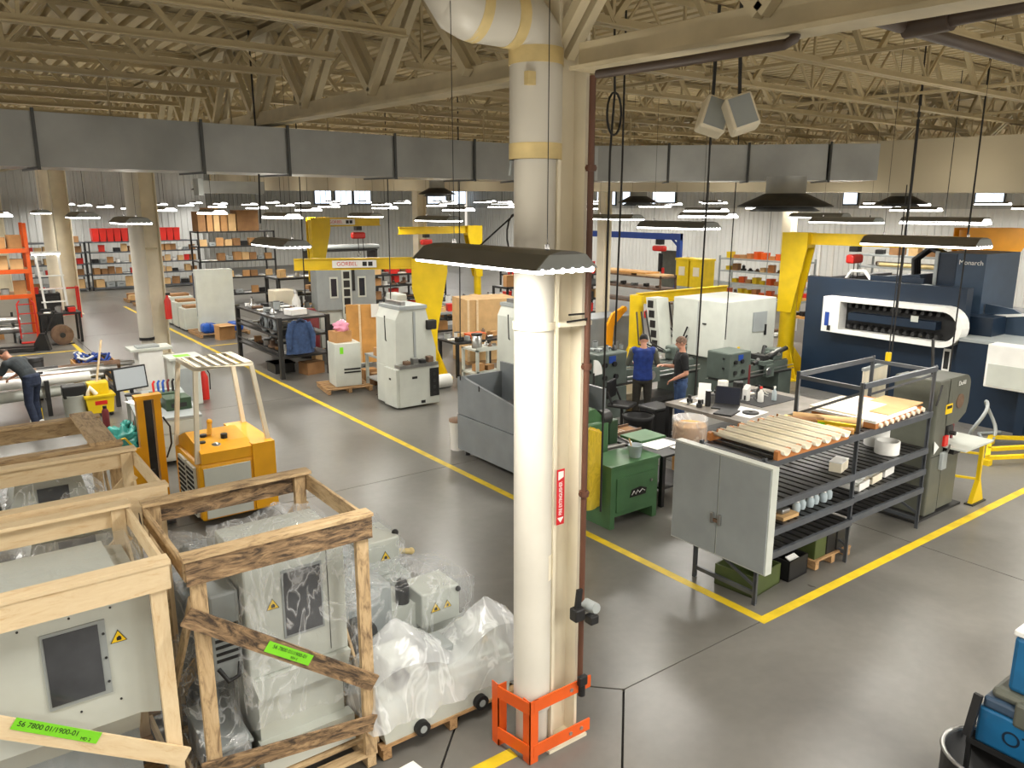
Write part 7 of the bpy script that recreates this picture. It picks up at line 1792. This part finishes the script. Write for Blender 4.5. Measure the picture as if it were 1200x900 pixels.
# ================================================================== people
def remesh(b, name, m, vox=.013, smooth=4):
    me = b.mesh(name); o = bpy.data.objects.new(name, me); C.objects.link(o)
    md = o.modifiers.new('r', 'REMESH'); md.mode = 'VOXEL'; md.voxel_size = vox
    if smooth: sm = o.modifiers.new('s', 'SMOOTH'); sm.iterations = smooth; sm.factor = .5
    dg = bpy.context.evaluated_depsgraph_get(); dg.update()
    out = bpy.data.meshes.new_from_object(o.evaluated_get(dg)); bpy.data.objects.remove(o); bpy.data.meshes.remove(me)
    for p in out.polygons: p.use_smooth = True
    out.name = name; out.materials.clear(); out.materials.append(MATS[m]); return out


def cap_(b, p, q, r0, r1):
    p, q = Vector(p), Vector(q); n_ = max(2, int((q - p).length / (min(r0, r1) * .6)))
    for i in range(n_ + 1):
        f = i / n_; b.ball(p.lerp(q, f), r0 + (r1 - r0) * f, 12, 8)


def blob(b, c, ax, ay, az):
    """ellipsoid with half axes given as vectors"""
    n_, m_ = 16, 10; vs = []
    for i in range(m_ + 1):
        t = PI * i / m_
        vs += [c + ax * math.sin(t) * math.cos(2 * PI * k / n_) + ay * math.sin(t) * math.sin(2 * PI * k / n_) - az * math.cos(t) for k in range(n_)]
    b._add(vs, [(i * n_ + k, i * n_ + (k + 1) % n_, (i + 1) * n_ + (k + 1) % n_, (i + 1) * n_ + k) for i in range(m_) for k in range(n_)], True)


def torso(b, V, g, lo=0., hi=1.):
    """spine from pelvis to neck base as a row of flattened ellipsoids, grown by g"""
    keys = [(V['pelvis'] - Vector((0, 0, .05)), .165, .115), (V['waist'], .150, .105), (V['chest'], .178, .122), (V['neckb'] - (V['neckb'] - V['chest']) * .35, .165, .095)]
    N = 14
    for i in range(N + 1):
        f = i / N
        if f < lo or f > hi: continue
        u = f * 3; k = min(2, int(u)); w_ = u - k
        p, rx, ry = [a + (c_ - a) * w_ for a, c_ in zip(keys[k], keys[k + 1])]
        d_ = (keys[k + 1][0] - keys[k][0]).normalized(); x_ = Vector((1, 0, 0)); y_ = d_.cross(x_).normalized()
        blob(b, p, x_ * (rx + g), y_ * (ry + g), d_ * .075)


def person(label, loc, rz, J, top_m, trouser_m, hair_m, sleeve='short', vest=None, sleeve_m=None, cap=None, shoe_m='black'):
    V = {k: Vector(v) for k, v in J.items()}
    b = B(); torso(b, V, 0)
    cap_(b, V['neckb'], V['neck'], .065, .055)
    for s in 'lr':
        cap_(b, V['chest'].lerp(V['sh_' + s], .6), V['sh_' + s], .07, .06)
        cap_(b, V['sh_' + s], V['el_' + s], .055, .042); cap_(b, V['el_' + s], V['wr_' + s], .042, .028)
        cap_(b, V['hip_' + s], V['kn_' + s], .088, .058); cap_(b, V['kn_' + s], V['an_' + s], .056, .040); cap_(b, V['an_' + s], V['toe_' + s], .04, .032)
        w_ = V['wr_' + s]; d_ = (w_ - V['el_' + s]).normalized(); side = d_.cross(Vector((0, 0, 1)))
        side = side.normalized() if side.length > .1 else Vector((1, 0, 0)); dn = side.cross(d_).normalized()
        if dn.z > 0: dn = -dn
        blob(b, w_ + d_ * .05, side * .042, dn * .018, d_ * .055)                         # palm
        for off, ln in ((-.030, .062), (-.010, .075), (.010, .070), (.030, .055)):         # four bent fingers
            base = w_ + d_ * .09 + side * off; k_ = base + d_ * ln * .5 + dn * .014
            cap_(b, base, k_, .0105, .0095); cap_(b, k_, k_ + d_ * ln * .3 + dn * .03, .0095, .008)
        sg = -1 if side.x * (1 if s == 'l' else -1) > 0 else 1                               # thumb leaves the inner side of the palm
        t0 = w_ + d_ * .03 + side * .035 * sg; cap_(b, t0, t0 + d_ * .035 + side * .022 * sg + dn * .012, .012, .010); cap_(b, t0 + d_ * .035 + side * .022 * sg + dn * .012, t0 + d_ * .065 + side * .02 * sg + dn * .025, .010, .008)
    hc = V['head']; up = (hc - V['neck']).normalized(); fw = V.get('look', Vector((0, -1, 0))).normalized(); fw = (fw - up * fw.dot(up)).normalized(); rt = fw.cross(up)
    blob(b, hc + up * .02, rt * .077, fw * .096, up * .098)                                  # skull
    blob(b, hc - up * .05 + fw * .022, rt * .058, fw * .066, up * .068)                      # jaw
    blob(b, hc + fw * .098 - up * .018, rt * .014, fw * .022, up * .026)                     # nose
    blob(b, hc + fw * .078 + up * .03, rt * .05, fw * .016, up * .014)                       # brow
    for s in (-1, 1): blob(b, hc + rt * s * .08 - up * .005, rt * .012, fw * .02, up * .032)
    cap_(b, V['neck'], hc - up * .06, .055, .055)
    o = link('person', remesh(b, 'person', 'skin', .010, 2), None, loc, rz); tag(o, label, 'person')
    for s in (-1, 1): B().ball(hc + rt * s * .031 + fw * .084 + up * .012, .010, 8, 6).obj('eye', 'shirt_black', o)
    B().bar(hc - rt * .022 + fw * .086 - up * .066, hc + rt * .022 + fw * .086 - up * .066, .010, .007).obj('mouth', 'maroon', o)
    b = B(); n_ = 18; vs = []
    for i in range(7):
        t_ = PI * .60 * i / 6
        for k in range(n_):
            a = 2 * PI * k / n_; f_ = math.sin(a); tt = t_ * (1 - .30 * max(0, f_))
            vs.append(hc + up * .02 + rt * math.sin(tt) * math.cos(a) * .084 + fw * math.sin(tt) * f_ * .104 + up * math.cos(tt) * .107)
    b._add(vs, [(i * n_ + k, i * n_ + (k + 1) % n_, (i + 1) * n_ + (k + 1) % n_, (i + 1) * n_ + k) for i in range(6) for k in range(n_)], True)
    b.obj('cap' if cap else 'hair', cap or hair_m, o)
    if cap:
        c_ = hc + up * .06; M_ = Matrix(((rt.x, fw.x, up.x, c_.x), (rt.y, fw.y, up.y, c_.y), (rt.z, fw.z, up.z, c_.z), (0, 0, 0, 1)))
        B().prism([(-.07, .08), (.07, .08), (.05, .17), (-.05, .17)], 'z', 0, .01, M=M_).obj('cap_peak', cap, o)
    b = B(); torso(b, V, .014)                                                                # shirt
    for s in 'lr':
        cap_(b, V['chest'].lerp(V['sh_' + s], .5), V['sh_' + s], .085, .076)
        if sleeve == 'short': cap_(b, V['sh_' + s], V['sh_' + s].lerp(V['el_' + s], .68), .074, .066)
        else: cap_(b, V['sh_' + s], V['el_' + s], .072, .056); cap_(b, V['el_' + s], V['el_' + s].lerp(V['wr_' + s], .85), .056, .040)
    link('shirt', remesh(b, 'shirt', sleeve_m or top_m), o)
    if vest:
        b = B(); torso(b, V, .030)
        for s in 'lr': cap_(b, V['chest'].lerp(V['sh_' + s], .4), V['chest'].lerp(V['sh_' + s], .85) + Vector((0, 0, .02)), .10, .085)
        link('vest', remesh(b, 'vest', vest), o)
    b = B()                                                                                   # trousers
    for i in range(4): blob(b, V['pelvis'] + Vector((0, 0, .04 - i * .05)), Vector((.180, 0, 0)), Vector((0, .130, 0)), Vector((0, 0, .06)))
    for s in 'lr': cap_(b, V['hip_' + s], V['kn_' + s], .102, .078); cap_(b, V['kn_' + s], V['kn_' + s].lerp(V['an_' + s], .93), .078, .068)
    link('trousers', remesh(b, 'trousers', trouser_m), o)
    for s in 'lr':
        a, t_ = V['an_' + s], V['toe_' + s]; d_ = (t_ - a); d_.z = 0; d_.normalize()
        B().tube([Vector((a.x, a.y, .055)) - d_ * .07, Vector((a.x, a.y, .06)) + d_ * .03, Vector((t_.x, t_.y, .045)) + d_ * .05], [.05, .056, .042], 12).obj('shoe', shoe_m, o)
        B().bar(Vector((a.x, a.y, .009)) - d_ * .11, Vector((t_.x, t_.y, .009)) + d_ * .08, .09, .018).obj('sole', 'sole', o)
    return o


STAND = {'pelvis': (0, 0, .95), 'waist': (0, -.01, 1.12), 'chest': (0, 0, 1.33), 'neckb': (0, .01, 1.47), 'neck': (0, .005, 1.53), 'head': (0, -.02, 1.655),
         'sh_l': (.20, 0, 1.42), 'el_l': (.25, .02, 1.13), 'wr_l': (.22, -.14, .94), 'sh_r': (-.20, 0, 1.42), 'el_r': (-.25, .02, 1.13), 'wr_r': (-.22, -.14, .94),
         'hip_l': (.09, 0, .88), 'kn_l': (.11, -.01, .48), 'an_l': (.12, .02, .08), 'toe_l': (.14, -.13, .04), 'hip_r': (-.09, 0, .88), 'kn_r': (-.11, -.01, .48), 'an_r': (-.12, .02, .08), 'toe_r': (-.14, -.13, .04)}
J2 = dict(STAND); J2.update({'el_r': (-.25, -.08, 1.16), 'wr_r': (-.15, -.30, 1.20), 'el_l': (.26, .04, 1.13), 'wr_l': (.16, -.17, 1.00), 'look': (-.1, -1, -.1)})
q = G(795, 503)
person('man in black t-shirt and blue jeans standing sideways by the lathe', (q.x, q.y, 0), math.atan2(-math.cos(AZ), -math.sin(AZ)), J2, 'shirt_black', 'denim', 'hair_grey', sleeve='short')
J1 = dict(STAND); J1.update({'head': (0, -.07, 1.62), 'neck': (0, -.02, 1.53), 'el_l': (.28, -.06, 1.17), 'wr_l': (.20, -.30, 1.14), 'el_r': (-.28, -.06, 1.17), 'wr_r': (-.20, -.30, 1.14), 'look': (0, -1, -.5)})
q = G(751, 496)
person('man in dark blue vest seen from behind working at the lathe', (q.x, q.y, 0), math.pi - AZ - .1, J1, 'shirt_grey', 'trouser_dark', 'hair', sleeve='long', vest='vest_blue', sleeve_m='olive', cap='shirt_black')
J3 = dict(STAND); J3.update({'pelvis': (0, .05, .94), 'waist': (0, -.06, 1.07), 'chest': (0, -.22, 1.20), 'neckb': (0, -.34, 1.27), 'neck': (0, -.39, 1.30), 'head': (0, -.50, 1.36),
                             'sh_l': (.20, -.28, 1.23), 'el_l': (.24, -.42, .98), 'wr_l': (.18, -.60, .88), 'sh_r': (-.20, -.28, 1.23), 'el_r': (-.24, -.42, .98), 'wr_r': (-.18, -.60, .88),
                             'hip_l': (.09, .05, .88), 'kn_l': (.11, .03, .47), 'an_l': (.12, .15, .08), 'toe_l': (.13, .0, .04), 'hip_r': (-.09, .05, .88), 'kn_r': (-.11, -.06, .47), 'an_r': (-.12, -.02, .08), 'toe_r': (-.13, -.17, .04), 'look': (0, -1, -.8)})
q = G(42, 499)
person('worker in dark shirt and jeans bending over the shaft rack', (q.x, q.y, 0), math.atan2(-math.cos(AZ), -math.sin(AZ)) - .25, J3, 'shirt_grey', 'denim_dark', 'hair', sleeve='short', shoe_m='white_paint')
